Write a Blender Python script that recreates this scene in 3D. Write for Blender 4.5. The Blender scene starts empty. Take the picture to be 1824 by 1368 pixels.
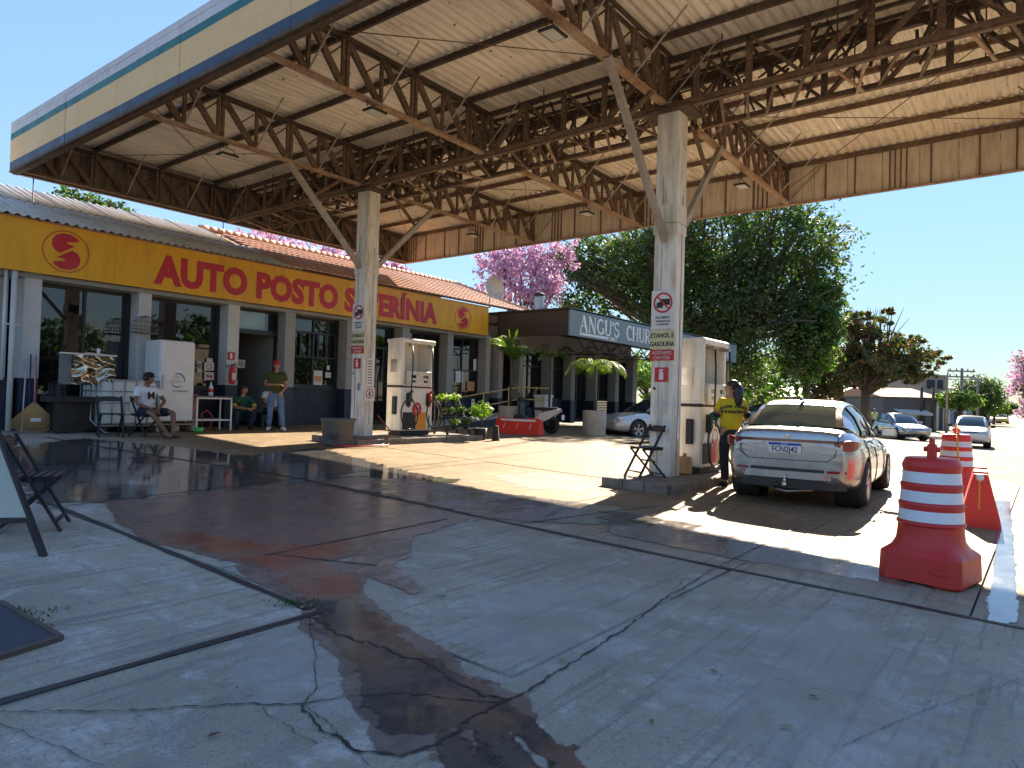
import bpy, bmesh, math, random
from mathutils import Vector, Matrix, Euler
random.seed(7)
R = math.radians
SC = bpy.context.scene
COL = SC.collection

# ------------------------------------------------------------------ camera
F, W, H, CAMH = 1260.0, 1824.0, 1368.0, 1.45
PITCH, ROLL, UA = R(1.1), R(1.7), R(37.2)
fw = Vector((math.cos(UA)*math.cos(PITCH), math.sin(UA)*math.cos(PITCH), math.sin(PITCH)))
rt0 = Vector((math.sin(UA), -math.cos(UA), 0)); up0 = rt0.cross(fw)
rt = rt0*math.cos(ROLL)+up0*math.sin(ROLL); up = -rt0*math.sin(ROLL)+up0*math.cos(ROLL)
cam_d = bpy.data.cameras.new('camera'); cam = bpy.data.objects.new('camera', cam_d); COL.objects.link(cam)
M3 = Matrix((rt, up, -fw)).transposed()
cam.matrix_world = Matrix.Translation((0, 0, CAMH)) @ M3.to_4x4()
cam_d.sensor_width = 36; cam_d.lens = F/W*36; cam_d.clip_end = 3000; cam_d.clip_start = 0.05
SC.camera = cam

# ------------------------------------------------------------------ light
SUN_AZ, SUN_EL = math.atan2(1, 0.2), math.atan(6.1/10/1.02)      # azimuth from +Y towards +X
world = bpy.data.worlds.new('World'); SC.world = world; world.use_nodes = True
wn = world.node_tree; wn.nodes.clear()
sky = wn.nodes.new('ShaderNodeTexSky'); sky.sky_type = 'NISHITA'; sky.sun_disc = False
sky.sun_elevation = SUN_EL; sky.sun_rotation = SUN_AZ; sky.altitude = 500
sky.air_density = 1.0; sky.dust_density = 0.0; sky.ozone_density = 2.5
bg = wn.nodes.new('ShaderNodeBackground'); bg.inputs[1].default_value = 0.070
wo = wn.nodes.new('ShaderNodeOutputWorld')
hs = wn.nodes.new('ShaderNodeHueSaturation'); hs.inputs['Saturation'].default_value = 1.0
wn.links.new(sky.outputs[0], hs.inputs['Color']); 
# soften the glow round the sun: c / (1 + k * luminance), the same rule over the whole sky
bw = wn.nodes.new('ShaderNodeRGBToBW'); ma = wn.nodes.new('ShaderNodeMath'); ma.operation = 'MULTIPLY_ADD'; ma.inputs[1].default_value = .50; ma.inputs[2].default_value = 1
dv = wn.nodes.new('ShaderNodeVectorMath'); dv.operation = 'DIVIDE'; wn.links.new(hs.outputs[0], bw.inputs[0]); wn.links.new(bw.outputs[0], ma.inputs[0])
wn.links.new(hs.outputs[0], dv.inputs[0]); wn.links.new(ma.outputs[0], dv.inputs[1]); wn.links.new(dv.outputs[0], bg.inputs[0]); wn.links.new(bg.outputs[0], wo.inputs[0])
sun_d = bpy.data.lights.new('sun', 'SUN'); sun_d.energy = 2.5; sun_d.angle = R(0.53); sun_d.color = (1.0, 0.85, 0.66)
sun = bpy.data.objects.new('sun', sun_d); COL.objects.link(sun)
sdir = Vector((math.sin(SUN_AZ)*math.cos(SUN_EL), math.cos(SUN_AZ)*math.cos(SUN_EL), math.sin(SUN_EL)))
sun.rotation_euler = sdir.to_track_quat('Z', 'Y').to_euler(); sun.location = (30, 6, 30)
SC.view_settings.view_transform = 'Standard'; SC.view_settings.look = 'None'
SC.view_settings.gamma = 1; SC.view_settings.use_curve_mapping = False
SC.view_settings.exposure = 3.05
SC.render.engine = 'CYCLES'; SC.cycles.max_bounces = 12; SC.cycles.diffuse_bounces = 7
SC.cycles.sample_clamp_indirect = 20; SC.cycles.transparent_max_bounces = 12

# ------------------------------------------------------------------ survey helpers (photo pixel -> place)
def smooth(a, b, t):
    t = max(0.0, min(1.0, (t-a)/(b-a))); return t*t*(3-2*t)
def gz(u, v):
    return 0.03*max(-3.0, min(16.8, v))*(1-smooth(26, 60, u)) - 0.33*smooth(16, 34, u)
def ray(x, y): return fw*F + rt*(x-W/2) - up*(y-H/2)
def onV(x, y, V):
    d = ray(x, y); p = d*(V/d.y); p.z += CAMH; return p
def onU(x, y, U):
    d = ray(x, y); p = d*(U/d.x); p.z += CAMH; return p
def dep(x, y, D):
    p = ray(x, y)*(D/F); p.z += CAMH; return p
def gp(x, y):
    d = ray(x, y).normalized(); t = 0.5; last = t
    while t < 900:
        p = d*t; z = p.z+CAMH-gz(p.x, p.y)
        if z < 0: break
        last = t; t += 0.02+t*0.01
    lo, hi = last, t
    for _ in range(30):
        m = (lo+hi)/2; p = d*m
        if p.z+CAMH-gz(p.x, p.y) < 0: hi = m
        else: lo = m
    p = d*lo; p.z += CAMH; return p

# ------------------------------------------------------------------ mesh builder
def V3(*a): return Vector(a)
class MB:
    def __init__(s): s.v = []; s.f = []; s.m = []; s.sm = []
    def add(s, vs, fs, m=0, sm=False):
        b = len(s.v); s.v += [tuple(v) for v in vs]
        s.f += [tuple(b+i for i in f) for f in fs]; s.m += [m]*len(fs); s.sm += [sm]*len(fs); return s
    def box(s, c, d, rz=0, m=0, rot=None, taper=1.0):
        c = Vector(c); x, y, z = d[0]/2, d[1]/2, d[2]/2
        r = rot if rot is not None else Matrix.Rotation(rz, 3, 'Z')
        vs = []
        for k in (-1, 1):
            t = taper if k > 0 else 1.0
            for (i, j) in ((-1, -1), (1, -1), (1, 1), (-1, 1)): vs.append(c + r @ Vector((i*x*t, j*y*t, k*z)))
        return s.add(vs, [(0,3,2,1),(4,5,6,7),(0,1,5,4),(1,2,6,5),(2,3,7,6),(3,0,4,7)], m)
    def rbox(s, c, d, b=0.01, rz=0, m=0):
        """box with chamfered edges"""
        bm = bmesh.new(); bmesh.ops.create_cube(bm, size=1)
        for v in bm.verts: v.co = Vector((v.co.x*d[0], v.co.y*d[1], v.co.z*d[2]))
        bmesh.ops.bevel(bm, geom=list(bm.edges), offset=b, segments=1, affect='EDGES', profile=.5)
        r = Matrix.Rotation(rz, 3, 'Z'); c = Vector(c)
        s.add([c + r @ v.co for v in bm.verts], [[v.index for v in f.verts] for f in bm.faces], m); bm.free(); return s
    def beam(s, p, q, w, h=None, m=0, upv=(0, 0, 1)):
        p, q = Vector(p), Vector(q); h = h or w; d = (q-p).normalized(); u = Vector(upv)
        if abs(d.dot(u)) > 0.97: u = Vector((1, 0, 0)) if abs(d.x) < .9 else Vector((0, 1, 0))
        a = d.cross(u).normalized()*(w/2); b = a.cross(d).normalized()*(h/2)
        vs = [p-a-b, p+a-b, p+a+b, p-a+b, q-a-b, q+a-b, q+a+b, q-a+b]
        return s.add(vs, [(0,3,2,1),(4,5,6,7),(0,1,5,4),(1,2,6,5),(2,3,7,6),(3,0,4,7)][::1], m)
    def tube(s, pts, r, n=8, m=0, cap=True):
        pts = [Vector(p) for p in pts]; rr = r if isinstance(r, (list, tuple)) else [r]*len(pts)
        vs = []; N = len(pts); prev = None
        for i, p in enumerate(pts):
            d = (pts[min(i+1, N-1)]-pts[max(i-1, 0)]).normalized()
            if prev is None:
                a = d.cross(Vector((0, 0, 1)) if abs(d.z) < .9 else Vector((1, 0, 0))).normalized()
            else:
                a = (prev - d*prev.dot(d)).normalized()
            prev = a; b = d.cross(a)
            for k in range(n):
                t = 2*math.pi*k/n; vs.append(p+(a*math.cos(t)+b*math.sin(t))*rr[i])
        fs = []
        for i in range(N-1):
            for k in range(n):
                k2 = (k+1) % n; fs.append((i*n+k, i*n+k2, (i+1)*n+k2, (i+1)*n+k))
        if cap: fs += [tuple(range(n))[::-1], tuple(range((N-1)*n, N*n))]
        return s.add(vs, fs, m, True)
    def lathe(s, prof, c=(0, 0, 0), n=24, m=0, axis='Z', cap=True, sx=1, sy=1):
        c = Vector(c); vs = []
        for (r, z) in prof:
            for k in range(n):
                t = 2*math.pi*k/n; x, y = r*math.cos(t)*sx, r*math.sin(t)*sy
                vs.append(c + (Vector((x, y, z)) if axis == 'Z' else Vector((x, z, y)) if axis == 'Y' else Vector((z, x, y))))
        fs = []; N = len(prof)
        for i in range(N-1):
            for k in range(n):
                k2 = (k+1) % n; f = (i*n+k, i*n+k2, (i+1)*n+k2, (i+1)*n+k)
                fs.append(f if axis != 'Y' else f[::-1])
        if cap: fs += [tuple(range(n))[::-1], tuple(range((N-1)*n, N*n))]
        return s.add(vs, fs, m, True)
    def prism(s, poly, a, b, plane='XZ', m=0, off=0.0, mside=None):
        """polygon (2d) extruded from a to b along the third axis"""
        def P(x, y, t): return (x, t, y) if plane == 'XZ' else (t, x, y) if plane == 'YZ' else (x, y, t)
        n = len(poly)
        s.add([P(x, y, a) for x, y in poly], [tuple(range(n))], m)
        s.add([P(x, y, b) for x, y in poly], [tuple(range(n))[::-1]], m)
        s.add([P(x, y, a) for x, y in poly]+[P(x, y, b) for x, y in poly],
              [(i, (i+1) % n, n+(i+1) % n, n+i) for i in range(n)], m if mside is None else mside)
        return s
    def sphere(s, c, r, n=12, m=0, sc=(1, 1, 1)):
        k = n//2
        prof = [(math.sin(math.pi*i/k)*r+1e-4, -math.cos(math.pi*i/k)*r*sc[2]) for i in range(k+1)]
        return s.lathe(prof, c, n, m, sx=sc[0], sy=sc[1])
    def quad(s, a, b, c, d, m=0): return s.add([a, b, c, d], [(0, 1, 2, 3)], m)
    def xf(s, M):
        s.v = [tuple(M @ Vector(v)) for v in s.v]; return s
    def build(s, name, mats, parent=None, world=False, kind=None, fix=True):
        me = bpy.data.meshes.new(name)
        if world and parent is not None:
            o = parent
            M = Matrix.Identity(4)
            chain = []
            while o is not None: chain.append(o); o = o.parent
            for o in reversed(chain): M = M @ o.matrix_basis
            M = M.inverted(); vs = [tuple(M @ Vector(v)) for v in s.v]
        else: vs = s.v
        me.from_pydata(vs, [], s.f)
        if not isinstance(mats, (list, tuple)): mats = [mats]
        for mt in mats: me.materials.append(mt)
        me.polygons.foreach_set('material_index', s.m); me.polygons.foreach_set('use_smooth', s.sm)
        if fix:
            bm = bmesh.new(); bm.from_mesh(me); bmesh.ops.recalc_face_normals(bm, faces=list(bm.faces)); bm.to_mesh(me); bm.free()
        me.update()
        ob = bpy.data.objects.new(name, me); COL.objects.link(ob)
        if parent is not None: ob.parent = parent
        if kind: ob['kind'] = kind
        return ob
def tag(o, label=None, cat=None, group=None, kind=None):
    if label: o['label'] = label
    if cat: o['category'] = cat
    if group: o['group'] = group
    if kind: o['kind'] = kind
    return o
def thing(name, label, cat, loc=(0, 0, 0), rz=0, group=None):
    o = bpy.data.objects.new(name, None); COL.objects.link(o); o.empty_display_size = .2
    o.location = loc; o.rotation_euler = (0, 0, rz); return tag(o, label, cat, group)
def dup(o, loc=None, rz=None, label=None, group=None, sc=None, parent=None, drop=()):
    c = o.copy(); COL.objects.link(c)
    if parent is not None: c.parent = parent
    if loc is not None: c.location = loc
    if rz is not None: c.rotation_euler = (0, 0, rz)
    if label: c['label'] = label
    if group: c['group'] = group
    if sc: c.scale = (sc, sc, sc)
    for ch in list(o.children): dup(ch, parent=c)
    return c
def modmesh(o):
    """apply modifiers into the mesh"""
    dg = bpy.context.evaluated_depsgraph_get(); dg.update()
    me = bpy.data.meshes.new_from_object(o.evaluated_get(dg), depsgraph=dg)
    o.modifiers.clear(); o.data = me; return o

# ------------------------------------------------------------------ materials
def newmat(name):
    m = bpy.data.materials.new(name); m.use_nodes = True; nt = m.node_tree; nt.nodes.clear()
    out = nt.nodes.new('ShaderNodeOutputMaterial'); p = nt.nodes.new('ShaderNodeBsdfPrincipled')
    nt.links.new(p.outputs[0], out.inputs[0]); return m, nt, p, out
def C4(c): return (c[0], c[1], c[2], 1)
def coords(nt, obj=False, scale=(1, 1, 1)):
    if obj:
        t = nt.nodes.new('ShaderNodeTexCoord'); o = t.outputs['Object']
    else:
        t = nt.nodes.new('ShaderNodeNewGeometry'); o = t.outputs['Position']
    mp = nt.nodes.new('ShaderNodeMapping'); mp.inputs['Scale'].default_value = scale
    nt.links.new(o, mp.inputs[0]); return mp.outputs[0]
def noise(nt, co, scale, detail=6, rough=.6, dist=0):
    n = nt.nodes.new('ShaderNodeTexNoise'); n.inputs['Scale'].default_value = scale
    n.inputs['Detail'].default_value = detail; n.inputs['Roughness'].default_value = rough
    n.inputs['Distortion'].default_value = dist; nt.links.new(co, n.inputs['Vector']); return n.outputs['Fac']
def ramp(nt, fac, stops):
    r = nt.nodes.new('ShaderNodeValToRGB'); e = r.color_ramp.elements
    while len(e) > len(stops): e.remove(e[-1])
    while len(e) < len(stops): e.new(.5)
    for i, (p, c) in enumerate(stops):
        e[i].position = p; e[i].color = C4(c) if isinstance(c, (tuple, list)) else (c, c, c, 1)
    nt.links.new(fac, r.inputs[0]); return r.outputs[0]
def mix(nt, fac, a, b, mode='MIX'):
    n = nt.nodes.new('ShaderNodeMix'); n.data_type = 'RGBA'; n.blend_type = mode
    for sock, val in ((n.inputs[0], fac), (n.inputs[6], a), (n.inputs[7], b)):
        if isinstance(val, (int, float)): sock.default_value = val
        elif isinstance(val, (tuple, list)): sock.default_value = C4(val)
        else: nt.links.new(val, sock)
    return n.outputs[2]
def bump(nt, p, h, strength=.3, dist=.01):
    b = nt.nodes.new('ShaderNodeBump'); b.inputs['Strength'].default_value = strength
    b.inputs['Distance'].default_value = dist; nt.links.new(h, b.inputs['Height']); nt.links.new(b.outputs[0], p.inputs['Normal'])
def mat(name, col, rough=.6, metal=0, dirt=None, amt=.5, scale=3, bmp=.15, stretch=(1, 1, 1), fine=40, obj=False, spec=None, coat=0, lo=.42, hi=.68):
    """plain surface with procedural grime: colour 'dirt' laid over by noise"""
    m, nt, p, out = newmat(name); co = coords(nt, obj, stretch)
    n1 = noise(nt, co, scale, 8, .65); n2 = noise(nt, co, fine, 4, .6)
    d = dirt if dirt else tuple(c*.7 for c in col)
    f = ramp(nt, n1, [(lo, 0.0), (hi, amt)])
    c1 = mix(nt, f, col, d)
    c2 = mix(nt, ramp(nt, n2, [(.3, 0.0), (.75, .22)]), c1, tuple(c*.62 for c in col))
    nt.links.new(c2, p.inputs['Base Color'])
    r = ramp(nt, n1, [(.3, max(0, rough-.1)), (.7, min(1, rough+.12))]); nt.links.new(r, p.inputs['Roughness'])
    p.inputs['Metallic'].default_value = metal
    if coat: p.inputs['Coat Weight'].default_value = coat; p.inputs['Coat Roughness'].default_value = .05
    if bmp: bump(nt, p, n2, bmp, .004)
    return m
# ------------------------------------------------------------------ shared materials
M = {}
def concrete():
    m, nt, p, out = newmat('concrete_slab'); co = coords(nt)
    big = noise(nt, co, .55, 9, .62, .3); mid = noise(nt, co, 2.6, 9, .68, .6); fine = noise(nt, co, 38, 6, .7)
    c = mix(nt, ramp(nt, big, [(.36, 0.), (.64, 1.)]), (.285, .242, .18), (.43, .37, .28))
    c = mix(nt, ramp(nt, mid, [(.52, 0.), (.63, .55)]), c, (.56, .55, .53))        # pale worn patches
    c = mix(nt, ramp(nt, noise(nt, co, 1.15, 7, .6, 1.2), [(.60, 0.), (.70, .6)]), c, (.20, .18, .165))   # oil
    # tyre scuffs: noise stretched along the driving direction
    sc = coords(nt, scale=(.5, 11, 1)); sc2 = coords(nt, scale=(7, .55, 1))
    st = ramp(nt, noise(nt, sc, 1.6, 5, .55, .25), [(.55, 0.), (.63, .6)])
    c = mix(nt, st, c, (.15, .14, .13))
    st2 = ramp(nt, noise(nt, sc2, 2.2, 4, .6, .3), [(.57, 0.), (.64, .45)])
    c = mix(nt, st2, c, (.22, .215, .21))
    c = mix(nt, ramp(nt, fine, [(.34, .75), (.52, 0.)]), c, (.24, .235, .23))
    c = mix(nt, ramp(nt, noise(nt, co, 130, 2, .6), [(.62, 0.), (.70, .55)]), c, (.60, .58, .54))
    pit = noise(nt, co, 62, 5, .65); c = mix(nt, ramp(nt, pit, [(.33, .85), (.41, 0.)]), c, (.08, .075, .07))
    agg = noise(nt, co, 210, 2, .5); c = mix(nt, ramp(nt, agg, [(.56, 0.), (.68, .4)]), c, (.52, .50, .46))
    blot = noise(nt, co, 7.5, 6, .7, .4); c = mix(nt, ramp(nt, blot, [(.55, 0.), (.70, .38)]), c, (.15, .14, .125))
    v = nt.nodes.new('ShaderNodeTexVoronoi'); v.feature = 'DISTANCE_TO_EDGE'; v.inputs['Scale'].default_value = .62; nt.links.new(mixvec(nt, co, .35), v.inputs['Vector'])
    cr = ramp(nt, v.outputs['Distance'], [(.0, 1.), (.0035, 0.)])
    gate = ramp(nt, noise(nt, co, .8, 3), [(.50, 0.), (.56, .8)])
    crk = mix(nt, 1.0, cr, gate, 'MULTIPLY')
    c = mix(nt, crk, c, (.05, .045, .04))
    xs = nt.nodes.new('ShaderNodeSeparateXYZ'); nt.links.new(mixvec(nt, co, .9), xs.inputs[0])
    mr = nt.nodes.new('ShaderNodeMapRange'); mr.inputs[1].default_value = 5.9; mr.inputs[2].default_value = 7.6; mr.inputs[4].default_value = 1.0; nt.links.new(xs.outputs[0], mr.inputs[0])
    c = mix(nt, mr.outputs[0], c, mix(nt, 1.0, c, mix(nt, mid, (.52, .41, .27), (.74, .60, .42)), 'MULTIPLY'))      # sandy tan, painted darker over the sunlit zone to hold back burn-out
    nt.links.new(c, p.inputs['Base Color'])
    nt.links.new(ramp(nt, mid, [(.3, .55), (.7, .85)]), p.inputs['Roughness']); p.inputs['Specular IOR Level'].default_value = .22
    bump(nt, p, mix(nt, .35, fine, mid), .35, .006); return m
def mixvec(nt, co, amt):
    n = nt.nodes.new('ShaderNodeTexNoise'); n.inputs['Scale'].default_value = 1.7; n.inputs['Detail'].default_value = 5
    nt.links.new(co, n.inputs['Vector'])
    a = nt.nodes.new('ShaderNodeVectorMath'); a.operation = 'MULTIPLY_ADD'
    nt.links.new(n.outputs['Color'], a.inputs[0]); a.inputs[1].default_value = (amt,)*3; nt.links.new(co, a.inputs[2]); return a.outputs[0]
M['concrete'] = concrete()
def street_mat():
    m, nt, p, out = newmat('paving'); co = coords(nt)
    v = nt.nodes.new('ShaderNodeTexVoronoi'); v.inputs['Scale'].default_value = 4.0; nt.links.new(co, v.inputs['Vector'])
    e = nt.nodes.new('ShaderNodeTexVoronoi'); e.feature = 'DISTANCE_TO_EDGE'; e.inputs['Scale'].default_value = 4.0; nt.links.new(co, e.inputs['Vector'])
    c = mix(nt, noise(nt, co, .35, 8, .65, .5), (.13, .105, .075), (.26, .212, .15))
    c = mix(nt, .25, c, v.outputs['Color'], 'SOFT_LIGHT')
    c = mix(nt, ramp(nt, e.outputs['Distance'], [(.0, .6), (.06, 0.)]), c, (.09, .07, .05))
    st = ramp(nt, noise(nt, coords(nt, scale=(.12, 1.6, 1)), 1.4, 6, .6, .4), [(.52, 0.), (.64, .5)])
    c = mix(nt, st, c, (.13, .10, .075))
    nt.links.new(c, p.inputs['Base Color']); nt.links.new(ramp(nt, noise(nt, co, 2, 5), [(.3, .7), (.7, .95)]), p.inputs['Roughness']); p.inputs['Specular IOR Level'].default_value = .12
    bump(nt, p, e.outputs['Distance'], .5, .01); return m
M['street'] = street_mat()
def wet_mat(name, col, rough, col2=None, ragged=.5, k=1.0, rough2=None):
    """film of water over dark wet concrete; vertex attribute 'edge' (0 rim .. 1 inside) breaks its rim up"""
    m, nt, p, out = newmat(name); co = coords(nt)
    at = nt.nodes.new('ShaderNodeAttribute'); at.attribute_name = 'edge'
    n = noise(nt, co, 2.2, 9, .7, .8); n2 = noise(nt, co, 14, 5, .6)
    c = mix(nt, ramp(nt, n, [(.4, 0.), (.62, 1.)]), col, col2 or tuple(x*1.7 for x in col))
    c = mix(nt, ramp(nt, n2, [(.35, .3), (.6, 0.)]), c, tuple(x*.5 for x in col))
    nt.links.new(c, p.inputs['Base Color'])
    nt.links.new(ramp(nt, noise(nt, coords(nt, scale=(1, 2.2, 1)), 1.7, 6, .6, .4), [(.42, rough), (.66, rough2 or rough*3.2)]), p.inputs['Roughness'])
    p.inputs['IOR'].default_value = 1.33
    p.inputs['Specular IOR Level'].default_value = 1.0
    bump(nt, p, n2, .06, .003)
    tr = nt.nodes.new('ShaderNodeBsdfTransparent'); mx = nt.nodes.new('ShaderNodeMixShader')
    a = nt.nodes.new('ShaderNodeMath'); a.operation = 'MULTIPLY_ADD'
    nt.links.new(noise(nt, coords(nt, scale=(1.0, 1.5, 1)), 3.3, 8, .66, .5), a.inputs[0]); a.inputs[1].default_value = -ragged*2; a.inputs[2].default_value = ragged
    b = nt.nodes.new('ShaderNodeMath'); b.operation = 'ADD'; nt.links.new(a.outputs[0], b.inputs[0]); nt.links.new(at.outputs['Fac'], b.inputs[1])
    al = ramp(nt, b.outputs[0], [(.12, 0.), (.20, k)])
    nt.links.new(al, mx.inputs[0]); nt.links.new(tr.outputs[0], mx.inputs[1]); nt.links.new(p.outputs[0], mx.inputs[2])
    nt.links.new(mx.outputs[0], out.inputs[0]); return m
M['wet'] = wet_mat('standing_water', (.07, .066, .062), .045, (.12, .11, .10), .8, .93, .14)
M['damp'] = wet_mat('damp_concrete', (.15, .125, .11), .16, (.21, .18, .16), .35, .9, .4)
M['redwet'] = wet_mat('rusty_wet_film', (.17, .125, .11), .20, (.20, .13, .105), .25, .93, .36)
M['rust_film'] = wet_mat('orange_residue', (.34, .10, .055), .14, (.28, .17, .13), 1.3, .72, .3)
M['water_hi'] = wet_mat('drain_water', (.12, .15, .19), .06, (.2, .22, .25), .3, 1.0)
M['pale'] = wet_mat('dry_lime_and_glare', (.62, .61, .59), .75, (.46, .41, .34), 1.1, .30, .85)  # pale film for the lime stains and the painted sun patch
M['joint'] = mat('bitumen_joint', (.018, .018, .02), .55, dirt=(.06, .05, .045), scale=9)
def rusty(name, a, b, c):
    m, nt, p, out = newmat(name); co = coords(nt)
    n = noise(nt, co, 2.3, 9, .7, .3); n2 = noise(nt, co, 17, 6, .7)
    k = mix(nt, ramp(nt, n, [(.36, 0.), (.62, 1.)]), a, b); k = mix(nt, ramp(nt, n2, [(.50, 0.), (.68, .6)]), k, c)
    nt.links.new(k, p.inputs['Base Color']); p.inputs['Roughness'].default_value = .75; bump(nt, p, n2, .3, .004); return m
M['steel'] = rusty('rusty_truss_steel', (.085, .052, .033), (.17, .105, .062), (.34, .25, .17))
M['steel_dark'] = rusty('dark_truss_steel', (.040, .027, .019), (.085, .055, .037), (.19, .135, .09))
M['steel_pale'] = rusty('pale_painted_chord', (.42, .31, .20), (.24, .12, .06), (.55, .45, .34))
M['brace'] = rusty('pale_brace_paint', (.44, .41, .36), (.30, .25, .20), (.20, .13, .09))
def sheet_mat():
    m, nt, p, out = newmat('corrugated_roof_underside'); co = coords(nt)
    n = noise(nt, co, .9, 8, .65, .4); n2 = noise(nt, coords(nt, scale=(.25, 4.5, 1)), 4, 6, .7); sp = noise(nt, co, 8.5, 2, .5)
    k = mix(nt, ramp(nt, n, [(.35, 0.), (.65, 1.)]), (.86, .80, .68), (.76, .69, .57))
    k = mix(nt, ramp(nt, n2, [(.50, 0.), (.70, .65)]), k, (.27, .205, .14))  # dirt streaks along the sheet, also painted in as shading of the ridges
    k = mix(nt, ramp(nt, sp, [(.705, 0.), (.74, .8)]), k, (.09, .06, .04))
    nt.links.new(k, p.inputs['Base Color']); p.inputs['Roughness'].default_value = .7; bump(nt, p, n2, .15, .004); return m
M['sheet'] = sheet_mat()
def streak(name, base, s1, s2, a1=.8, vert=1.1, hor=9, rough=.65):
    """surface with rain streaks running down"""
    m, nt, p, out = newmat(name)
    n = noise(nt, coords(nt, scale=(hor, hor, vert)), 1.0, 8, .68, .25); n2 = noise(nt, coords(nt), 1.6, 8, .65); n3 = noise(nt, coords(nt), 26, 5, .7)
    k = mix(nt, ramp(nt, n, [(.46, 0.), (.66, a1)]), base, s1)
    k = mix(nt, ramp(nt, n2, [(.52, 0.), (.70, .7)]), k, s2)
    k = mix(nt, ramp(nt, n3, [(.60, 0.), (.72, .4)]), k, tuple(x*.4 for x in s2))
    nt.links.new(k, p.inputs['Base Color']); p.inputs['Roughness'].default_value = rough; bump(nt, p, n3, .2, .004); return m
M['fascia_in'] = streak('stained_fascia_back', (.64, .57, .46), (.42, .32, .22), (.70, .64, .54))
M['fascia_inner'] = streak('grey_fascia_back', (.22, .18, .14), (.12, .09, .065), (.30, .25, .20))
M['post'] = streak('peeling_white_post', (.74, .71, .63), (.30, .24, .17), (.50, .44, .34), .75)
M['pump'] = streak('grimy_pump_paint', (.76, .72, .63), (.40, .32, .23), (.60, .53, .42), .5)
M['pumpface'] = mat('pump_face', (.62, .59, .53), .5, dirt=(.36, .30, .23), scale=5)
M['f_grey'] = streak('fascia_grey', (.50, .52, .56), (.64, .66, .70), (.40, .42, .46), .5)
M['f_teal'] = mat('fascia_teal', (.0, .125, .115), .45, dirt=(.01, .10, .10))
M['f_yel'] = streak('fascia_yellow', (.68, .45, .18), (.60, .38, .15), (.72, .50, .24), .5, rough=.5)
M['f_blue'] = mat('fascia_blue', (.014, .027, .062), .45, dirt=(.03, .045, .08))
M['yellow'] = streak('sign_yellow', (.76, .37, .010), (.50, .24, .03), (.78, .43, .04), .6, .35, 3.2, .5)
M['red'] = mat('sign_red', (.50, .012, .028), .45, dirt=(.56, .06, .09), amt=.5, scale=1.4, bmp=0)
M['wall'] = mat('grey_render', (.33, .33, .31), .85, dirt=(.24, .235, .22), scale=1.8, bmp=.6, fine=55)
M['wallwhite'] = mat('white_render', (.58, .58, .56), .8, dirt=(.42, .41, .38), scale=1.4, bmp=.3)
M['navy'] = mat('navy_brick_paint', (.016, .026, .045), .5, dirt=(.035, .045, .062), scale=3, bmp=.3)
M['black'] = mat('black_frame', (.012, .012, .014), .4, dirt=(.03, .03, .03))
M['matte_black'] = mat('matte_black', (.018, .018, .02), .7, dirt=(.04, .036, .03))
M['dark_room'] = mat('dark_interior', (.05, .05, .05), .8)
def glass(name, tint, rough=.02, spec=.5):
    m, nt, p, out = newmat(name); p.inputs['Base Color'].default_value = C4(tint); p.inputs['Roughness'].default_value = rough
    p.inputs['IOR'].default_value = 1.5; p.inputs['Specular IOR Level'].default_value = spec
    n = noise(nt, coords(nt), .9, 2, .5); bump(nt, p, n, .05, .02); return m
M['glass'] = glass('tinted_window_glass', (.006, .008, .010), .015, .9)
M['mirror'] = glass('reflective_film', (.5, .42, .32), .04); M['mirror'].node_tree.nodes['Principled BSDF'].inputs['Metallic'].default_value = 1
M['white'] = mat('white_paint', (.72, .71, .68), .5, dirt=(.55, .53, .48), scale=4, amt=.4)
M['paper'] = mat('white_paper', (.78, .78, .76), .7, bmp=0)
M['plastic_white'] = mat('milky_plastic', (.66, .68, .66), .35, dirt=(.48, .50, .50), scale=2)
M['chrome'] = mat('bright_metal', (.75, .75, .75), .15, 1, bmp=0)
M['alu'] = mat('dull_metal', (.42, .42, .42), .4, .8)
M['rubber'] = mat('black_rubber', (.018, .018, .019), .55, dirt=(.07, .06, .05), scale=8)
M['hose'] = mat('black_hose', (.012, .012, .013), .35, bmp=0)
M['green'] = mat('green_plastic', (.006, .10, .045), .35, bmp=0)
M['redp'] = mat('red_plastic', (.58, .024, .020), .42, dirt=(.40, .045, .035), scale=2.2, amt=.5, fine=60, bmp=.1)
M['redpf'] = mat('sun_faded_red_plastic', (.72, .03, .02), .4, dirt=(.62, .07, .05), scale=2.2, amt=.4)
M['refl'] = mat('reflective_band', (.72, .76, .82), .3, dirt=(.5, .53, .58), scale=4, amt=.4, bmp=0)
M['pot'] = mat('concrete_planter', (.44, .41, .36), .85, dirt=(.27, .24, .20), scale=3, bmp=.5)
M['railing'] = mat('mustard_tube', (.52, .38, .13), .5, dirt=(.35, .25, .10))
M['wood_dark'] = mat('dark_painted_wood', (.013, .016, .024), .42, dirt=(.04, .038, .04), scale=6)
M['skin'] = mat('skin', (.38, .20, .125), .55, dirt=(.30, .15, .09), amt=.4, scale=9, bmp=.05)
M['skin_dark'] = mat('tanned_skin', (.22, .105, .06), .5, dirt=(.16, .075, .042), amt=.4, scale=9, bmp=.05)
M['hair'] = mat('dark_hair', (.012, .009, .008), .4, bmp=.4, fine=90)
M['bark'] = mat('bark', (.10, .075, .055), .9, dirt=(.045, .033, .025), scale=5, bmp=.8, fine=22)
def flat(name, col, rough=.6): 
    if name not in M: M[name] = mat(name, col, rough, bmp=.05)
    return M[name]
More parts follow.
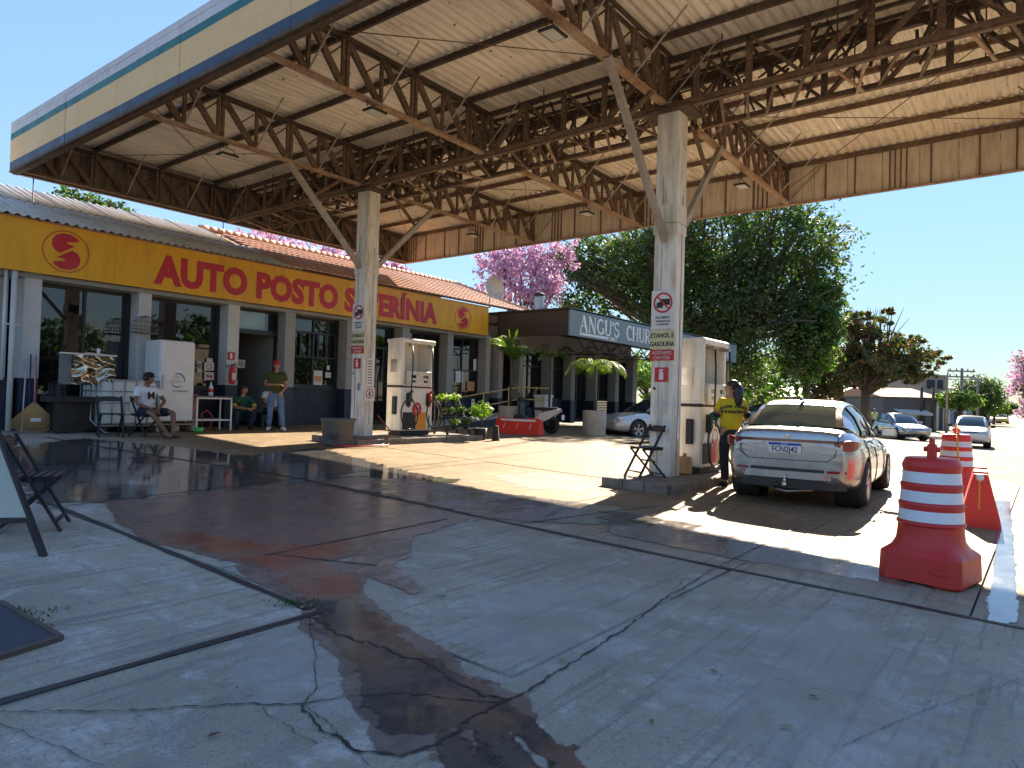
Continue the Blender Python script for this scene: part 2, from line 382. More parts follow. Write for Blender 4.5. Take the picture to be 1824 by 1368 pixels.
def leafmat(name, cols, trans=.45):
    m, nt, p, out = newmat(name); g = nt.nodes.new('ShaderNodeNewGeometry')
    c = ramp(nt, g.outputs['Random Per Island'], [(i/(len(cols)-1), k) for i, k in enumerate(cols)])
    nt.links.new(c, p.inputs['Base Color']); p.inputs['Roughness'].default_value = .5
    t = nt.nodes.new('ShaderNodeBsdfTranslucent'); nt.links.new(mix(nt, 1.0, c, (1.0, 1.25, .45) if 'blossom' not in name else (1, .9, 1), 'MULTIPLY'), t.inputs[0])
    mx = nt.nodes.new('ShaderNodeMixShader'); mx.inputs[0].default_value = trans
    nt.links.new(p.outputs[0], mx.inputs[1]); nt.links.new(t.outputs[0], mx.inputs[2]); nt.links.new(mx.outputs[0], out.inputs[0]); return m
M['leaf_dark'] = leafmat('dark_green_leaves', [(.028, .055, .020), (.05, .09, .028), (.075, .12, .038), (.11, .15, .05)])
M['leaf_olive'] = leafmat('olive_leaves', [(.06, .07, .025), (.11, .10, .045), (.15, .13, .065)])
M['leaf_mid'] = leafmat('green_leaves', [(.035, .075, .016), (.065, .12, .025), (.10, .16, .035)])
M['leaf_bright'] = leafmat('fresh_leaves', [(.09, .17, .02), (.15, .24, .03), (.20, .28, .05)], .55)
M['leaf_red'] = leafmat('reddish_leaves', [(.05, .08, .025), (.07, .10, .03), (.09, .11, .035), (.28, .09, .05), (.09, .12, .03), (.06, .08, .035), (.24, .14, .05)], .35)
M['blossom'] = leafmat('pink_blossom', [(.56, .30, .46), (.66, .44, .58), (.50, .22, .38), (.70, .56, .66)], .35)
M['palm'] = leafmat('palm_leaflets', [(.06, .12, .02), (.12, .18, .03), (.20, .24, .05)], .5)

# ------------------------------------------------------------------ ground
def grid_sheet(us, vs, zoff, f=gz):
    b = MB(); n = len(vs)
    b.add([(u, v, f(u, v)+zoff) for u in us for v in vs], [(i*n+j, (i+1)*n+j, (i+1)*n+j+1, i*n+j+1) for i in range(len(us)-1) for j in range(n-1)], 0, True)
    return b
def span(a, b, n): return [a+(b-a)*i/n for i in range(n+1)]
us = [-900, -300, -100, -40]+span(-20, 14, 17)+span(16, 70, 36)+[80, 100, 140, 200, 300, 500, 900, 1500]
vs = [-900, -300, -100, -40, -20, -10]+span(-6, 18, 24)+[22, 28, 40, 80, 200, 500, 1200]
tag(grid_sheet(us, vs, -.07).build('ground', M['street'], fix=False), kind='structure')
# the road surface beyond the forecourt
us = span(17, 70, 30)+[80, 95, 120, 160, 220, 320, 500, 900]; vs = span(-40, -4, 6)+span(-2, 9, 11)
st = grid_sheet([u for u in us], vs, -.035).build('road', M['street'], fix=False); tag(st, kind='structure')

fore = bpy.data.objects.new('forecourt', None); COL.objects.link(fore); tag(fore, kind='structure')
bd = grid_sheet(span(-14, 17.5, 20), span(-12, 17, 20), -.045).build('slab_bed', M['joint'], fore, fix=False)
def slab(u0, u1, v0, v1, g=.012, mt='concrete'):
    b = MB(); nu = max(1, int((u1-u0)/1.5)); nv = max(1, int((v1-v0)/2.5))
    us = span(u0+g, u1-g, nu); vs = span(v0+g, v1-g, nv); n = len(vs)
    dz = random.uniform(-.004, .004)
    top = [(u, v, gz(u, v)+dz) for u in us for v in vs]; k = len(top)
    b.add(top, [(i*n+j, (i+1)*n+j, (i+1)*n+j+1, i*n+j+1) for i in range(nu) for j in range(nv)])
    for (a, c) in (((us[0], vs[0]), (us[-1], vs[0])), ((us[-1], vs[0]), (us[-1], vs[-1])), ((us[-1], vs[-1]), (us[0], vs[-1])), ((us[0], vs[-1]), (us[0], vs[0]))):
        b.quad((a[0], a[1], gz(*a)+dz-.04), (c[0], c[1], gz(*c)+dz-.04), (c[0], c[1], gz(*c)+dz), (a[0], a[1], gz(*a)+dz))
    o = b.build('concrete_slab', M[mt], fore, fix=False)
    return o
ul = [-12, -8, -4, -1.0, 2.85, 5.9]
for i in range(5):
    vl = [-10, -6, -2.2, 2.1, 4.8, 8.2, 12.6, 15.6] if i == 4 else [-10, -6, -2.2, 3.5, 7.7, 11.8, 15.6]
    for a, b_ in zip(vl, vl[1:]):
        if i >= 3 and -2.3 < a < 2: continue
        slab(ul[i], ul[i+1], a, b_, .02)
bb = MB()
for (a, c, d, e) in ((-.98, 2.83, -2.18, 3.48), (2.83, 5.88, -2.18, 2.09)):
    us, vs = span(a, c, 3), span(d, e, 4 if e < 3 else 5); n = len(vs)
    bb.add([(u, v, gz(u, v)) for u in us for v in vs], [(i*n+j, (i+1)*n+j, (i+1)*n+j+1, i*n+j+1) for i in range(3) for j in range(n-1)])
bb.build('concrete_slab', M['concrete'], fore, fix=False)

for (a, b_) in zip([5.9, 10.2, 14.2], [10.2, 14.2, 17.4]):
    for (c, d) in zip([-10, -6, -2.1, 0.42, 2.1, 4.8, 8.2, 12.0], [-6, -2.1, 0.42, 2.1, 4.8, 8.2, 12.0, 15.6]): slab(a, b_, c, d, .008)
for (a, b_) in zip([17.4, 21, 25, 29], [21, 25, 29, 33]):
    for (c, d) in zip([9.6, 13.1], [13.1, 16.2]): slab(a, b_, c, d, .008)
# wall-side footway in front of the shop (a thin screed)
for (a, b_) in zip(span(-2, 18, 8), span(-2, 18, 8)[1:]): slab(a, b_, 15.6, 17.0, .006)

def strip(name, pts, w, mt, z=.006, jag=0.0, parent=fore, seg=.25):
    """dark filler strip or crack lying on the slabs, following a line of ground points"""
    b = MB(); P = []
    for a, c in zip(pts, pts[1:]):
        a = Vector(a[:2]); c = Vector(c[:2]); n = max(1, int((c-a).length/seg))
        P += [a+(c-a)*i/n for i in range(n)]
    P.append(Vector(pts[-1][:2])); off = 0
    vs = []
    for i, p in enumerate(P):
        d = (P[min(i+1, len(P)-1)]-P[max(0, i-1)]).normalized(); nn = Vector((-d.y, d.x))
        off = off*.6+random.uniform(-jag, jag); q = p+nn*off; ww = w*random.uniform(.75, 1.25) if jag == 0 else w*random.uniform(.3, 1.5)
        for sgn in (-1, 1): r = q+nn*sgn*ww/2; vs.append((r.x, r.y, gz(r.x, r.y)+z))
    b.add(vs, [(2*i, 2*i+1, 2*i+3, 2*i+2) for i in range(len(P)-1)])
    return b.build(name, mt, parent, fix=False)
strip('joint_filler', [(5.9, -2), (5.88, 2.26), (5.94, 4.85), (6.04, 8.19), (5.5, 12.6), (5.3, 15)], .055, M['joint'], .008)
strip('joint_filler', [(2.75, 3.6), (2.9, 7.7), (2.95, 12), (2.6, 15.4)], .055, M['joint'], .008)
strip('joint_filler', [(2.78, 3.52), (1.1, 3.49), (-4, 3.5)], .05, M['joint'], .008)
for (a, b_) in (((2.9, 7.8), (5.98, 8.2)), ((5.98, 8.2), (14.2, 9.1)), ((3.3, 4.9), (5.55, 5.02)), ((3.35, 4.92), (3.75, 4.1)), ((5.9, 4.4), (8.3, 4.0))):
    strip('slab_joint', [a, b_], .022, M['joint'], .007)
# stains, water and one painted patch of sun glare on the concrete: real thin sheets, outlines surveyed from the ground
def film(name, poly, mt, label, cat, z=.004, cell=.12, soft=.25, kind=None, pix=True):
    P = [gp(*q) for q in poly] if pix else [Vector((q[0], q[1], 0)) for q in poly]
    P = [(p.x, p.y) for p in P]
    x0, x1 = min(p[0] for p in P), max(p[0] for p in P); y0, y1 = min(p[1] for p in P), max(p[1] for p in P)
    n = len(P)
    def sd(x, y):
        ins = False; dm = 1e9
        for i in range(n):
            ax, ay = P[i]; bx, by = P[(i+1) % n]
            if (ay > y) != (by > y) and x < (bx-ax)*(y-ay)/(by-ay)+ax: ins = not ins
            dx, dy = bx-ax, by-ay; t = max(0, min(1, ((x-ax)*dx+(y-ay)*dy)/(dx*dx+dy*dy+1e-9)))
            dm = min(dm, (x-ax-t*dx)**2+(y-ay-t*dy)**2)
        return math.sqrt(dm)*(1 if ins else -1)
    mg = soft; nu = int((x1-x0+2*mg)/cell)+1; nv = int((y1-y0+2*mg)/cell)+1
    D = {}; vs = []; idx = {}; att = []
    for i in range(nu+1):
        for j in range(nv+1):
            D[i, j] = sd(x0-mg+i*cell, y0-mg+j*cell)
    fs = []
    def vid(i, j):
        if (i, j) not in idx:
            u, v = x0-mg+i*cell, y0-mg+j*cell; idx[i, j] = len(vs); vs.append((u, v, gz(u, v)+z)); att.append(max(0, min(1.6, .5+.5*D[i, j]/soft)))
        return idx[i, j]
    for i in range(nu):
        for j in range(nv):
            if max(D[i, j], D[i+1, j], D[i, j+1], D[i+1, j+1]) > -mg:
                fs.append((vid(i, j), vid(i+1, j), vid(i+1, j+1), vid(i, j+1)))
    b = MB(); b.add(vs, fs); o = b.build(name, mt, fix=False)
    a = o.data.attributes.new('edge', 'FLOAT', 'POINT'); a.data.foreach_set('value', att)
    tag(o, label, cat, kind=kind); return o
film('puddle', [(20, 800), (150, 783), (290, 796), (430, 815), (520, 806), (560, 800), (700, 838), (800, 858), (640, 845), (540, 856), (420, 866), (240, 884), (110, 893), (40, 850)], M['wet'],
     'large dark glossy puddle reflecting the shop front behind the black chairs', 'puddle', .0045, .12, .22)
film('puddle', [(560, 858), (720, 848), (880, 880), (1080, 905), (1160, 925), (1080, 930), (930, 925), (850, 915), (700, 885)], M['damp'],
     'pale wet sheen along the canopy shadow line near the island', 'puddle', .0035, .12, .2)
film('puddle', [(1100, 915), (1250, 940), (1500, 1000), (1600, 1022), (1590, 1035), (1300, 990), (1100, 950)], M['damp'],
     'narrow damp streak just inside the shade before the red barrel', 'puddle', .0035, .1, .15)
film('wet_patch', [(215, 893), (530, 862), (650, 880), (815, 922), (600, 985), (505, 1004), (400, 985), (290, 958), (240, 925)], M['redwet'],
     'reddish brown wet patch on the slab in the middle', 'stain', .0035, .06, .22)
film('rust_residue', [(300, 955), (380, 975), (480, 1000), (600, 985), (600, 970), (480, 975), (360, 955)], M['rust_film'],
     'orange rusty rim of silt along the edge of the brown wet patch', 'stain', .0055, .06, .12)
film('rust_residue', [(500, 1010), (560, 1010), (610, 1030), (600, 1062), (545, 1058), (520, 1035)], M['rust_film'],
     'small orange oily smear where the two black joints meet', 'stain', .0060, .05, .10)
film('puddle', [(440, 1010), (500, 1005), (620, 1010), (720, 950), (715, 990), (640, 1020), (620, 1050), (680, 1110), (790, 1170), (800, 1200), (910, 1250), (925, 1275), (890, 1300), (850, 1300), (800, 1320), (760, 1325), (700, 1330), (690, 1290), (640, 1230), (630, 1170), (560, 1120), (560, 1080), (470, 1030)], M['damp'],
     'brown damp trail running down the broken concrete towards the front', 'puddle', .0040, .04, .11)
film('puddle', [(570, 1075), (620, 1075), (670, 1120), (740, 1170), (830, 1220), (890, 1260), (900, 1300), (800, 1290), (760, 1300), (700, 1290), (660, 1230), (650, 1180), (600, 1140)], M['wet'],
     'dark wet centre of the brown trail by the cracks', 'puddle', .0050, .05, .08)
for kf, q in enumerate(([(900, 1262), (950, 1295), (1050, 1390), (1015, 1390), (930, 1305)], [(850, 1290), (895, 1315), (975, 1390), (925, 1390), (860, 1325)], [(790, 1300), (830, 1325), (885, 1390), (820, 1390), (785, 1340)])):
    film('puddle', q, M['wet'], ('rightmost thin finger of water at the bottom of the trail', 'middle thin finger of water at the bottom of the trail', 'leftmost short finger of water at the bottom of the trail')[kf], 'puddle', .0048, .04, .05)['group'] = 'water fingers at the foot of the trail'
film('puddle', [(640, 1005), (700, 1010), (745, 1050), (735, 1056), (700, 1040), (640, 1018)], M['damp'],
     'short brown tongue of damp pointing right of the joint corner', 'puddle', .0047, .04, .05)
film('lime_glare_patch', [(0, 960), (90, 960), (140, 985), (90, 1015), (0, 1030)], M['pale'], 'pale lime stain under the feet of the black chair', 'stain', .0035, .06, .15)
film('lime_glare_patch', [(450, 1150), (560, 1120), (625, 1170), (640, 1230), (560, 1270), (460, 1230)], M['pale'], 'pale worn patch left of the brown damp trail', 'stain', .0030, .08, .2)
film('lime_glare_patch', [(820, 1120), (960, 1050), (1150, 1060), (1120, 1130), (940, 1190)], M['pale'], 'pale scuffed patch right of the damp trail', 'stain', .0030, .1, .3)
film('lime_glare_patch', [(1280, 1130), (1480, 1100), (1640, 1190), (1600, 1330), (1420, 1345), (1290, 1250)], M['pale'], 'large pale patch of reflected sun painted in front of the barrel', 'stain', .0030, .12, .35)  # reflected sun on the shaded concrete, painted as a pale film
film('lime_glare_patch', [(1500, 1010), (1600, 1020), (1610, 1090), (1520, 1080)], M['pale'], 'pale scrape left of the barrel foot', 'stain', .0030, .08, .2)
film('lime_glare_patch', [(900, 850), (980, 845), (1060, 862), (1030, 875), (950, 868)], M['pale'], 'whitish splash marks on the sunlit concrete', 'stain', .0032, .08, .2)
film('drain_water', [(1779, 893), (1793, 893), (1797, 985), (1800, 1105), (1772, 1108), (1778, 1040), (1784, 960)], M['water_hi'], None, None, .006, .05, .06, kind='structure')
# cracks
dk = M['joint']
def crack(px, w=.02, jag=.02): strip('crack', [gp(*q) for q in px], w*.55, dk, .0078, jag*.55, seg=.025)
crack([(905, 1250), (1000, 1195), (1100, 1130), (1180, 1070), (1270, 1015), (1350, 975), (1420, 940)], .022, .018)
crack([(905, 1250), (850, 1238), (790, 1205), (740, 1175), (660, 1150), (600, 1128), (550, 1100)], .03, .03)
crack([(0, 1268), (200, 1270), (330, 1262), (450, 1255), (545, 1258), (640, 1240), (760, 1240), (890, 1255)], .016, .02)
crack([(545, 1258), (560, 1300), (650, 1340), (720, 1352), (780, 1325), (860, 1268), (905, 1250)], .03, .03)
crack([(548, 1098), (560, 1180), (560, 1225), (545, 1258)], .010, .02)
crack([(545, 1258), (600, 1310), (650, 1368)], .008, .02)
crack([(470, 1262), (500, 1290), (560, 1330)], .007, .02)
crack([(180, 1368), (100, 1330), (0, 1290)], .007, .02)
crack([(1500, 1330), (1640, 1270), (1824, 1210)], .006, .012)
# litter: fallen leaves
b = MB()
for i in range(110):
    if i < 26: q = [(80, 1140), (530, 890), (230, 1005), (330, 1045), (120, 1085), (560, 1032), (575, 978), (640, 905), (1450, 1245), (1100, 1320), (1610, 1245), (1655, 1250), (1330, 1140), (1780, 1150), (1400, 1300), (1560, 1100), (445, 1240), (380, 1315), (330, 1340), (80, 1360), (775, 1352), (540, 1085), (1160, 1290), (1690, 1345), (1270, 1200), (1000, 1180)][i]; c = gp(*q)
    else: u, v = random.uniform(.9, 6), random.uniform(-1.0, 8); c = Vector((u, v, 0))
    s = random.uniform(.012, .032) if i < 26 else random.uniform(.004, .012)
    a = random.uniform(0, 6.28); z = gz(c.x, c.y)+.012; ca, sa = math.cos(a), math.sin(a)
    k = random.uniform(.3, .6); L = [(-1, 0, 0), (-.3, k, .25), (.6, k*.8, .2), (1, 0, .1), (.5, -k, .3), (-.4, -k*.8, .1)]
    b.add([(c.x+s*(x*ca-y*sa), c.y+s*(x*sa+y*ca), z+s*t) for x, y, t in L], [(0, 1, 2, 3, 4, 5)])
lf = b.build('fallen_leaves', leafmat('dry_leaves', [(.35, .30, .14), (.20, .12, .06), (.45, .42, .30), (.10, .06, .03)], .2), fix=False)
tag(lf, 'scattered dry leaves and crumbs on the concrete', 'leaves', kind='stuff')
b = MB()
for i in range(260):   # weeds and crumbs in the corner of the joints
    c = gp(505+random.gauss(22, 22), 1072+random.gauss(4, 5)) if i < 160 else gp(random.uniform(10, 110), random.uniform(1085, 1110)+random.uniform(-4, 4)); s = random.uniform(.006, .018); a = random.uniform(0, 6.28)
    b.add([(c.x, c.y, c.z+.004), (c.x+s*math.cos(a), c.y+s*math.sin(a), c.z+.006), (c.x+s*math.cos(a+.7), c.y+s*math.sin(a+.7), c.z+s*.9+.008)], [(0, 1, 2)])
tag(b.build('weeds', M['leaf_mid'], fix=False), 'small weeds and grit in the corner of the joint', 'weeds', kind='stuff')
# ------------------------------------------------------------------ canopy
def zc(v): return 6.28-.016*v
CU0, CU1, CV0, CV1 = 5.5, 17.15, -.6, 17.9
MU0, MU1 = 10.5, 11.5
canopy = thing('canopy', 'large weathered forecourt canopy of rusty trusses under corrugated sheets with a striped fascia', 'canopy', (11, 8.7, 0))
# roof sheets: one mesh for all, corrugated, 1.06 m wide
def roof_sheet(L):
    b = MB(); n = 48; w = 1.06; vs = []
    for x in (0, L):
        for i in range(n+1): vs.append((x, w*i/n, -.046*abs(math.sin(math.pi*6*i/n))**1.5+.015))
    b.add(vs, [(i, i+1, n+2+i, n+1+i) for i in range(n)], 0, True); return b
Pu = [5.55, 7.05, 8.55, 10.0, 11.6, 13.0, 14.35, 15.7, 17.12]
segs = [(5.50, 7.15), (7.05, 10.1), (10.0, 13.1), (13.0, 15.8), (15.7, 17.15)]
shm = {}
k = 0; v = CV0
while v < CV1-.2:
    for si, (a, b_) in enumerate(segs):
        if si not in shm:
            o = roof_sheet(b_-a).build('roof_sheet', M['sheet'], canopy, fix=False); shm[si] = o
        else: o = shm[si].copy(); COL.objects.link(o)
        o.location = (a-11, v-8.7, zc(v)+.985+.016*(k % 2)+.006*(si % 2)+random.uniform(-.004, .004))
        o.rotation_euler = (R(-.9)+random.uniform(-.004, .004), random.uniform(-.003, .003), 0)
        if v+1.06 > CV1+.1: o.scale = (1, (CV1-v)/1.06, 1)
    v += 1.03; k += 1
def part(name, b, m, par=canopy, kind=None): return b.build(name, m, par, world=True, kind=kind, fix=False)
def vb(par, name, p, q, w, h=None, m='steel', upv=(0, 0, 1)):
    b = MB(); b.beam(p, q, w, h, 0, upv); return part(name, b, M[m], par)
# purlins run along V
for i, u in enumerate(Pu):
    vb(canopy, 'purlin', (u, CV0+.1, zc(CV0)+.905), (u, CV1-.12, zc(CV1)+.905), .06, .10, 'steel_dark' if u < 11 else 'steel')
# cross trusses along U
def truss(vt, u0, u1, pale=True, dz=0, nm='truss'):
    t = bpy.data.objects.new('truss', None); COL.objects.link(t); t.parent = canopy; t.location = (0, vt-8.7, 0)
    zb, zt = zc(vt)+.03+dz, zc(vt)+.82
    for s in (-.06, .06):
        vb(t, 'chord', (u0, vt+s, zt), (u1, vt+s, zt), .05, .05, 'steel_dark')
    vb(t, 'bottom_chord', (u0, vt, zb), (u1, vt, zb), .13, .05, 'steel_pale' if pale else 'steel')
    ps = [p for p in Pu if u0-.1 < p < u1+.1]
    ps = sorted(set([u0+.05]+ps+[u1-.05]))
    nodes = [ps[0]]
    for a, b_ in zip(ps, ps[1:]):
        if b_-a > 1.0: nodes.append((a+b_)/2)
        nodes.append(b_)
    for i, u in enumerate(nodes):
        for s in ((-.045, .045) if u in ps else (0,)): vb(t, 'strut', (u+s, vt, zb+.02), (u+s, vt, zt-.02), .045, .06, 'steel')
        if i < len(nodes)-1:
            u2 = nodes[i+1]
            vb(t, 'diagonal', (u+.05, vt, zt-.03), (u2-.05, vt, zb+.04), .06, .11, 'steel')
            if u2-u > .5: vb(t, 'diagonal', ((u+u2)/2, vt+.03, (zb+zt)/2), (u2-.04, vt+.03, zt-.1), .022, .022, 'steel_dark')
        if u in ps[1:-1] or True:
            if i % 2 == 0 and 0 < i:   # stay rod up to the purlin
                for sg in (1,): vb(t, 'stay', (u, vt-.02*sg, zb+.03), (u, vt-(.85 if vt > 0 else -.85)*sg, zt+.05), .022, .022, 'brace')
    return t
for vt in (17.72, 12.35, 8.8, 4.98, -.35):
    truss(vt, CU0+.12, MU0, vt < 17, 0)
    truss(vt, MU1, CU1-.08, vt < 17, 0)
# box main truss along V on top of the posts
mt_ = bpy.data.objects.new('main_truss', None); COL.objects.link(mt_); mt_.parent = canopy
for u, sg in ((MU0, -1), (MU1, 1)):
    for zz in (.02, .06):
        vb(mt_, 'chord', (u+sg*(zz-.02), CV0, zc(CV0)+zz-.04), (u+sg*(zz-.02), CV1-.1, zc(CV1)+zz-.04), .085, .06, 'steel')
    vb(mt_, 'chord', (u, CV0, zc(CV0)+.78), (u, CV1-.1, zc(CV1)+.78), .09, .08, 'steel_dark')
    n = 22
    for i in range(n+1):
        v = CV0+.1+(CV1-.2-CV0)*i/n; zb, zt = zc(v), zc(v)+.76
        vb(mt_, 'strut', (u, v, zb), (u, v, zt), .095, .04, 'steel')
        if i < n:
            v2 = v+(CV1-.2-CV0)/n
            a, b_ = ((v+.03, zb), (v2-.03, zt)) if (i % 4) < 2 else ((v+.03, zt), (v2-.03, zb))
            vb(mt_, 'diagonal', (u, a[0], a[1]), (u, b_[0], b_[1]), .115, .04, 'steel')
            if i % 2: vb(mt_, 'hanger', (u-sg*.0+sg*.05, (v+v2)/2, zb-.05), (u+sg*.05, (v+v2)/2, zt+.16), .018, .018, 'steel_dark')
for i in range(44):   # lacing underneath and inside the box, much of it bent
    v = CV0+.2+(CV1-CV0-.5)*i/44
    j = lambda a: random.uniform(-a, a)
    vb(mt_, 'lacing', (MU0+.03, v, zc(v)-.03+j(.02)), (MU1-.03, v+random.choice((.42, -.2, .3)), zc(v)-.05+j(.03)), .045, .03, random.choice(['steel', 'steel_pale', 'steel']))
    if i % 2: vb(mt_, 'lacing', (MU0+.05, v+j(.2), zc(v)+.05), (MU1-.05, v+.2+j(.3), zc(v)+.72), .04, .03, 'steel_dark')
    else: vb(mt_, 'lacing', (MU0+.05, v+j(.2), zc(v)+.70), (MU1-.05, v+.2+j(.3), zc(v)+.72), .04, .03, 'steel_dark')
for u in (MU0+.33, MU1-.33):
    vb(mt_, 'chord', (u, CV0, zc(CV0)+.80), (u, CV1-.1, zc(CV1)+.80), .05, .05, 'steel_dark')
    for i in range(24):
        v = CV0+.2+(CV1-CV0-.6)*i/24; a = .4*(1 if i % 2 else -1)
        vb(mt_, 'diagonal', (u, v-a*.5+.2, zc(v)+.02), (u, v+a*.5+.2, zc(v)+.78), .06, .03, 'steel_dark')
for i in range(60):
    v = CV0+.3+(CV1-CV0-.8)*i/60; vb(mt_, 'lacing', (MU0+random.uniform(.0, .4), v, zc(v)+random.uniform(.0, .3)), (MU1-random.uniform(.0, .4), v+random.uniform(-.5, .5), zc(v)+random.uniform(.4, .8)), .045, .025, 'steel_dark')
# middle chord (two closely spaced planes)
for u in (MU0+.16, MU1-.16):
    for i in range(22):
        v = CV0+.45+(CV1-CV0-.9)*i/22
        vb(mt_, 'strut', (u, v, zc(v)), (u, v+.35*(1 if i % 2 else -1), zc(v)+.76), .05, .03, 'steel_dark')
# fascia panels
def panel_outer(u, w, sgn):
    """outer face with colour bands, inner face stained"""
    b = MB(); bands = [(0, .045, 4), (.045, .20, 3), (.20, .68, 2), (.68, .815, 1), (.815, .99, 0)]
    for a, c, m in bands:
        z0, z1 = a+(.001), c
        b.add([(-.03*sgn, 0, z0), (-.03*sgn, w, z0), (-.03*sgn, w, z1), (-.03*sgn, 0, z1)], [(0, 1, 2, 3)], m)
    b.box((.012*sgn, w/2, .495), (.04, w-.012, .985), 0, 5)
    b.box((.02*sgn, w/2, -.005), (.12, w, .03), 0, 4); return b
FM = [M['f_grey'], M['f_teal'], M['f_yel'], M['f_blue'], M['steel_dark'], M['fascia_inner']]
FR = [M['f_grey'], M['f_teal'], M['f_yel'], M['f_blue'], M['steel'], M['fascia_in']]
n = 26; w = (CV1-CV0)/n; first = {}
for u, sgn, mats_ in ((CU0-.02, 1, FM), (CU1+.03, -1, FR)):
    for i in range(n):
        v = CV0+i*w
        if sgn not in first: o = panel_outer(u, w, sgn).build('fascia_panel', mats_, canopy, fix=False); first[sgn] = o
        else: o = first[sgn].copy(); COL.objects.link(o)
        o.location = (u-11+random.uniform(-.003, .003), v-8.7, zc(v)+.0); o.rotation_euler = (R(-.9), 0, 0)
n = 13; w = (CU1-CU0)/n; fo = None
for vt, rz in ((CV1, -90), (CV0, 90)):
    for i in range(n):
        if fo is None: o = panel_outer(0, w, 1).build('fascia_panel', FM, canopy, fix=False); fo = o
        else: o = fo.copy(); COL.objects.link(o)
        uu = CU0+i*w if rz < 0 else CU0+(i+1)*w
        o.location = (uu-11, vt-8.7, zc(vt)); o.rotation_euler = (0, 0, R(rz))
# ribs behind the right-hand fascia
v = CV0+.3; i = 0
while v < CV1:
    ks = (0,) if i % 4 else (-.16, -.05, .06, .16)
    for d in ks: vb(canopy, 'fascia_rib', (CU1-.01, v+d, zc(v)+.02), (CU1-.01, v+d, zc(v)+.93), .03, .03, 'steel')
    v += .62 if i % 2 else .86; i += 1
u = CU0+.3
while u < CU1:
    vb(canopy, 'fascia_rib', (u, CV1-.04, zc(CV1)+.02), (u, CV1-.04, zc(CV1)+.93), .025, .03, 'steel'); u += .52
vb(canopy, 'edge_angle', (CU1-.03, CV0, zc(CV0)-.012), (CU1-.03, CV1, zc(CV1)-.012), .09, .03, 'steel_pale')
vb(canopy, 'edge_angle', (CU0, CV1-.05, zc(CV1)-.012), (CU1, CV1-.05, zc(CV1)-.012), .09, .03, 'steel')
vb(canopy, 'edge_angle', (CU0+.06, CV0, zc(CV0)-.02), (CU0+.06, CV1, zc(CV1)-.02), .10, .04, 'steel_dark')
for uu, sg in ((CU1+.045, 1), (CU0-.045, -1)):  # added cover strips, keep sun from leaking between roof sheets and fascia
    vb(canopy, 'added_edge_cover', (uu, CV0, zc(CV0)+1.005), (uu, CV1, zc(CV1)+1.005), .02, .10, 'f_grey'); vb(canopy, 'added_edge_cover', (uu-sg*.09, CV0, zc(CV0)+1.058), (uu-sg*.09, CV1, zc(CV1)+1.058), .20, .012, 'f_grey')
for vv in (CV0-.03, CV1+.03): vb(canopy, 'added_edge_cover', (CU0, vv, zc(vv)+1.01), (CU1, vv, zc(vv)+1.01), .02, .12, 'f_grey')
vb(canopy, 'gutter_pipe', (CU0+.2, CV1-.2, zc(CV1)+.86), (MU0, CV1-.2, zc(CV1)+.88), .06, .06, 'brace')
# thin tie wires between the bays
for a, c in (((5.7, 17.6, .35), (10.4, 12.6, .8)), ((5.8, 12.6, .4), (10.4, 17.5, .85)), ((11.6, 5.2, .3), (17, .2, .9)), ((17, 5, .3), (11.6, -.2, .9)), ((11.6, 12.3, .3), (17, 8.9, .9)), ((17, 12.3, .3), (11.6, 8.9, .9)), ((11.6, 12.6, .3), (17, 17.6, .9)), ((5.7, 8.6, .4), (10.4, 5.2, .8))):
    vb(canopy, 'tie_wire', (a[0], a[1], zc(a[1])+a[2]), (c[0], c[1], zc(c[1])+c[2]), .012, .012, 'steel')

# posts with their struts (children of the canopy they carry would hide them, so each is a thing)
POSTS = []
def post(u, v, lab):
    g0 = gz(u, v); t = thing('canopy_post', lab, 'post', (u, v, g0), 0, 'posts carrying the canopy')
    z = zc(v)-.05-g0; b = MB()
    b.rbox((0, 0, z/2), (.36, .38, z), .02); b.build('shaft', M['post'], t, fix=False)
    b = MB(); b.rbox((0, 0, z*.68), (.39, .41, .16), .01); b.rbox((-.02, -.01, z*.72), (.38, .40, .30), .008); b.build('collar', M['post'], t)
    b = MB(); b.box((-.185, .05, z*.42), (.012, .012, z*.8)); b.box((.04, -.196, z*.42), (.015, .012, z*.7)); b.build('edge_seam', M['alu'], t)
    b = MB(); b.box((0, 0, z-.02), (.62, .8, .05)); b.build('cap_plate', M['steel_dark'], t)
    for (dx, dy, zz, up_) in ((-2.15, 0, 3.9, 1), (2.1, 0, 3.9, 1)):
        b = MB(); top = zc(v)-g0+.02
        b.beam((.19*(1 if dx > 0 else -1), 0, zz), (dx, 0, top), .09, .11); b.build('brace', M['brace'], t)
        b = MB(); b.beam((dx*.72, 0, zz+(top-zz)*.72-.05), (dx*.25+.25*(1 if dx > 0 else -1), 0, top), .06, .06); b.build('brace_link', M['steel'], t)
    return t
p2 = post(10.62, 4.93, 'peeling white canopy post beside the black folding chair, nearest post')
p1 = post(10.7, 12.35, 'peeling white canopy post behind the grey bucket, farther post')
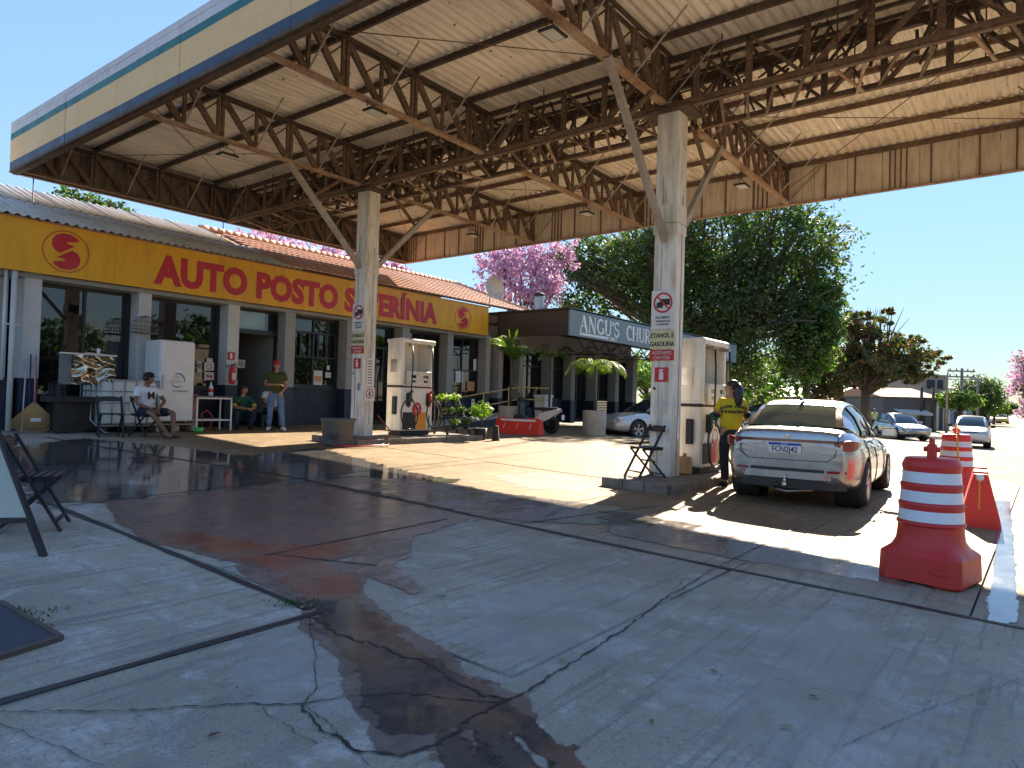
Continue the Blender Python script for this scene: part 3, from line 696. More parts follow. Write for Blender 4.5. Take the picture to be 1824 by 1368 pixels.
# signs on the posts --------------------------------------------------
def text(s, size, m, parent, loc, rot, name='lettering', ext=.002, off=0.0, sx=1.0, space=1.0, align='CENTER', shear=0):
    cu = bpy.data.curves.new(name, 'FONT'); cu.body = s; cu.size = size; cu.extrude = ext; cu.offset = off
    cu.align_x = align; cu.space_character = space; cu.shear = shear; cu.resolution_u = 3
    tmp = bpy.data.objects.new('tmp', cu); COL.objects.link(tmp)
    dg = bpy.context.evaluated_depsgraph_get(); dg.update()
    me = bpy.data.meshes.new_from_object(tmp.evaluated_get(dg), depsgraph=dg); me.name = name
    bpy.data.objects.remove(tmp); me.materials.clear(); me.materials.append(M[m] if isinstance(m, str) else m)
    o = bpy.data.objects.new(name, me); COL.objects.link(o); o.parent = parent
    o.location = loc; o.rotation_euler = rot; o.scale = (sx, 1, 1); return o
flat('ink', (.02, .02, .025)); flat('redink', (.50, .02, .02), .5); flat('cream', (.62, .56, .33), .6); flat('paperw', (.70, .69, .68), .6); flat('greenink', (.01, .15, .05)); flat('blueink', (.03, .09, .30))
M['ring_red'] = M['redink']
FACE = (R(90), 0, R(-90))    # text facing -U
def ring(r0, r1, n=28, y0=0, y1=.003, cx=0, cz=0):
    b = MB(); vs = []
    for k in range(n):
        t = 2*math.pi*k/n
        for r in (r0, r1): vs += [(cx+r*math.cos(t), y0, cz+r*math.sin(t)), (cx+r*math.cos(t), y1, cz+r*math.sin(t))]
    fs = []
    for k in range(n):
        a, c = 4*k, 4*((k+1) % n); fs += [(a, a+2, c+2, c), (a+1, c+1, c+3, a+3), (a, c, c+1, a+1), (a+2, a+3, c+3, c+2)]
    b.add(vs, fs); return b
def plate(name, label, w, h, m, par_loc, rz, cat='sign', t=.006, group=None):
    """thin sign board facing its local -Y, origin at its centre"""
    s = thing(name, label, cat, par_loc, rz, group); b = MB(); b.box((0, 0, 0), (w, t, h)); b.build('board', M[m] if isinstance(m, str) else m, s); return s
FR_ = (R(90), 0, 0)
def ext_sign(loc, rz, s, label):
    t = plate('extinguisher_sign', label, s, s, 'redink', loc, rz)
    b = MB(); b.prism([(-.16*s, -.36*s), (.16*s, -.36*s), (.16*s, .12*s), (.07*s, .2*s), (.07*s, .28*s), (.16*s, .33*s), (.1*s, .38*s), (-.16*s, .36*s), (-.2*s, .2*s), (-.12*s, .26*s), (-.07*s, .27*s), (-.07*s, .2*s), (-.16*s, .12*s)], -.006, -.004); b.build('extinguisher_mark', M['paperw'], t); return t
def post_signs(u, v, lab, scale=1):
    g0 = gz(u, v); fu = u-.18-.012; rz = R(-90)
    t = plate('no_trucks_sign', 'white no trucks sign with red ring on the '+lab, .40, .62, 'paperw', (fu, v+.0, g0+2.78), rz)
    ring(.135, .165, 28, -.008, -.004, 0, .11).build('red_ring', M['redink'], t)
    b = MB(); b.prism([(-.11, .03), (.0, .03), (.0, .07), (.12, .07), (.12, .17), (-.05, .17), (-.05, .13), (-.11, .11)], -.006, -.004); b.build('truck_mark', M['ink'], t)
    b = MB(); b.prism([(-.115, .21), (-.10, .23), (.115, .01), (.10, -.01)], -.010, -.007); b.build('red_bar', M['redink'], t)
    text('PROIBIDO', .055, 'ink', t, (0, -.006, -.145), FR_); text('TRÁFEGO DE', .042, 'ink', t, (0, -.006, -.20), FR_); text('CAMINHÃO', .042, 'ink', t, (0, -.006, -.25), FR_)
    t = plate('fuel_sign', 'cream sign reading ETANOL E GASOLINA on the '+lab, .42, .30, 'cream', (fu, v, g0+2.30), rz)
    text('ETANOL E', .105, 'ink', t, (0, -.006, .03), FR_, off=.002, sx=.82); text('GASOLINA', .105, 'ink', t, (0, -.006, -.105), FR_, off=.002, sx=.82)
    t = plate('cards_sign', 'red sign reading ACEITAMOS CARTÕES on the '+lab, .42, .17, 'redink', (fu, v, g0+2.05), rz)
    text('ACEITAMOS', .072, 'paperw', t, (0, -.006, .012), FR_, sx=.85); text('CARTÕES', .072, 'paperw', t, (0, -.006, -.065), FR_, sx=.9)
    ext_sign((fu, v, g0+1.74), rz, .23, 'red fire extinguisher sign on the '+lab)
    # torn sticker remains
    for k, (dy, z, w, h) in enumerate(((-.07, 1.22, .13, .20), (.12, 1.52, .05, .06))):
        b = MB(); n = 9; pts = [(math.cos(6.28*i/n)*w/2*random.uniform(.6, 1.2), math.sin(6.28*i/n)*h/2*random.uniform(.6, 1.2)) for i in range(n)]
        b.prism(pts, -.003, .0); s = b.build('torn_sticker', M['alu'] if k == 0 else M['matte_black']); s.location = (fu+.009, v+dy, g0+z); s.rotation_euler = (0, 0, rz)
        tag(s, ('grey torn sticker remains on the ' if k == 0 else 'small dark paint scar on the ')+lab, 'sticker')
post_signs(10.62, 4.93, 'nearest canopy post'); post_signs(10.7, 12.35, 'farther canopy post')
t = plate('no_smoking_sign', 'small white no smoking sign low on the farther canopy post', .30, .30, 'paperw', (10.72, 12.35-.205, gz(11, 12.5)+1.05), 0)
ring(.085, .11, 20, -.008, -.004, 0, .02).build('red_ring', M['redink'], t); b = MB(); b.prism([(-.03, -.03), (.03, -.03), (.02, .07), (-.02, .07)], -.006, -.004); b.build('flame_mark', M['ink'], t)
t = plate('price_list', 'tall white printed list on the farther canopy post', .2, .62, 'paperw', (10.71, 12.35-.205, gz(11, 12.5)+1.55), 0)
for k in range(9):
    b = MB(); b.box((0, -.005, .25-.062*k), (.12, .003, .018)); b.build('print_line', M['ink'], t)
# floodlights
def flood(loc, rz, lab, s=1.0):
    t = thing('floodlight', lab, 'floodlight', loc, rz, None)
    b = MB(); b.rbox((0, 0, 0), (.34*s, .24*s, .035), .008); b.build('housing', M['matte_black'], t)
    b = MB(); b.box((0, 0, -.022), (.28*s, .18*s, .006)); b.build('lens', flat('led_lens', (.62, .64, .55), .3), t)
    b = MB(); b.tube([(-.15*s, 0, .02), (-.15*s, .02, .14), (.15*s, .02, .14), (.15*s, 0, .02)], .008, 5); b.tube([(0, .02, .14), (0, .02, .3)], .01, 5); b.build('bracket', M['matte_black'], t)
for (px_, py_, v, nm) in ((985, 60, 5.0, 'black floodlight under the truss nearest the top edge, above the post with signs'), (668, 199, 8.75, 'black floodlight under the middle truss'), (405, 277, 12.4, 'black floodlight with wide bracket under the truss by the left fascia')):
    q = onV(px_, py_, v); flood(q, 0, nm)
for (px_, py_, v, nm) in ((843, 419, 12.4, 'small floodlight beyond the farther post on the right'), (1046, 380, 8.75, 'small floodlight on the middle truss beyond the main truss'), (1322, 331, 5.0, 'small floodlight on the truss right of the nearest post')):
    q = onV(px_, py_, v); flood(q, 0, nm)
# cables hanging from the canopy to the shop roof
for pts, lab in ((((5.9, 17.9, 6.0), (5.95, 18.0, 5.3), (5.75, 17.5, 4.9), (5.9, 17.2, 4.95)), 'black cable hanging from the canopy corner to the roof'),
                 (((10.4, 17.9, 6.0), (10.5, 17.9, 5.5), (10.0, 17.8, 5.1), (10.2, 17.6, 5.2)), 'thin slack cable hanging from the canopy over the tiles')):
    b = MB(); P = [Vector(p) for p in pts]; pp = []
    for i in range(17):
        t = i/16; q = P[0]*(1-t)**3+P[1]*3*t*(1-t)**2+P[2]*3*t*t*(1-t)+P[3]*t**3; pp.append(q)
    b.tube(pp, .013, 5); tag(b.build('cable', M['rubber']), lab, 'cable')
# ------------------------------------------------------------------ pump islands and pumps
def island(u0, u1, v0, v1, lab):
    c = ((u0+u1)/2, (v0+v1)/2); g0 = gz(*c); t = thing('pump_island', lab, 'kerb island', (c[0], c[1], g0)); hz = .13
    b = MB(); n = 8
    us = span(u0-c[0], u1-c[0], n)
    prof = [(v0-c[1], -.05), (v0-c[1]+.01, hz-.015), (v0-c[1]+.025, hz), (v1-c[1]-.025, hz), (v1-c[1]-.01, hz-.015), (v1-c[1], -.05)]
    vs = []
    for u in us:
        for (v, z) in prof: vs.append((u+random.uniform(-.004, .004), v+random.uniform(-.006, .006), z+.03*v))
    m = len(prof); b.add(vs, [(i*m+j, (i+1)*m+j, (i+1)*m+j+1, i*m+j+1) for i in range(n) for j in range(m-1)]+[tuple(range(m))[::-1], tuple(range(n*m, n*m+m))])
    b.build('kerb_body', M['island'], t)
    for k in range(5):     # kerb stones of the front end and long side
        b = MB(); a = v0-c[1]+.02+(v1-v0)*k/5
        if k < 3: b.rbox((u0-c[0]-.03, v0-c[1]+(v1-v0)*(k+.5)/3, .055+.03*(v0-c[1]+(v1-v0)*(k+.5)/3)), (.10, (v1-v0)/3-.01, .15), .012); b.build('kerb_stone', M['island'], t)
    L = u1-u0; nk = 6
    for k in range(nk):
        b = MB(); b.rbox((u0-c[0]+L*(k+.5)/nk, v0-c[1]-.03, .055+.03*(v0-c[1])), (L/nk-.012, .10, .15), .012); b.build('kerb_stone', M['island'], t)
    return t
M['island'] = mat('worn_kerb_concrete', (.22, .19, .155), .85, dirt=(.08, .065, .05), scale=4, amt=.8, bmp=.5)
island(9.5, 13.1, 4.32, 5.4, 'low worn kerb island under the nearest post and pump')
island(9.8, 13.9, 11.5, 12.85, 'low worn kerb island under the farther post and pump')
def loop_hose(b, a, c, drop, out, n=26, r=.016):
    """hose leaving a, hanging in a big loop in front, ending at c"""
    P = []
    for i in range(n+1):
        t = i/n; p = Vector(a)*(1-t)+Vector(c)*t; w = math.sin(math.pi*t)
        P.append(Vector((p.x+out[0]*w, p.y+out[1]*w-.02, p.z-drop*w)))
    b.tube(P, r, 6)
def pump(u, v, lab, style=0, dz=.13):
    g0 = gz(u, v)+dz; t = thing('fuel_pump', lab, 'fuel pump', (u, v, g0)); L, D, Hh = 1.05, .50, 2.22
    b = MB()   # lower cabinet, narrower at the foot
    b.rbox((0, 0, .06), (L-.10, D-.08, .12), .01, 0, 1); b.rbox((0, 0, .66), (L, D, 1.10), .02)
    b.build('cabinet', [M['pump'], M['matte_black']], t)
    b = MB()   # upper portal: two ends, back and top hood
    b.rbox((-L/2+.05, 0, 1.70), (.10, D, 1.0), .015); b.rbox((L/2-.04, 0, 1.70), (.08, D, 1.0), .015)
    b.box((0, D/2-.03, 1.70), (L-.19, .03, .98)); b.build('portal', M['pump'], t)
    b = MB(); b.prism([(-D/2-.02, 2.16), (D/2, 2.16), (D/2, 2.24), (-D/2+.02, 2.27), (-D/2-.04, 2.24)], -L/2-.015, L/2+.015, 'YZ'); b.build('hood', M['pump'], t)
    b = MB(); b.rbox((0, -D/2+.10, 1.02+.45*(0)), (L-.24, .18, .05), .01); b.rbox((0, -D/2+.02, 1.33), (L-.26, .16, .36), .012); b.build('display_head', M['pumpface'], t)
    for k, x in enumerate((-.2, .2)):
        b = MB(); b.box((x, -D/2-.062, 1.38), (.16, .006, .07)); b.build('display', M['glass'], t)
        b = MB(); b.box((x, -D/2-.062, 1.27), (.12, .006, .05)); b.build('display', M['glass'], t)
    b = MB(); b.rbox((0, -D/2-.006, .82), (L-.16, .012, .52), .004); b.build('nozzle_panel', M['white'], t)
    b = MB(); b.rbox((-.05, .05, 1.40), (.26, .2, .24), .01); b.build('meter_box', M['alu'], t)
    b = MB(); b.rbox((-L/2+.02, 0, 1.14), (L*.0+.08, D+.02, .05), .008); b.rbox((0, -D/2, 1.135), (L+.02, .03, .035), .006); b.build('rubber_trim', M['matte_black'], t)
    b = MB(); b.box((-L/2-.004, .02, 1.62), (.01, .2, .30)); b.build('vent_grille', M['alu'], t)
    b = MB(); b.rbox((-L/2-.02, -.05, .70), (.06, .12, .42), .01); b.build('side_holder', M['matte_black'], t)
    if style == 1:
        for x0, x1, m in ((-L/2+.06, -.05, 'matte_black'), (-.05, .3, 'f_orange')):
            b = MB(); b.box(((x0+x1)/2, -D/2-.008, .34), (x1-x0, .008, .40)); b.build('decal_band', M[m], t)
        b = MB(); b.box((L/2-.12, -D/2-.009, .30), (.03, .008, .34)); b.build('decal_band', M['green'], t)
        b = MB(); b.prism([(.16*math.cos(6.28*i/18)-.02, .62+.16*math.sin(6.28*i/18)) for i in range(18)], -D/2-.019, -D/2-.008); b.build('round_emblem', M['redink'], t)
        lg = text('S', .22, 'paperw', t, (-.02, -D/2-.022, .545), FR_, off=.008, name='emblem_letter')
    else:
        for x0, x1, m in ((-L/2+.06, -.1, 'matte_black'), (-.1, .1, 'redink'), (.1, .3, 'f_peach')):
            b = MB(); b.box(((x0+x1)/2, -D/2-.008, .34), (x1-x0, .008, .34)); b.build('decal_band', M[m], t)
        ring(.10, .13, 20, -D/2-.014, -D/2-.008, .05, .62).build('round_emblem', M['redink'], t)
    for x, m in ((-.32, 'green'), (.34, 'redink')):
        b = MB()
        b.rbox((x, -D/2-.07, .86), (.065, .09, .22), .015); b.beam((x, -D/2-.06, .98), (x, -D/2-.16, 1.04), .05, .05); b.tube([(x, -D/2-.10, .76), (x+.01, -D/2-.06, .68), (x, -D/2-.03, .66)], .014, 6)
        b.build('nozzle', M[m], t)
        b = MB(); b.rbox((x, -D/2-.035, .84), (.12, .06, .30), .01); b.build('nozzle_holder', M['matte_black'], t)
        b = MB(); b.beam((x+.06, -D/2+.05, 2.12), (x-.02, -D/2-.13, 2.10), .05, .06); b.build('hose_arm', M['alu'], t)
        b = MB(); sg = -1 if x < 0 else 1
        P = [Vector((x-.02, -D/2-.13, 2.08)), Vector((x+.03, -D/2-.15, 1.9)), Vector((x+.01, -D/2-.14, 1.4)), Vector((x-.05, -D/2-.14, .95))]
        cx, cz, rr = x+(-.12 if x < 0 else .05), .50, (.40 if style == 0 else .36)
        for i in range(22):
            a = math.pi*.45 - i/21*math.pi*2.05*(1)
            P.append(Vector((cx+rr*.8*math.cos(a)*1.0, -D/2-.16-.06*math.sin(i/21*3.1), cz+rr*.98*math.sin(a))))
        P.append(Vector((x, -D/2-.17, .80)))
        # smooth it
        for _ in range(2): P = [P[0]]+[(P[i-1]+P[i]*2+P[i+1])/4 for i in range(1, len(P)-1)]+[P[-1]]
        b.tube(P, .017, 7); b.build('hose', M['hose'], t)
    return t
flat('f_orange', (.70, .27, .02)); flat('f_peach', (.62, .36, .22))
pump(11.72, 4.80, 'tall grimy fuel pump behind the nearest post with two black hoses')
pump(11.98, 12.14, 'cream fuel pump behind the farther post with orange and black decal', 1)
# things on the islands
t = thing('fire_extinguisher', 'red fire extinguisher hanging behind the nearest post on its left', 'fire extinguisher', (11.9, 5.36, gz(12, 5.4)+1.35))
b = MB(); b.lathe([(.02, 0), (.085, .02), (.09, .06), (.09, .46), (.06, .54), (.025, .57), (.025, .62)], n=16); b.build('cylinder', M['redpf'], t)
b = MB(); b.box((0, 0, .65), (.04, .14, .03)); b.beam((0, -.06, .66), (0, .08, .72), .02); b.build('handle', M['matte_black'], t)
t = thing('jerry_can', 'brown plastic can at the foot of the nearest post', 'can', (10.98, 4.74, gz(11, 4.8)+.13))
b = MB(); b.rbox((0, 0, .15), (.16, .22, .30), .03); b.lathe([(.03, .3), (.03, .35)], n=10); b.build('body', flat('amber_plastic', (.42, .26, .12), .4), t)
# grey bucket
t = thing('bucket', 'big dark grey rubber planter bucket in front of the farther post', 'bucket', (9.55, 11.75, gz(9.9, 11.7)))
b = MB(); b.lathe([(.27, 0), (.30, .05), (.34, .50), (.37, .52), (.37, .56), (.335, .56), (.32, .50), (.30, .45)], n=28); b.build('tub', mat('grey_rubber', (.10, .10, .10), .7, dirt=(.17, .16, .15), scale=5), t)
b = MB(); b.box((-.28, -.2, .2), (.06, .16, .10), R(40)); b.build('handle', M['rubber'], t)
b = MB(); b.lathe([(.001, .47), (.31, .47)], n=20, cap=False); b.build('soil', M['bark'], t)
b = MB(); P = []
for i in range(70):
    a = i/69*math.pi*4.6; r = .38+.25*i/69; P.append((9.9+math.cos(a)*r*1.2, 11.45+math.sin(a)*r*.75, gz(10, 11.6)+.02+.015*random.random()))
P += [(10.6, 11.4, gz(10.9, 11.5)+.12), (10.85, 11.6, gz(11, 12)+.3), (10.95, 12.1, gz(11, 12)+.6)]
b.tube(P, .013, 6); tag(b.build('garden_hose', flat('red_hose', (.42, .04, .03), .4)), 'red garden hose coiled round the grey bucket', 'hose')
# tiered plant stand behind the farther pump
t = thing('plant_stand', 'black tiered plant stand beside the farther pump', 'plant stand', (13.3, 11.9, gz(14, 11.9)+.02))
for x in (-.42, .42):
    b = MB(); b.beam((x, -.25, 0), (x, .25, 1.0), .04); b.beam((x, .25, 0), (x, .25, 1.0), .04); b.build('side_frame', M['matte_black'], t)
for z, y in ((.25, -.2), (.55, -.05), (.85, .12)):
    b = MB()
    for k in range(3): b.box((0, y-.07+.07*k, z), (.9, .05, .02))
    b.build('shelf', M['matte_black'], t)
def leaf_ball(b, c, r, n, s, flatness=1.0, up_=.3):
    for i in range(n):
        d = Vector((random.gauss(0, 1), random.gauss(0, 1), random.gauss(0, 1)*flatness)).normalized()*r*random.uniform(.45, 1)
        p = Vector(c)+Vector((d.x, d.y, d.z*flatness)); nrm = (d.normalized()+Vector((random.uniform(-.6, .6), random.uniform(-.6, .6), up_+random.uniform(-.3, .6)))).normalized()
        a = nrm.orthogonal().normalized(); a = Matrix.Rotation(random.uniform(0, 6.28), 3, nrm) @ a; q = nrm.cross(a); ss = s*random.uniform(.6, 1.3)
        b.add([p-a*ss, p+q*ss*.5, p+a*ss*1.05+nrm*ss*.15, p-q*ss*.5], [(0, 1, 2, 3)])
for k, (x, y, z, r, m, lab) in enumerate(((-.28, .12, .92, .17, 'leaf_bright', 'left pot of bright lettuce-green leaves on the top shelf of the stand'), (.1, .12, .92, .17, 'leaf_bright', 'right pot of bright green leaves on the top shelf of the stand'),
      (-.25, -.05, .62, .12, 'leaf_mid', 'left small plant on the middle shelf of the stand'), (.2, -.05, .62, .12, 'leaf_mid', 'right small plant on the middle shelf of the stand'), (-.2, -.2, .32, .12, 'leaf_bright', 'left seedling on the lowest shelf of the stand'), (.25, -.2, .32, .13, 'leaf_mid', 'right seedling on the lowest shelf of the stand'))):
    q = thing('potted_plant', lab, 'plant', (13.3+x, 11.9+y, gz(14, 11.9)+.02+z-.06)); b = MB(); b.lathe([(.06, 0), (.085, .12), (.07, .12)], n=12); b.build('pot', M['matte_black'], q)
    b = MB(); leaf_ball(b, (0, 0, .18), r*1.2, 90, .055, .6); b.build('foliage', M[m], q, fix=False)
q = thing('potted_plant', 'taller leafy shrub in a black pot at the right end of the plant stand', 'plant', (13.95, 11.55, gz(14.5, 11.6)))
b = MB(); b.lathe([(.12, 0), (.17, .30), (.15, .30)], n=14); b.build('pot', M['matte_black'], q)
b = MB(); [b.tube([(0, 0, .28), (.05*math.cos(a), .05*math.sin(a), .5), (.16*math.cos(a), .16*math.sin(a), .85)], .008, 4) for a in (0, 1.3, 2.6, 3.9, 5.1)]; b.build('stem', M['bark'], q)
b = MB(); leaf_ball(b, (0, 0, .75), .33, 260, .06, .8); b.build('foliage', M['leaf_bright'], q, fix=False)
b = MB(); t = thing('traffic_cone', 'small black cone stub standing on the concrete right of the plant stand', 'cone', (14.2, 11.25, gz(14.7, 11.2)))
b.lathe([(.11, 0), (.10, .03), (.06, .36), (.05, .38)], n=12); b.build('body', M['matte_black'], t)
# ------------------------------------------------------------------ shop building
FL = .49
shop = thing('shop_building', 'long low service station shop with yellow fascia, grey columns and dark windows', 'building', (12, 16.8, FL))
def sp(name, b, m, par=None, kind=None): return b.build(name, m, par or shop, world=True, kind=kind, fix=False)
WV, CVf = 16.8, 16.4
colx = [(5.33, 5.65), (7.58, 7.87), (9.77, 10.09), (11.45, 11.77), (13.55, 13.87), (15.78, 16.10), (17.91, 18.2), (20.0, 20.26)]
for i, (a, b_) in enumerate(colx):
    b = MB(); b.rbox(((a+b_)/2, (CVf+WV)/2+.02, (1.55+3.70)/2), (b_-a, WV-CVf+.04, 2.15), .01)
    sp('column', b, M['wallwhite'] if i < 3 else M['wall'])
    b = MB(); b.rbox(((a+b_)/2, (CVf+WV)/2+.03, (FL-.06+1.55)/2), (b_-a+.01, WV-CVf+.03, 1.55-FL+.06), .01); sp('column_base', b, M['navy'])
b = MB(); b.box((12.5, WV+.12, 3.74), (16.2, .24, .34)); sp('lintel', b, M['wall'])
b = MB(); b.box((12.2, 16.52, 3.62), (15.6, .30, .09)); sp('fascia_soffit', b, M['wall'])
# interior shell
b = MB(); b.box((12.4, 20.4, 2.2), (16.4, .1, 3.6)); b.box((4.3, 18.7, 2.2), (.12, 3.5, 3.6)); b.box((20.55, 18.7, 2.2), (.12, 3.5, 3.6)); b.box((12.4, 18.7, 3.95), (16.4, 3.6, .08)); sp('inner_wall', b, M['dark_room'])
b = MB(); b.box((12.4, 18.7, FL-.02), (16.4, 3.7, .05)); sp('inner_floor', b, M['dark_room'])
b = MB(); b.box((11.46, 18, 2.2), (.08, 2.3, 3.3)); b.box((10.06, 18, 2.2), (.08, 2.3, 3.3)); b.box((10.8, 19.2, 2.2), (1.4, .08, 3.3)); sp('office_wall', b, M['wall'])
# windows and low brick walls
def bricks(u0, u1, z0, z1, v=WV, bl=.21, bh=.078):
    b = MB(); z = z0; r = 0
    while z < z1-.02:
        u = u0-(bl/2 if r % 2 else 0)
        while u < u1:
            a, c = max(u, u0), min(u+bl-.012, u1); 
            if c-a > .03: b.box(((a+c)/2, v+.03+random.uniform(-.004, .004), z+bh/2-.004), (c-a, .06, bh-.012))
            u += bl
        z += bh; r += 1
    return b
def window(u0, u1, z0, z1, cols=2, rows=(.78,), bars=True, name='window', gl='glass'):
    w = bpy.data.objects.new(name, None); COL.objects.link(w); w.parent = shop; w.location = ((u0+u1)/2-12, WV-.0-16.8, 0)
    b = MB(); t = .07
    for (a, c) in (((u0, z0), (u1, z0)), ((u0, z1), (u1, z1))): b.box(((u0+u1)/2, WV+.02, a[1]+(t/2 if a[1] == z0 else -t/2)), (u1-u0, .09, t))
    for u in (u0+t/2, u1-t/2): b.box((u, WV+.02, (z0+z1)/2), (t, .09, z1-z0-2*t))
    zs = [z0+t]+[z0+(z1-z0)*r for r in rows]+[z1-t]
    for z in zs[1:-1]: b.box(((u0+u1)/2, WV+.02, z), (u1-u0-2*t, .07, .06))
    cs = span(u0+t, u1-t, cols)
    for c in cs[1:-1]: b.box((c, WV+.018, (z0+z1)/2), (.05, .075, z1-z0-2*t))
    sp('frame', b, M['black'], w)
    for i in range(cols):
        for j in range(len(zs)-1):
            b = MB(); b.box(((cs[i]+cs[i+1])/2, WV+.03, (zs[j]+zs[j+1])/2), (cs[i+1]-cs[i], .012, zs[j+1]-zs[j]), rot=Matrix.Rotation(random.uniform(-.012, .012), 3, 'Z') @ Matrix.Rotation(random.uniform(-.01, .012), 3, 'X')); sp('pane', b, M[gl], w)
    if bars:
        n = 6
        for i in range(n):
            u = u0+.12+(u1-u0-.24)*i/(n-1); b = MB(); b.box((u, WV-.03, z0+(z1-z0)*.60), (.055, .03, (z1-z0)*.34)); sp('bar', b, M['black'], w)
        b = MB(); b.box(((u0+u1)/2, WV-.03, z0+(z1-z0)*.43), (u1-u0-.1, .035, .04)); b.box(((u0+u1)/2, WV-.03, z0+(z1-z0)*.775), (u1-u0-.1, .035, .04)); sp('bar', b, M['black'], w)
    return w
bays = [(5.65, 7.58), (7.87, 9.77), (10.09, 11.45), (11.77, 13.55), (13.87, 15.78), (16.10, 17.91), (18.2, 20.0)]
window(5.67, 7.56, .95, 3.56, 2, (), False); window(7.89, 9.75, 1.45, 3.56, 1, (), False)
window(11.79, 13.53, 1.58, 3.56, 2, (.78,)); window(13.89, 15.76, .52, 3.56, 2, (.78,)); window(16.12, 17.89, 1.58, 3.56, 2, (.80,), False); window(18.22, 19.98, 1.40, 3.56, 2, (.45, .80), False)
for (a, c, z) in ((5.65, 7.58, .93), (7.87, 9.77, 1.43), (11.77, 13.55, 1.56), (16.1, 17.91, 1.56), (18.2, 20.0, 1.38)):
    sp('brickwork', bricks(a, c, FL-.03, z), M['navy'], kind='stuff')
    b = MB(); b.box(((a+c)/2, WV+.12, (FL+z)/2), (c-a, .10, z-FL)); b.box(((a+c)/2, WV+.02, z+.0), (c-a, .14, .04)); sp('sill_wall', b, M['navy'])
# doorway: transom, frame, open door
w = bpy.data.objects.new('doorway', None); COL.objects.link(w); w.parent = shop
b = MB(); b.box((10.12, WV, 2.0), (.06, .1, 3.0)); b.box((11.42, WV, 2.0), (.06, .1, 3.0)); b.box((10.77, WV, 2.98), (1.3, .14, .12)); b.box((10.77, WV, 3.54), (1.3, .1, .06)); sp('door_frame', b, M['black'], w)
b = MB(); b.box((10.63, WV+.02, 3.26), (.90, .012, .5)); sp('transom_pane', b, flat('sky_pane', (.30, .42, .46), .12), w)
b = MB(); b.box((11.22, WV+.02, 3.26), (.28, .012, .5)); sp('transom_pane', b, M['glass'], w)
b = MB(); b.rbox((10.38, 17.6, 1.35), (.45, .5, 1.75), .01); q = sp('cupboard', b, flat('brown_card', (.20, .145, .09))); q.parent = None; q.matrix_world = Matrix.Identity(4)
me = q.data
for v_ in me.vertices: v_.co = v_.co+Vector((12, 16.8, FL))
tag(q, 'brown cupboard standing inside the open doorway', 'cupboard')
# fascia boards
b0 = None
fb = bpy.data.objects.new('fascia', None); COL.objects.link(fb); fb.parent = shop
for (a, c) in ((3.2, 6.95), (6.95, 10.2), (10.2, 13.4), (13.4, 16.6), (16.6, 19.82)):
    b = MB(); b.box(((a+c)/2, 16.24, 4.175), (c-a-.006, .07, 1.01)); b.box(((a+c)/2, 16.32, 4.69), (c-a-.006, .24, .03)); sp('fascia_board', b, M['yellow'], fb)
b = MB(); b.box((11.6, 16.6, 4.2), (16.4, .10, .9)); sp('upstand', b, M['wall'], fb)
FY = 16.2
t_ = text('AUTO POSTO SEVERÍNIA', 1.0, 'red', None, (0, 0, 0), (R(90), 0, 0), 'fascia_lettering', .004, .050, 1, 1.04, 'LEFT')
ua, ub = onV(274, 500, FY).x, onV(778, 578, FY).x
xs = [v_.co.x for v_ in t_.data.vertices]; ys = [v_.co.y for v_ in t_.data.vertices if v_.co.x < min(xs)+.6]
kx = (ub-ua)/(max(xs)-min(xs)); kz = .69/(max(ys)-min(ys))
for v_ in t_.data.vertices:
    x, y, z = v_.co; v_.co = (ua+(x-min(xs))*kx-12, FY-z*1.0-.003-16.8, 3.80+(y-min(ys))*kz-FL)
t_.rotation_euler = (0, 0, 0); t_.parent = fb; t_.location = (0, 0, 0)
def slogo(cx, cz, r, sx):
    lg = bpy.data.objects.new('emblem', None); COL.objects.link(lg); lg.parent = shop
    S = [(.60, .50), (.50, .64), (.22, .78), (-.12, .78), (-.40, .66), (-.55, .42), (-.56, .16), (-.44, -.04), (-.22, -.17), (.02, -.02), (.30, .17), (.44, .26), (.24, .27), (.10, .30), (.06, .37), (.12, .41), (.26, .41)]
    for sg in (1, -1):
        b = MB(); b.prism([(cx+(x-.05)*r*sx*sg, cz+(z+.07)*r*sg) for x, z in S], FY-.008, FY-.002); sp('emblem_lobe', b, M['red'], lg)
    b = ring(r*.965, r*1.0, 40, -.008, -.002); b.v = [(cx+x*sx, FY+y, cz+z) for x, y, z in b.v]; sp('emblem_ring', b, M['red'], lg)
a = onV(118, 449, FY); slogo(a.x, 4.19, .43, (onV(160, 450, FY).x-onV(76, 450, FY).x)/2/.43)
a = onV(825, 566, FY); slogo(a.x, 4.17, .41, (onV(840, 566, FY).x-onV(811, 566, FY).x)/2/.41)
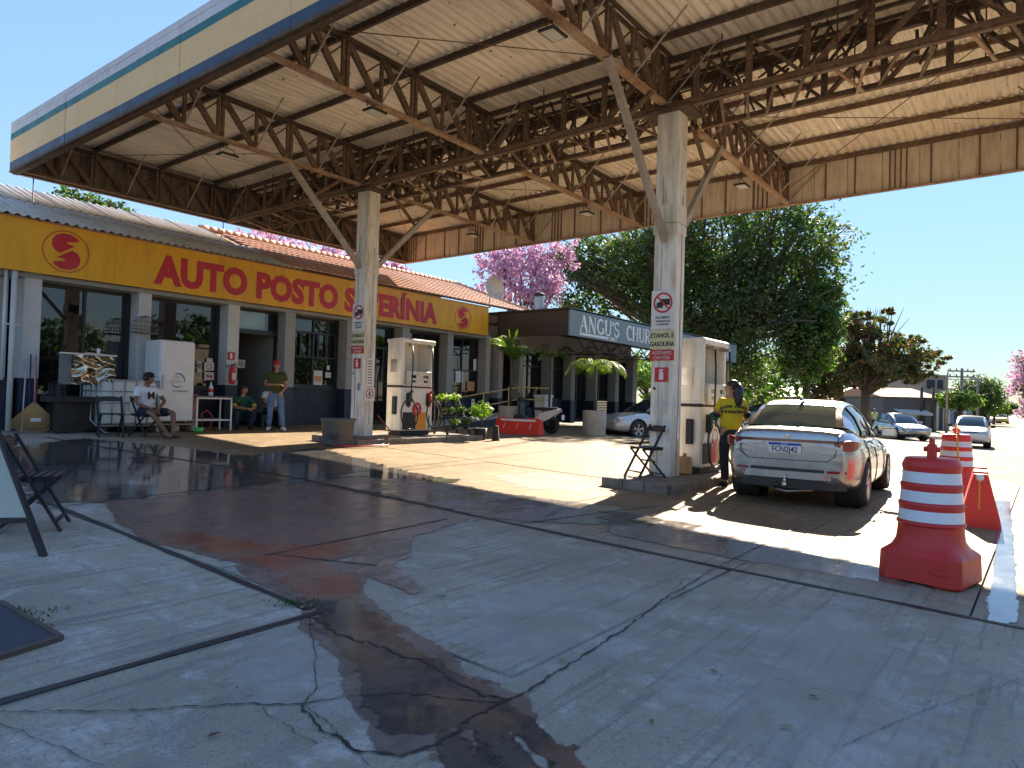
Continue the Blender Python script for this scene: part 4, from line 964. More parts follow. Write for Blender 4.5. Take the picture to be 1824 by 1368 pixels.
# roofs
rz0, rz1, rv0, rv1 = 4.74, 6.03, 16.12, 19.5; sl = math.atan2(rz1-rz0, rv1-rv0); sll = math.hypot(rz1-rz0, rv1-rv0)
M['fibro'] = streak('weathered_fibre_cement', (.62, .57, .50), (.42, .37, .31), (.70, .66, .58), .6, 1.5, 2, .45)
M['tile'] = mat('clay_roof_tile', (.58, .33, .22), .7, dirt=(.36, .22, .15), scale=2.5, amt=.8, bmp=.3, lo=.38, hi=.66)
ref = None; n = 0
for row in range(2):
    for i in range(8):
        u = 3.3+i*1.05
        if row == 1 and i > 6: continue
        if ref is None:
            b = MB(); L = sll/2+.12; nn = 30; vs = []
            for y in (0, L):
                for j in range(nn+1): vs.append((1.08*j/nn, y, .026*math.cos(2*math.pi*6*j/nn)))
            vs2 = [(x, y, z-.008) for x, y, z in vs]
            b.add(vs+vs2, [(j, j+1, nn+2+j, nn+1+j) for j in range(nn)]+[(2*nn+2+j, 3*nn+3+j, 3*nn+4+j, 2*nn+3+j) for j in range(nn)]+[(j, 2*nn+2+j, 2*nn+3+j, j+1) for j in range(nn)], 0, True)
            o = b.build('corrugated_sheet', M['fibro'], shop, fix=False); ref = o
        else: o = ref.copy(); COL.objects.link(o)
        y = row*sll/2*.97-.03
        o.location = (u-12, rv0-16.8+y*math.cos(sl), rz0-FL+y*math.sin(sl)+.02+.022*row+.004*(i % 2)); o.rotation_euler = (sl, 0, random.uniform(-.004, .004))
def tiles(u0, u1, v0, z0, length, slope, name, hipR=0.0):
    """rows of half-round clay tiles; each row laps over the one below"""
    b = MB(); tl, tw = .34, .205; rows = int(length/tl)
    for r in range(rows):
        ue = u1-hipR*r*tl; u = u0
        while u < ue:
            y0, y1 = r*tl-.03, (r+1)*tl+.02; dz0, dz1 = .035, .0; ju = random.uniform(-.006, .006)
            vs = []
            for (y, dz) in ((y0, dz0), (y1, dz1)):
                for k in range(6):
                    a = math.pi*k/5; vs.append((u+tw*.5-math.cos(a)*tw*.5+ju, v0+y*math.cos(slope), z0+y*math.sin(slope)+dz+math.sin(a)*.055))
            b.add(vs, [(k, k+1, 7+k, 6+k) for k in range(5)]+[(0, 5, 4, 3, 2, 1)], 0, False); u += tw
    return b
sp('roof_tiles', tiles(11.2, 22.6, rv0+.02, rz0+.0, sll, sl, 't', .30), M['tile'], kind='stuff')
# tiles behind the sheets near the ridge
b = MB(); 
for (a, c, d) in ((3.3, 11.2, 0), (11.2, 22.6, 0)): b.add([(a, rv0, rz0-.02), (c, rv0, rz0-.02), (c-(1.0 if c > 20 else 0), rv1, rz1-.02), (a, rv1, rz1-.02)], [(0, 1, 2, 3)])
b.add([(3.3, rv1, rz1-.02), (21.6, rv1, rz1-.02), (22.6, 22.8, 4.7), (3.3, 22.8, 4.7)], [(0, 1, 2, 3)]); sp('roof_deck', b, M['tile'])
for i in range(46):
    u = 10.6+i*.245
    if u > 21.5: break
    b = MB(); b.tube([(u, rv1, rz1+.05), (u+.27, rv1, rz1+.07)], [.075, .09], 6); sp('ridge_tile', b, M['tile'])
for i in range(13):
    t = i/13; b = MB(); p = Vector((21.6+t*1.0, rv1-t*(rv1-rv0), rz1+.05-t*(rz1-rz0))); q = Vector((21.6+(t+.09)*1.0, rv1-(t+.09)*(rv1-rv0), rz1+.07-(t+.09)*(rz1-rz0))); b.tube([q, p], [.09, .075], 6); sp('ridge_tile', b, M['tile'])
b = MB(); b.box((22.1, 18.6, 4.3), (.1, 4.5, .9)); sp('gable', b, M['wall'])
b = MB(); b.tube([(5.12, 16.28, .5), (5.12, 16.28, 3.66)], .055, 8); b.tube([(4.98, 16.3, 1.5), (4.98, 16.3, 3.66)], .03, 6); b.box((5.1, 16.28, 2.6), (.3, .06, .03)); sp('downpipe', b, M['wallwhite'])
# left-hand bay past the corner column
b = MB(); b.box((4.6, 16.9, 2.6), (1.2, .1, 2.1)); sp('side_wall', b, M['wallwhite']); 
b = MB(); b.box((4.55, 16.75, 2.45), (.9, .02, 1.9)); sp('pane', b, flat('side_pane', (.25, .38, .48), .1))
b = MB(); b.box((4.6, 16.7, 1.0), (1.3, .3, 1.1)); sp('side_base', b, M['navy'])
# posters and notices stuck on the panes
def notice(u, z, w, h, m, label, name='notice', v=WV-.012, lines=3, col='ink', cat='notice'):
    t = plate(name, label, w, h, m, (u, v, z), 0, cat, .004)
    for k in range(lines):
        b = MB(); b.box((0, -.004, h*(.3-.6*k/max(1, lines-1)) if lines > 1 else 0), (w*.7, .002, h*.06)); b.build('print_line', M[col], t)
    return t
flat('orange_print', (.60, .28, .12)); flat('teal_print', (.10, .30, .36))
def posA(px_, py_, v=WV): q = onV(px_, py_, v); return q.x, q.z
for (x, y, w, h, m, l) in ((591-0, 673-0, 0, 0, 0, 0),): pass
u, z = posA(566, 673); notice(u, z, .30, .42, 'paperw', 'white poster with orange food picture on the window by the man in the red cap', lines=0)
b = MB(); b.box((u, WV-.018, z-.03), (.24, .003, .16)); tag(b.build('food_picture', M['orange_print']), 'orange food picture on the poster by the window mullion', 'poster')
u, z = posA(584, 668); t = notice(u, z, .20, .16, 'paperw', 'small white notice with a car mark right of the food poster', lines=1)
u, z = posA(584, 655); notice(u, z, .10, .13, 'paperw', 'tiny white bottle-shaped sticker above the small car notice', lines=0)
for k, (x, y, w, h, c, l) in enumerate(((372, 653, .26, .20, 'redink', 'white notice with a red ring on the glass left of the doorway'), (372, 670, .26, .20, 'redink', 'white notice with a red ribbon mark just below the ring notice'), (373, 642, .16, .11, 'ink', 'smallest white notice on top of the ring notice'),
     (354, 645, .10, .05, 'blueink', 'topmost slip in the column of small stickers'), (354, 651, .10, .06, 'teal_print', 'teal slip in the column of small stickers'), (354, 660, .10, .10, 'ink', 'white slip low in the column of small stickers'), (318, 651, .10, .12, 'ink', 'white slip beside the right edge of the fridge'))):
    u, z = posA(x, y); t = notice(u, z, w, h, 'paperw' if k != 4 else 'teal_print', l, lines=0 if k < 2 else 2, col=c)
    if k == 0: ring(.055, .07, 18, -.006, -.003).build('ring_mark', M['redink'], t)
    if k == 1:
        b = MB(); b.prism([(-.09, .02), (-.04, .04), (.0, .0), (.05, .03), (.09, -.0), (.04, -.04), (0, -.01), (-.04, -.03)], -.005, -.003); b.build('ribbon_mark', M['redink'], t)
for (x, y, w, h, l) in ((758, 672, .5, .5, 'pale sheet low in the window behind the pump'), (848, 650, .34, .42, 'white sheet with cut corner in the last shop window'), (818, 670, .42, .45, 'pale torn sheet low in the last shop window'), (838, 688, .42, .34, 'orange printed poster at the bottom of the last shop window')):
    u, z = posA(x, y); notice(u, z, w, h, 'paperw' if 'orange' not in l else 'orange_print', l, lines=0)
# extinguishers, signs on the third column
def extinguisher(u, v, z, label, s=1.0, m='redpf'):
    t = thing('fire_extinguisher', label, 'fire extinguisher', (u, v, z))
    b = MB(); b.lathe([(.02, 0), (.075*s, .02), (.08*s, .06), (.08*s, .36*s), (.05*s, .43*s), (.02*s, .46*s), (.02*s, .50*s)], n=16); b.build('cylinder', M[m], t)
    b = MB(); b.beam((-.05*s, -.01, .50*s), (.09*s, -.02, .54*s), .025); b.tube([(.03*s, 0, .5*s), (.13*s, -.02, .42*s), (.12*s, -.04, .2*s), (.09*s, -.05, .1*s)], .011, 5); b.build('handle', M['matte_black'], t)
    b = MB(); b.box((0, -.08*s, .2*s), (.09*s, .012, .18*s)); b.build('paper_label', M['paperw'], t); return t
u, z = onV(413, 690, 16.3).x, onV(413, 684, 16.3).z; extinguisher(u, 16.3, z, 'red fire extinguisher on the column left of the doorway', .95)
q = onV(412, 634, 16.38); ext_sign((q.x, 16.385, q.z), 0, .20, 'small red extinguisher sign on the column left of the doorway')
q = onV(408, 652, 16.38); t = plate('green_tag', 'green round tag above the extinguisher on the column', .16, .10, 'greenink', (q.x, 16.385, q.z), 0)
ring(.035, .055, 16, -.006, -.003).build('ring_mark', M['paperw'], t)
q = onV(451, 672, 18.6); extinguisher(q.x, 18.5, q.z, 'large dark red extinguisher hanging on the wall inside the doorway', 1.25, 'redp')
q = onV(458, 616, 19.1); ext_sign((q.x, 19.14, q.z), 0, .2, 'small red sign on the wall inside the doorway')
q = onV(430, 648, 17.3); t = plate('notice', 'white notice on the brown cupboard in the doorway', .26, .22, 'paperw', (q.x, 17.34, q.z), 0, 'notice')
for k in range(3): b = MB(); b.box((0, -.005, .06-.05*k), (.18, .003, .02)); b.build('print_line', M['ink'], t)
# bird cage on the second column
q = onV(252, 577, 16.2); t = thing('bird_cage', 'domed wire bird cage hanging on the white column', 'bird cage', (q.x+.05, 16.16, q.z-.2))
b = MB(); b.box((0, 0, 0), (.50, .30, .03)); b.build('floor_tray', flat('cage_wood', (.20, .13, .08)), t)
b = MB()
for k in range(9):
    x = -.24+.06*k; h = .16+math.sqrt(max(0, .25**2-x*x))*.95
    for y in (-.14, .14): b.tube([(x, y, 0), (x, y, .15), (x*.8, y*.9, .26), (x*.45, y*.6, .35), (0, 0, .39)], .0045, 4)
for z, xx in ((.08, .24), (.15, .24), (.26, .19)):
    b.tube([(-xx, -.14, z), (xx, -.14, z), (xx, .14, z), (-xx, .14, z), (-xx, -.14, z)], .004, 4)
b.build('wires', M['steel'], t)
# satellite dish, flue
q = onV(886, 545, 15.9); t = thing('satellite_dish', 'pale round satellite dish on a mast at the end of the yellow fascia', 'dish', (q.x+.05, 16.3, 4.7))
b = MB(); b.tube([(0, 0, 0), (0, 0, .55)], .03, 8); b.build('mast', M['brace'], t)
b = MB(); b.lathe([(.42*math.sin(a), .10*(1-math.cos(a*1.0))*2.2) for a in (0.01, .3, .6, .9, 1.2, 1.57)]+[(.41, .2), (.30, .10), (.01, .02)], n=24, cap=False); b.xf(Matrix.Translation((0, -.06, .68)) @ Matrix.Rotation(R(80), 4, 'X') @ Matrix.Rotation(R(-12), 4, 'Y')); b.build('reflector', flat('dish_paint', (.50, .46, .38), .5), t)
b = MB(); b.tube([(0, -.1, .4), (.05, -.5, .55)], .012, 5); b.build('feed_arm', M['alu'], t)
q = onV(960, 545, 18); t = thing('flue', 'pale blue-grey roof flue with a black cap beyond the dish', 'chimney', (q.x, 18, 4.6)); b = MB(); b.lathe([(.20, 0), (.20, 1.25), (.17, 1.35)], n=14); b.build('pipe', flat('flue_paint', (.36, .42, .44), .5), t); b = MB(); b.lathe([(.27, 1.40), (.24, 1.46), (.05, 1.55)], n=14); b.build('cap', M['matte_black'], t)

# ------------------------------------------------------------------ grill building
grill = thing('grill_building', 'dark grey restaurant wing with slate canopy lettered for the grill and white columns', 'building', (26, 16.8, FL))
def gpart(name, b, m, par=None, kind=None): return b.build(name, m, par or grill, world=True, kind=kind, fix=False)
M['slate'] = streak('slate_blue_fascia', (.145, .205, .22), (.19, .25, .26), (.115, .165, .18), .4, .6, 1.2, .5)
M['brownfascia'] = mat('bronze_fascia', (.030, .022, .020), .4, dirt=(.05, .038, .032), scale=1.2)
flat('sign_white', (.74, .78, .78))
for k, (a, c) in enumerate(zip(span(20.28, 36.4, 6), span(20.28, 36.4, 6)[1:])):
    b = MB(); b.box(((a+c)/2, 13.04, 4.11), (c-a-.006, .08, .95)); gpart('fascia_board', b, M['slate'])
b = MB(); b.box((20.30, 14.6, 4.11), (.08, 3.06, .95)); gpart('fascia_return', b, M['brownfascia'])
b = MB(); b.box((36.36, 14.7, 4.11), (.08, 3.2, .95)); gpart('fascia_return', b, M['slate'])
b = MB(); b.box((28.3, 14.9, 4.54), (16.2, 3.8, .05)); gpart('canopy_deck', b, M['matte_black'])
b = MB(); b.box((28.3, 14.9, 3.66+.5), (16.0, 3.6, .04)); gpart('ceiling', b, M['matte_black'])
# open-web girders under it
for v0_, u0_, u1_, dirn in ((0, 21.2, 36.0, 'u'),):
    for z in (3.25, 3.62): b = MB(); b.box((28.6, 13.3, z), (14.8, .05, .04)); gpart('girder_chord', b, M['matte_black'])
    n = 30
    for i in range(n):
        a = 21.3+14.6*i/n; b = MB(); b.beam((a, 13.3, 3.25 if i % 2 else 3.6), (a+14.6/n, 13.3, 3.6 if i % 2 else 3.25), .035, .035); gpart('girder_web', b, M['matte_black'])
for u in (24.5, 28.2):
    for i in range(5):
        a = 13.4+.62*i; b = MB(); b.beam((u, a, 3.3 if i % 2 else 3.6), (u, a+.62, 3.6 if i % 2 else 3.3), .035, .035); gpart('girder_web', b, M['matte_black'])
    b = MB(); b.box((u, 14.9, 3.28), (.05, 3.1, .04)); gpart('girder_chord', b, M['matte_black'])
gcols = [(20.75, 21.0), (22.03, 22.29), (24.12, 24.37), (25.79, 26.11), (27.7, 28.03), (29.71, 30.04), (31.47, 31.89)]
for (a, c) in gcols:
    b = MB(); b.rbox(((a+c)/2, 16.6, 2.55), (c-a, .44, 2.3), .008); gpart('column', b, M['wall'])
    b = MB(); b.rbox(((a+c)/2, 16.6, .92), (c-a+.01, .46, .98), .008); gpart('column_base', b, M['navy'])
b = MB(); b.box((26.3, 16.95, 3.80), (11.4, .3, .90)); gpart('lintel', b, M['wall'])
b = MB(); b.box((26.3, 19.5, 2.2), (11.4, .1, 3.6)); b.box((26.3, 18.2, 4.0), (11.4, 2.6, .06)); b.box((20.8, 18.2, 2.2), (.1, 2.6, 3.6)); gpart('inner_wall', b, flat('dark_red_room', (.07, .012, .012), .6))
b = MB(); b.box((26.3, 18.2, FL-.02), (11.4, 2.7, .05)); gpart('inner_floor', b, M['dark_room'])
for i, ((a, c), (d, e)) in enumerate(zip(gcols[1:], gcols[2:])):
    u0, u1 = c, d; door = i in (2, 4)
    z0 = .55 if door else 1.42
    w = bpy.data.objects.new('door' if door else 'window', None); COL.objects.link(w); w.parent = grill
    b = MB(); 
    for z in (z0+.03, 2.75, 3.32): b.box(((u0+u1)/2, 16.84, z), (u1-u0, .07, .06))
    for u in (u0+.03, u1-.03, (u0+u1)/2): b.box((u, 16.84, (z0+3.32)/2), (.06, .07, 3.32-z0))
    gpart('frame', b, M['black'], w)
    for (p, q_) in (((u0+u0+u1)/2-(u0)/2, 0),): pass
    for uu in ((u0*3+u1)/4, (u0+3*u1)/4):
        for (za, zb_) in ((z0, 2.75), (2.75, 3.32)):
            b = MB(); b.box((uu, 16.86, (za+zb_)/2), ((u1-u0)/2, .012, zb_-za), rot=Matrix.Rotation(random.uniform(-.02, .02), 3, 'Z')); gpart('pane', b, M['glass'], w)
    if not door:
        gpart('brickwork', bricks(u0, u1, FL-.03, z0, 16.82), M['navy'], kind='stuff')
# far open end lets daylight through; its yellow corner pole
t = thing('canopy_pole', 'mustard yellow pole holding the far corner of the grill canopy', 'pole', (35.95, 13.25, gz(36, 13.2))); b = MB(); b.lathe([(.09, 0), (.09, 3.66-gz(36, 13.2))], n=12); b.build('tube', M['railing'], t)
# serif lettering
def serif(txt, x0, z0, h, wscale, par, dpt=.012, y=13.0-.002, gap=.16):
    TK, TN = .16, .065; cnt = [0]
    def st(b, p, q, w):
        b.beam((p[0], 0, p[1]), (q[0], 0, q[1]), .02, w, 0, (0, 0, 1) if abs(q[0]-p[0]) > .001 or True else None)
    def bar(b, pts, w):
        for p, q in zip(pts, pts[1:]):
            p_ = Vector((p[0], p[1])); q_ = Vector((q[0], q[1])); d = (q_-p_).normalized(); n = Vector((-d.y, d.x))*w/2; e = d*w*.12
            P = [p_-n-e, q_-n+e, q_+n+e, p_+n-e]; cnt[0] += 1; b.prism([(v_.x, v_.y) for v_ in P], 0, 1+.05*(cnt[0] % 23), 'XZ')
    def arc(cx, cz, rx, rz_, a0, a1, n=10): return [(cx+rx*math.cos(R(a0+(a1-a0)*i/n)), cz+rz_*math.sin(R(a0+(a1-a0)*i/n))) for i in range(n+1)]
    def ser(b, x, z): bar(b, [(x-.11, z), (x+.11, z)], .045)
    x = x0
    for ch in txt:
        b = MB(); w = .62
        if ch == ' ': x += .45*h*wscale; continue
        if ch == 'A': bar(b, [(.06, 0), (.33, 1)], TN); bar(b, [(.31, 1), (.62, 0)], TK); bar(b, [(.16, .36), (.50, .36)], TN); ser(b, .07, .02); ser(b, .62, .02); w = .74
        if ch == 'N': bar(b, [(.1, 0), (.1, 1)], TN); bar(b, [(.1, .98), (.58, .02)], TK); bar(b, [(.58, 0), (.58, 1)], TN); ser(b, .1, .02); ser(b, .08, .98); ser(b, .58, .98); w = .72
        if ch == 'G': bar(b, arc(.38, .5, .29, .47, 45, 315), TK*.85); bar(b, [(.60, .40), (.60, .1)], TK*.8); ser(b, .58, .42); w = .74
        if ch == 'C': bar(b, arc(.38, .5, .29, .47, 50, 310), TK*.85); bar(b, [(.6, .95), (.6, .7)], TN); w = .68
        if ch == 'U': bar(b, [(.12, 1), (.12, .3)]+arc(.34, .28, .22, .25, 180, 360)+[(.56, 1)], TN*1.6); bar(b, [(.12, 1), (.12, .28)], TK); ser(b, .12, .98); ser(b, .56, .98); w = .70
        if ch == "'": bar(b, [(.10, .98), (.06, .70)], TK*.7); w = .2
        if ch == 'S': bar(b, arc(.28, .73, .19, .235, 40, 270)+arc(.28, .265, .2, .235, 90, -140)[1:], TK*.8); bar(b, [(.45, .95), (.45, .74)], TN); bar(b, [(.08, .25), (.08, .05)], TN); w = .56
        if ch == 'H': bar(b, [(.12, 0), (.12, 1)], TK); bar(b, [(.56, 0), (.56, 1)], TK); bar(b, [(.12, .52), (.56, .52)], TN); [ser(b, p, q) for p in (.12, .56) for q in (.02, .98)]; w = .72
        if ch in 'RPB': bar(b, [(.14, 0), (.14, 1)], TK); bar(b, [(.14, .97), (.3, .97)]+arc(.32, .74, .17, .23, 90, -90)+[(.14, .51)], TK*.6); ser(b, .13, .02); w = .64
        if ch == 'R': bar(b, [(.3, .5), (.60, .02)], TK*.9)
        if ch == 'O': bar(b, arc(.36, .5, .28, .47, 0, 360, 18), TK*.8); w = .74
        if ch == 'Q': bar(b, arc(.36, .5, .28, .47, 0, 360, 18), TK*.8); bar(b, [(.4, .2), (.66, -.08)], TK*.7); w = .74
        if ch == 'E': bar(b, [(.14, 0), (.14, 1)], TK); [bar(b, [(.1, z), (.50, z)], TN) for z in (.025, .975)]; bar(b, [(.1, .52), (.40, .52)], TN); [bar(b, [(.5, z), (.5, z2)], TN*.8) for z, z2 in ((0, .2), (1, .8))]; bar(b, [(.4, .62), (.4, .42)], TN*.8); w = .60
        if ch == 'T': bar(b, [(.30, 0), (.30, 1)], TK); bar(b, [(.04, .975), (.56, .975)], TN); [bar(b, [(z, 1), (z, .78)], TN*.8) for z in (.05, .55)]; ser(b, .3, .02); w = .62
        if ch == 'I': bar(b, [(.14, 0), (.14, 1)], TK); ser(b, .14, .02); ser(b, .14, .98); w = .32
        if ch == 'L': bar(b, [(.14, 0), (.14, 1)], TK); bar(b, [(.1, .025), (.5, .025)], TN); bar(b, [(.5, 0), (.5, .22)], TN*.8); ser(b, .14, .98); w = .58
        b.v = [(x+vx*h*wscale, y-dpt*vy, z0+vz*h) for vx, vy, vz in b.v]
        gpart('sign_letter', b, M['sign_white'], par); x += w*h*wscale
    return x
sg = bpy.data.objects.new('grill_lettering', None); COL.objects.link(sg); sg.parent = grill
u0 = onV(1033, 560, 13).x; u1 = onV(1103, 590, 13).x; serif("ANGU'S", u0, 3.83, .56, (u1-u0)/(.56*(.74+.72+.74+.70+.2+.56)), sg)
b = MB(); b.box(((u0+onV(1083, 600, 13).x)/2, 12.993, 3.74), (onV(1083, 600, 13).x-u0, .012, .09)); gpart('sign_bar', b, M['sign_white'], sg)
serif('GRILL', onV(1083, 600, 13).x+.03, 3.665, .14, 1.6, sg)
u2 = onV(1115, 590, 13).x; u3 = onV(1300, 630, 13).x; tot = sum({'C': .68, 'H': .72, 'U': .7, 'R': .64, 'A': .74, 'S': .56, 'Q': .74, 'E': .6, 'T': .62, 'I': .32, 'L': .58, 'N': .72, 'O': .74}[c] for c in 'CHURRASCARIALANCHONETE')+.45
serif('CHURRASCARIA LANCHONETE', u2, 3.80, .56, (u3-u2)/(.56*tot), sg)
# ------------------------------------------------------------------ ramp, railing, planters beside the grill
ramp_t = thing('ramp', 'dark blue walled access ramp rising along the shop end', 'ramp', (18.4, 15.6, gz(18, 15.6)))
b = MB(); z = gz(18, 15.5)
for (v, m) in ((15.25, 0), (15.35, 0)): pass
b.add([(15.9, 15.3, z-.1), (20.6, 15.3, z-.15), (20.6, 15.3, z+.42), (15.9, 15.3, z+.03), (15.9, 16.3, z-.1), (20.6, 16.3, z-.15), (20.6, 16.3, z+.42), (15.9, 16.3, z+.03)], [(0, 1, 2, 3), (4, 7, 6, 5), (3, 2, 6, 7), (0, 3, 7, 4), (1, 5, 6, 2)])
b.build('ramp_wall', M['navy'], ramp_t, world=True, fix=True)
b = MB(); b.add([(15.9, 15.26, z+.035), (20.65, 15.26, z+.425), (20.65, 16.3, z+.425), (15.9, 16.3, z+.035)], [(0, 1, 2, 3)]); b.add([(15.9, 15.26, z-.02), (20.65, 15.26, z+.36), (20.65, 15.26, z+.43), (15.9, 15.26, z+.04)], [(0, 1, 2, 3)]); b.build('ramp_deck', M['pot'], ramp_t, world=True, fix=False)
t = thing('handrail', 'mustard yellow tube handrail of the access ramp', 'railing', (17, 15.35, gz(17, 15.4)))
z0 = gz(17, 15.4)
def rail(pts, nm='rail', r=.024): b = MB(); b.tube(pts, r, 7); b.build(nm, M['railing'], t, world=True)
z1 = z0+.42
rail([(15.9, 15.32, z0+.75), (20.6, 15.32, z1+.95), (21.5, 14.6, z1+.95)]); rail([(16.4, 15.32, z0+.38), (20.6, 15.32, z1+.52), (21.5, 14.6, z1+.52)])
for u in (16.4, 18.6): rail([(u, 15.32, z0), (u, 15.32, z0+.75+(u-15.9)*.13)], 'rail_post')
for (u, v) in ((20.0, 15.32), (20.6, 15.32), (21.5, 14.6)): rail([(u, v, z0+.1), (u, v, z1+.95)], 'rail_post')
rail([(20.62, 15.25, z1+.9), (20.62, 15.25, z1+2.1)], 'flag_pole', .014)
q = onV(843, 722, 15.25); t2 = plate('hanging_card', 'white card tied to the handrail by the ramp', .15, .42, 'paperw', (q.x, 15.27, q.z), 0, 'notice')
b = MB(); b.box((0, -.005, .12), (.1, .003, .05)); b.build('print_line', M['redink'], t2)
def palm(b, c, n, L, droop, wl=.18, up0=1.0, spread=1.0, nl=20, phase=0.0):
    for k in range(n):
        az = phase+6.283*k/n+random.uniform(-.25, .25); el = up0*random.uniform(.75, 1.2); P = []
        p = Vector(c); seg = L*random.uniform(.8, 1.1)/10; d = Vector((math.cos(az)*math.cos(el), math.sin(az)*math.cos(el), math.sin(el)))
        for i in range(11):
            P.append(p.copy()); p = p+d*seg; d = (d+Vector((0, 0, -droop*.1*(1+i*.12)))).normalized()
        b.tube(P, [.010*(1-i/14) for i in range(11)], 4)
        for i in range(2, nl):
            f = i/nl*10; a = int(f); q = P[min(a, 9)].lerp(P[min(a, 9)+1], f-a); dd = (P[min(a, 9)+1]-P[min(a, 9)]).normalized()
            s = dd.cross(Vector((0, 0, 1))); s = s.normalized() if s.length > .05 else Vector((1, 0, 0)); w = wl*math.sin(math.pi*(.12+.85*i/nl))
            for sg in (-1, 1):
                tip = q+s*sg*w+dd*w*.8+Vector((0, 0, -w*random.uniform(.25, .7))); e = dd*.012
                m_ = q.lerp(tip, .5)+Vector((0, 0, w*.12)); b.add([q-e, q+e, m_+e*1.4, tip, m_-e*1.4], [(0, 1, 2, 4), (4, 2, 3)])
def planter(px_, py_, r, h, label, kind, hp, shape='round'):
    c = gp(px_, py_); c.x += r*.8; c.y += r*.6; g = gz(c.x, c.y)
    t = thing('planter', label, 'planter', (c.x, c.y, g), 0, 'concrete planters in front of the grill')
    b = MB()
    if shape == 'round': b.lathe([(r*.98, 0), (r, .03), (r*1.02, h-.03), (r*1.0, h), (r*.88, h), (r*.86, h-.06)], n=30)
    else: b.lathe([(r*1.1, 0), (r*1.12, .06), (r*.92, .14), (r*.9, h*.6), (r, h*.93), (r*1.15, h*.95), (r*1.15, h), (r*.9, h), (r*.88, h-.05)], n=8)
    b.build('bowl', M['pot'], t); b = MB(); b.lathe([(.01, h-.06), (r*.87, h-.06)], n=20, cap=False); b.build('soil', M['bark'], t)
    q = thing('potted_palm', label.replace('planter holding', 'palm growing in').replace('concrete', 'concrete')[:0] or kind, 'palm', (c.x, c.y, g+h-.05)); return t, q
t, q = planter(907, 768, .36, .78, 'broad round concrete planter at the left by the ramp with the tallest palm', 'tallest palm with sunlit fan fronds in the leftmost round planter', 3)
b = MB(); b.tube([(0, 0, 0), (.02, 0, .9), (0, .03, 1.7)], [.045, .035, .03], 7); b.tube([(.15, .05, 0), (.1, .1, .9), (.25, .1, 1.5)], [.03, .025, .02], 6); b.build('stem', M['bark'], q)
b = MB(); palm(b, (0, .03, 1.6), 7, 1.1, 1.2, .26, 1.0, nl=30); palm(b, (.25, .1, 1.5), 5, 1.0, .9, .22, 1.1, nl=26); b.build('frond', M['palm'], q, fix=False)
for k in range(3):
    b = MB(); az = (2.6, 1.3, .2)[k]; base = Vector((0, .03, 1.75)); d = Vector((math.cos(az)*.5, -.2, .9)).normalized(); a = d.orthogonal().normalized()
    for i in range(14):
        f = (i-6.5)/6.5; tip = base+d*(.75-.12*abs(f))+a*f*.3+Vector((0, 0, .05)); r0 = base+d*.12+a*f*.03; w = a*.055; b.add([r0-w*.5, r0+w*.5, tip+w*.3, tip-w], [(0, 1, 2, 3)])
    b.build('fan_frond', M['leaf_bright'], q, fix=False)
t, q = planter(978, 766, .28, .80, 'slender eight-sided concrete planter in the middle behind the red barrier', 'young palm with arching fronds in the middle planter', 2, 'oct')
b = MB(); b.tube([(0, 0, 0), (.02, 0, 1.1), (0, 0, 1.9)], [.04, .03, .03], 7); b.build('stem', M['bark'], q)
b = MB(); palm(b, (0, 0, 1.75), 6, .95, 1.7, .20, .9, nl=24); b.build('frond', M['palm'], q, fix=False)
t, q = planter(1060, 777, .37, .80, 'round concrete planter on the right beside the silver saloon', 'drooping palm with broad fronds in the right-hand planter beside the silver saloon', 2)
b = MB(); b.tube([(0, 0, 0), (-.02, 0, .8), (0, 0, 1.5)], [.045, .035, .03], 7); b.build('stem', M['bark'], q)
b = MB(); palm(b, (0, 0, 1.45), 8, 1.25, 1.9, .34, .8, nl=26); b.build('frond', M['palm'], q, fix=False)
# white bin, barrier, crates
q = onV(967, 745, 14.9); t = thing('litter_bin', 'white square litter bin behind the middle planter', 'bin', (q.x, 14.9, gz(22, 14.9)+.15)); b = MB(); b.box((0, 0, .5), (.42, .42, 1.0), taper=1.12); b.rbox((0, 0, 1.03), (.55, .55, .09), .015); b.build('body', M['white'], t)
def water_barrier(label, c, rz, L=1.25, H_=.55, m='redpf', bands=True):
    t = thing('plastic_barrier', label, 'barrier', c, rz); b = MB(); W0, W1 = .42, .14
    prof = [(-W0/2, 0), (-W0/2, .10), (-W1/2-.02, H_-.06), (-W1/2, H_), (W1/2, H_), (W1/2+.02, H_-.06), (W0/2, .10), (W0/2, 0)]
    b.prism([(y, z) for y, z in prof], -L/2, L/2, 'YZ'); b.build('shell', M[m], t)
    for sg in (-1, 1):
        b = MB(); b.rbox((sg*L*.32, 0, H_+.0), (L*.2, .16, .05), .01); b.rbox((sg*(L/2-.02), 0, H_*.75), (.05, .20, .12), .01); b.build('lug', M[m], t)
    b = MB(); b.box((0, 0, .02), (L*1.01, W0*1.04, .05)); b.build('foot_rim', M[m], t)
    if bands:
        b = MB(); b.box((0, -W1/2-.026, H_-.045), (L*.8, .008, .06)); b.build('reflective_strip', M['refl'], t)
        for k in (-1, 0, 1):
            b = MB(); y0, z0_, y1, z1_ = -W0/2+.01, .16, -W1/2-.035, H_-.15; b.beam((k*L*.3, y0+.005, z0_), (k*L*.3+.02, y1-.01, z1_), .06, .008, 0, (1, 0, 0)); b.build('reflective_strip', M['refl'], t)
    return t
water_barrier('low red plastic water barrier lying in front of the parked scooter', (16.95, 12.55, gz(17.5, 12.6)), R(-80), 1.45, .46)
water_barrier('red plastic barrier end-on between the two striped barrels with a yellow chain', (11.1, .70, gz(11, .6)), R(4), 1.3, .66, 'redpf', False)
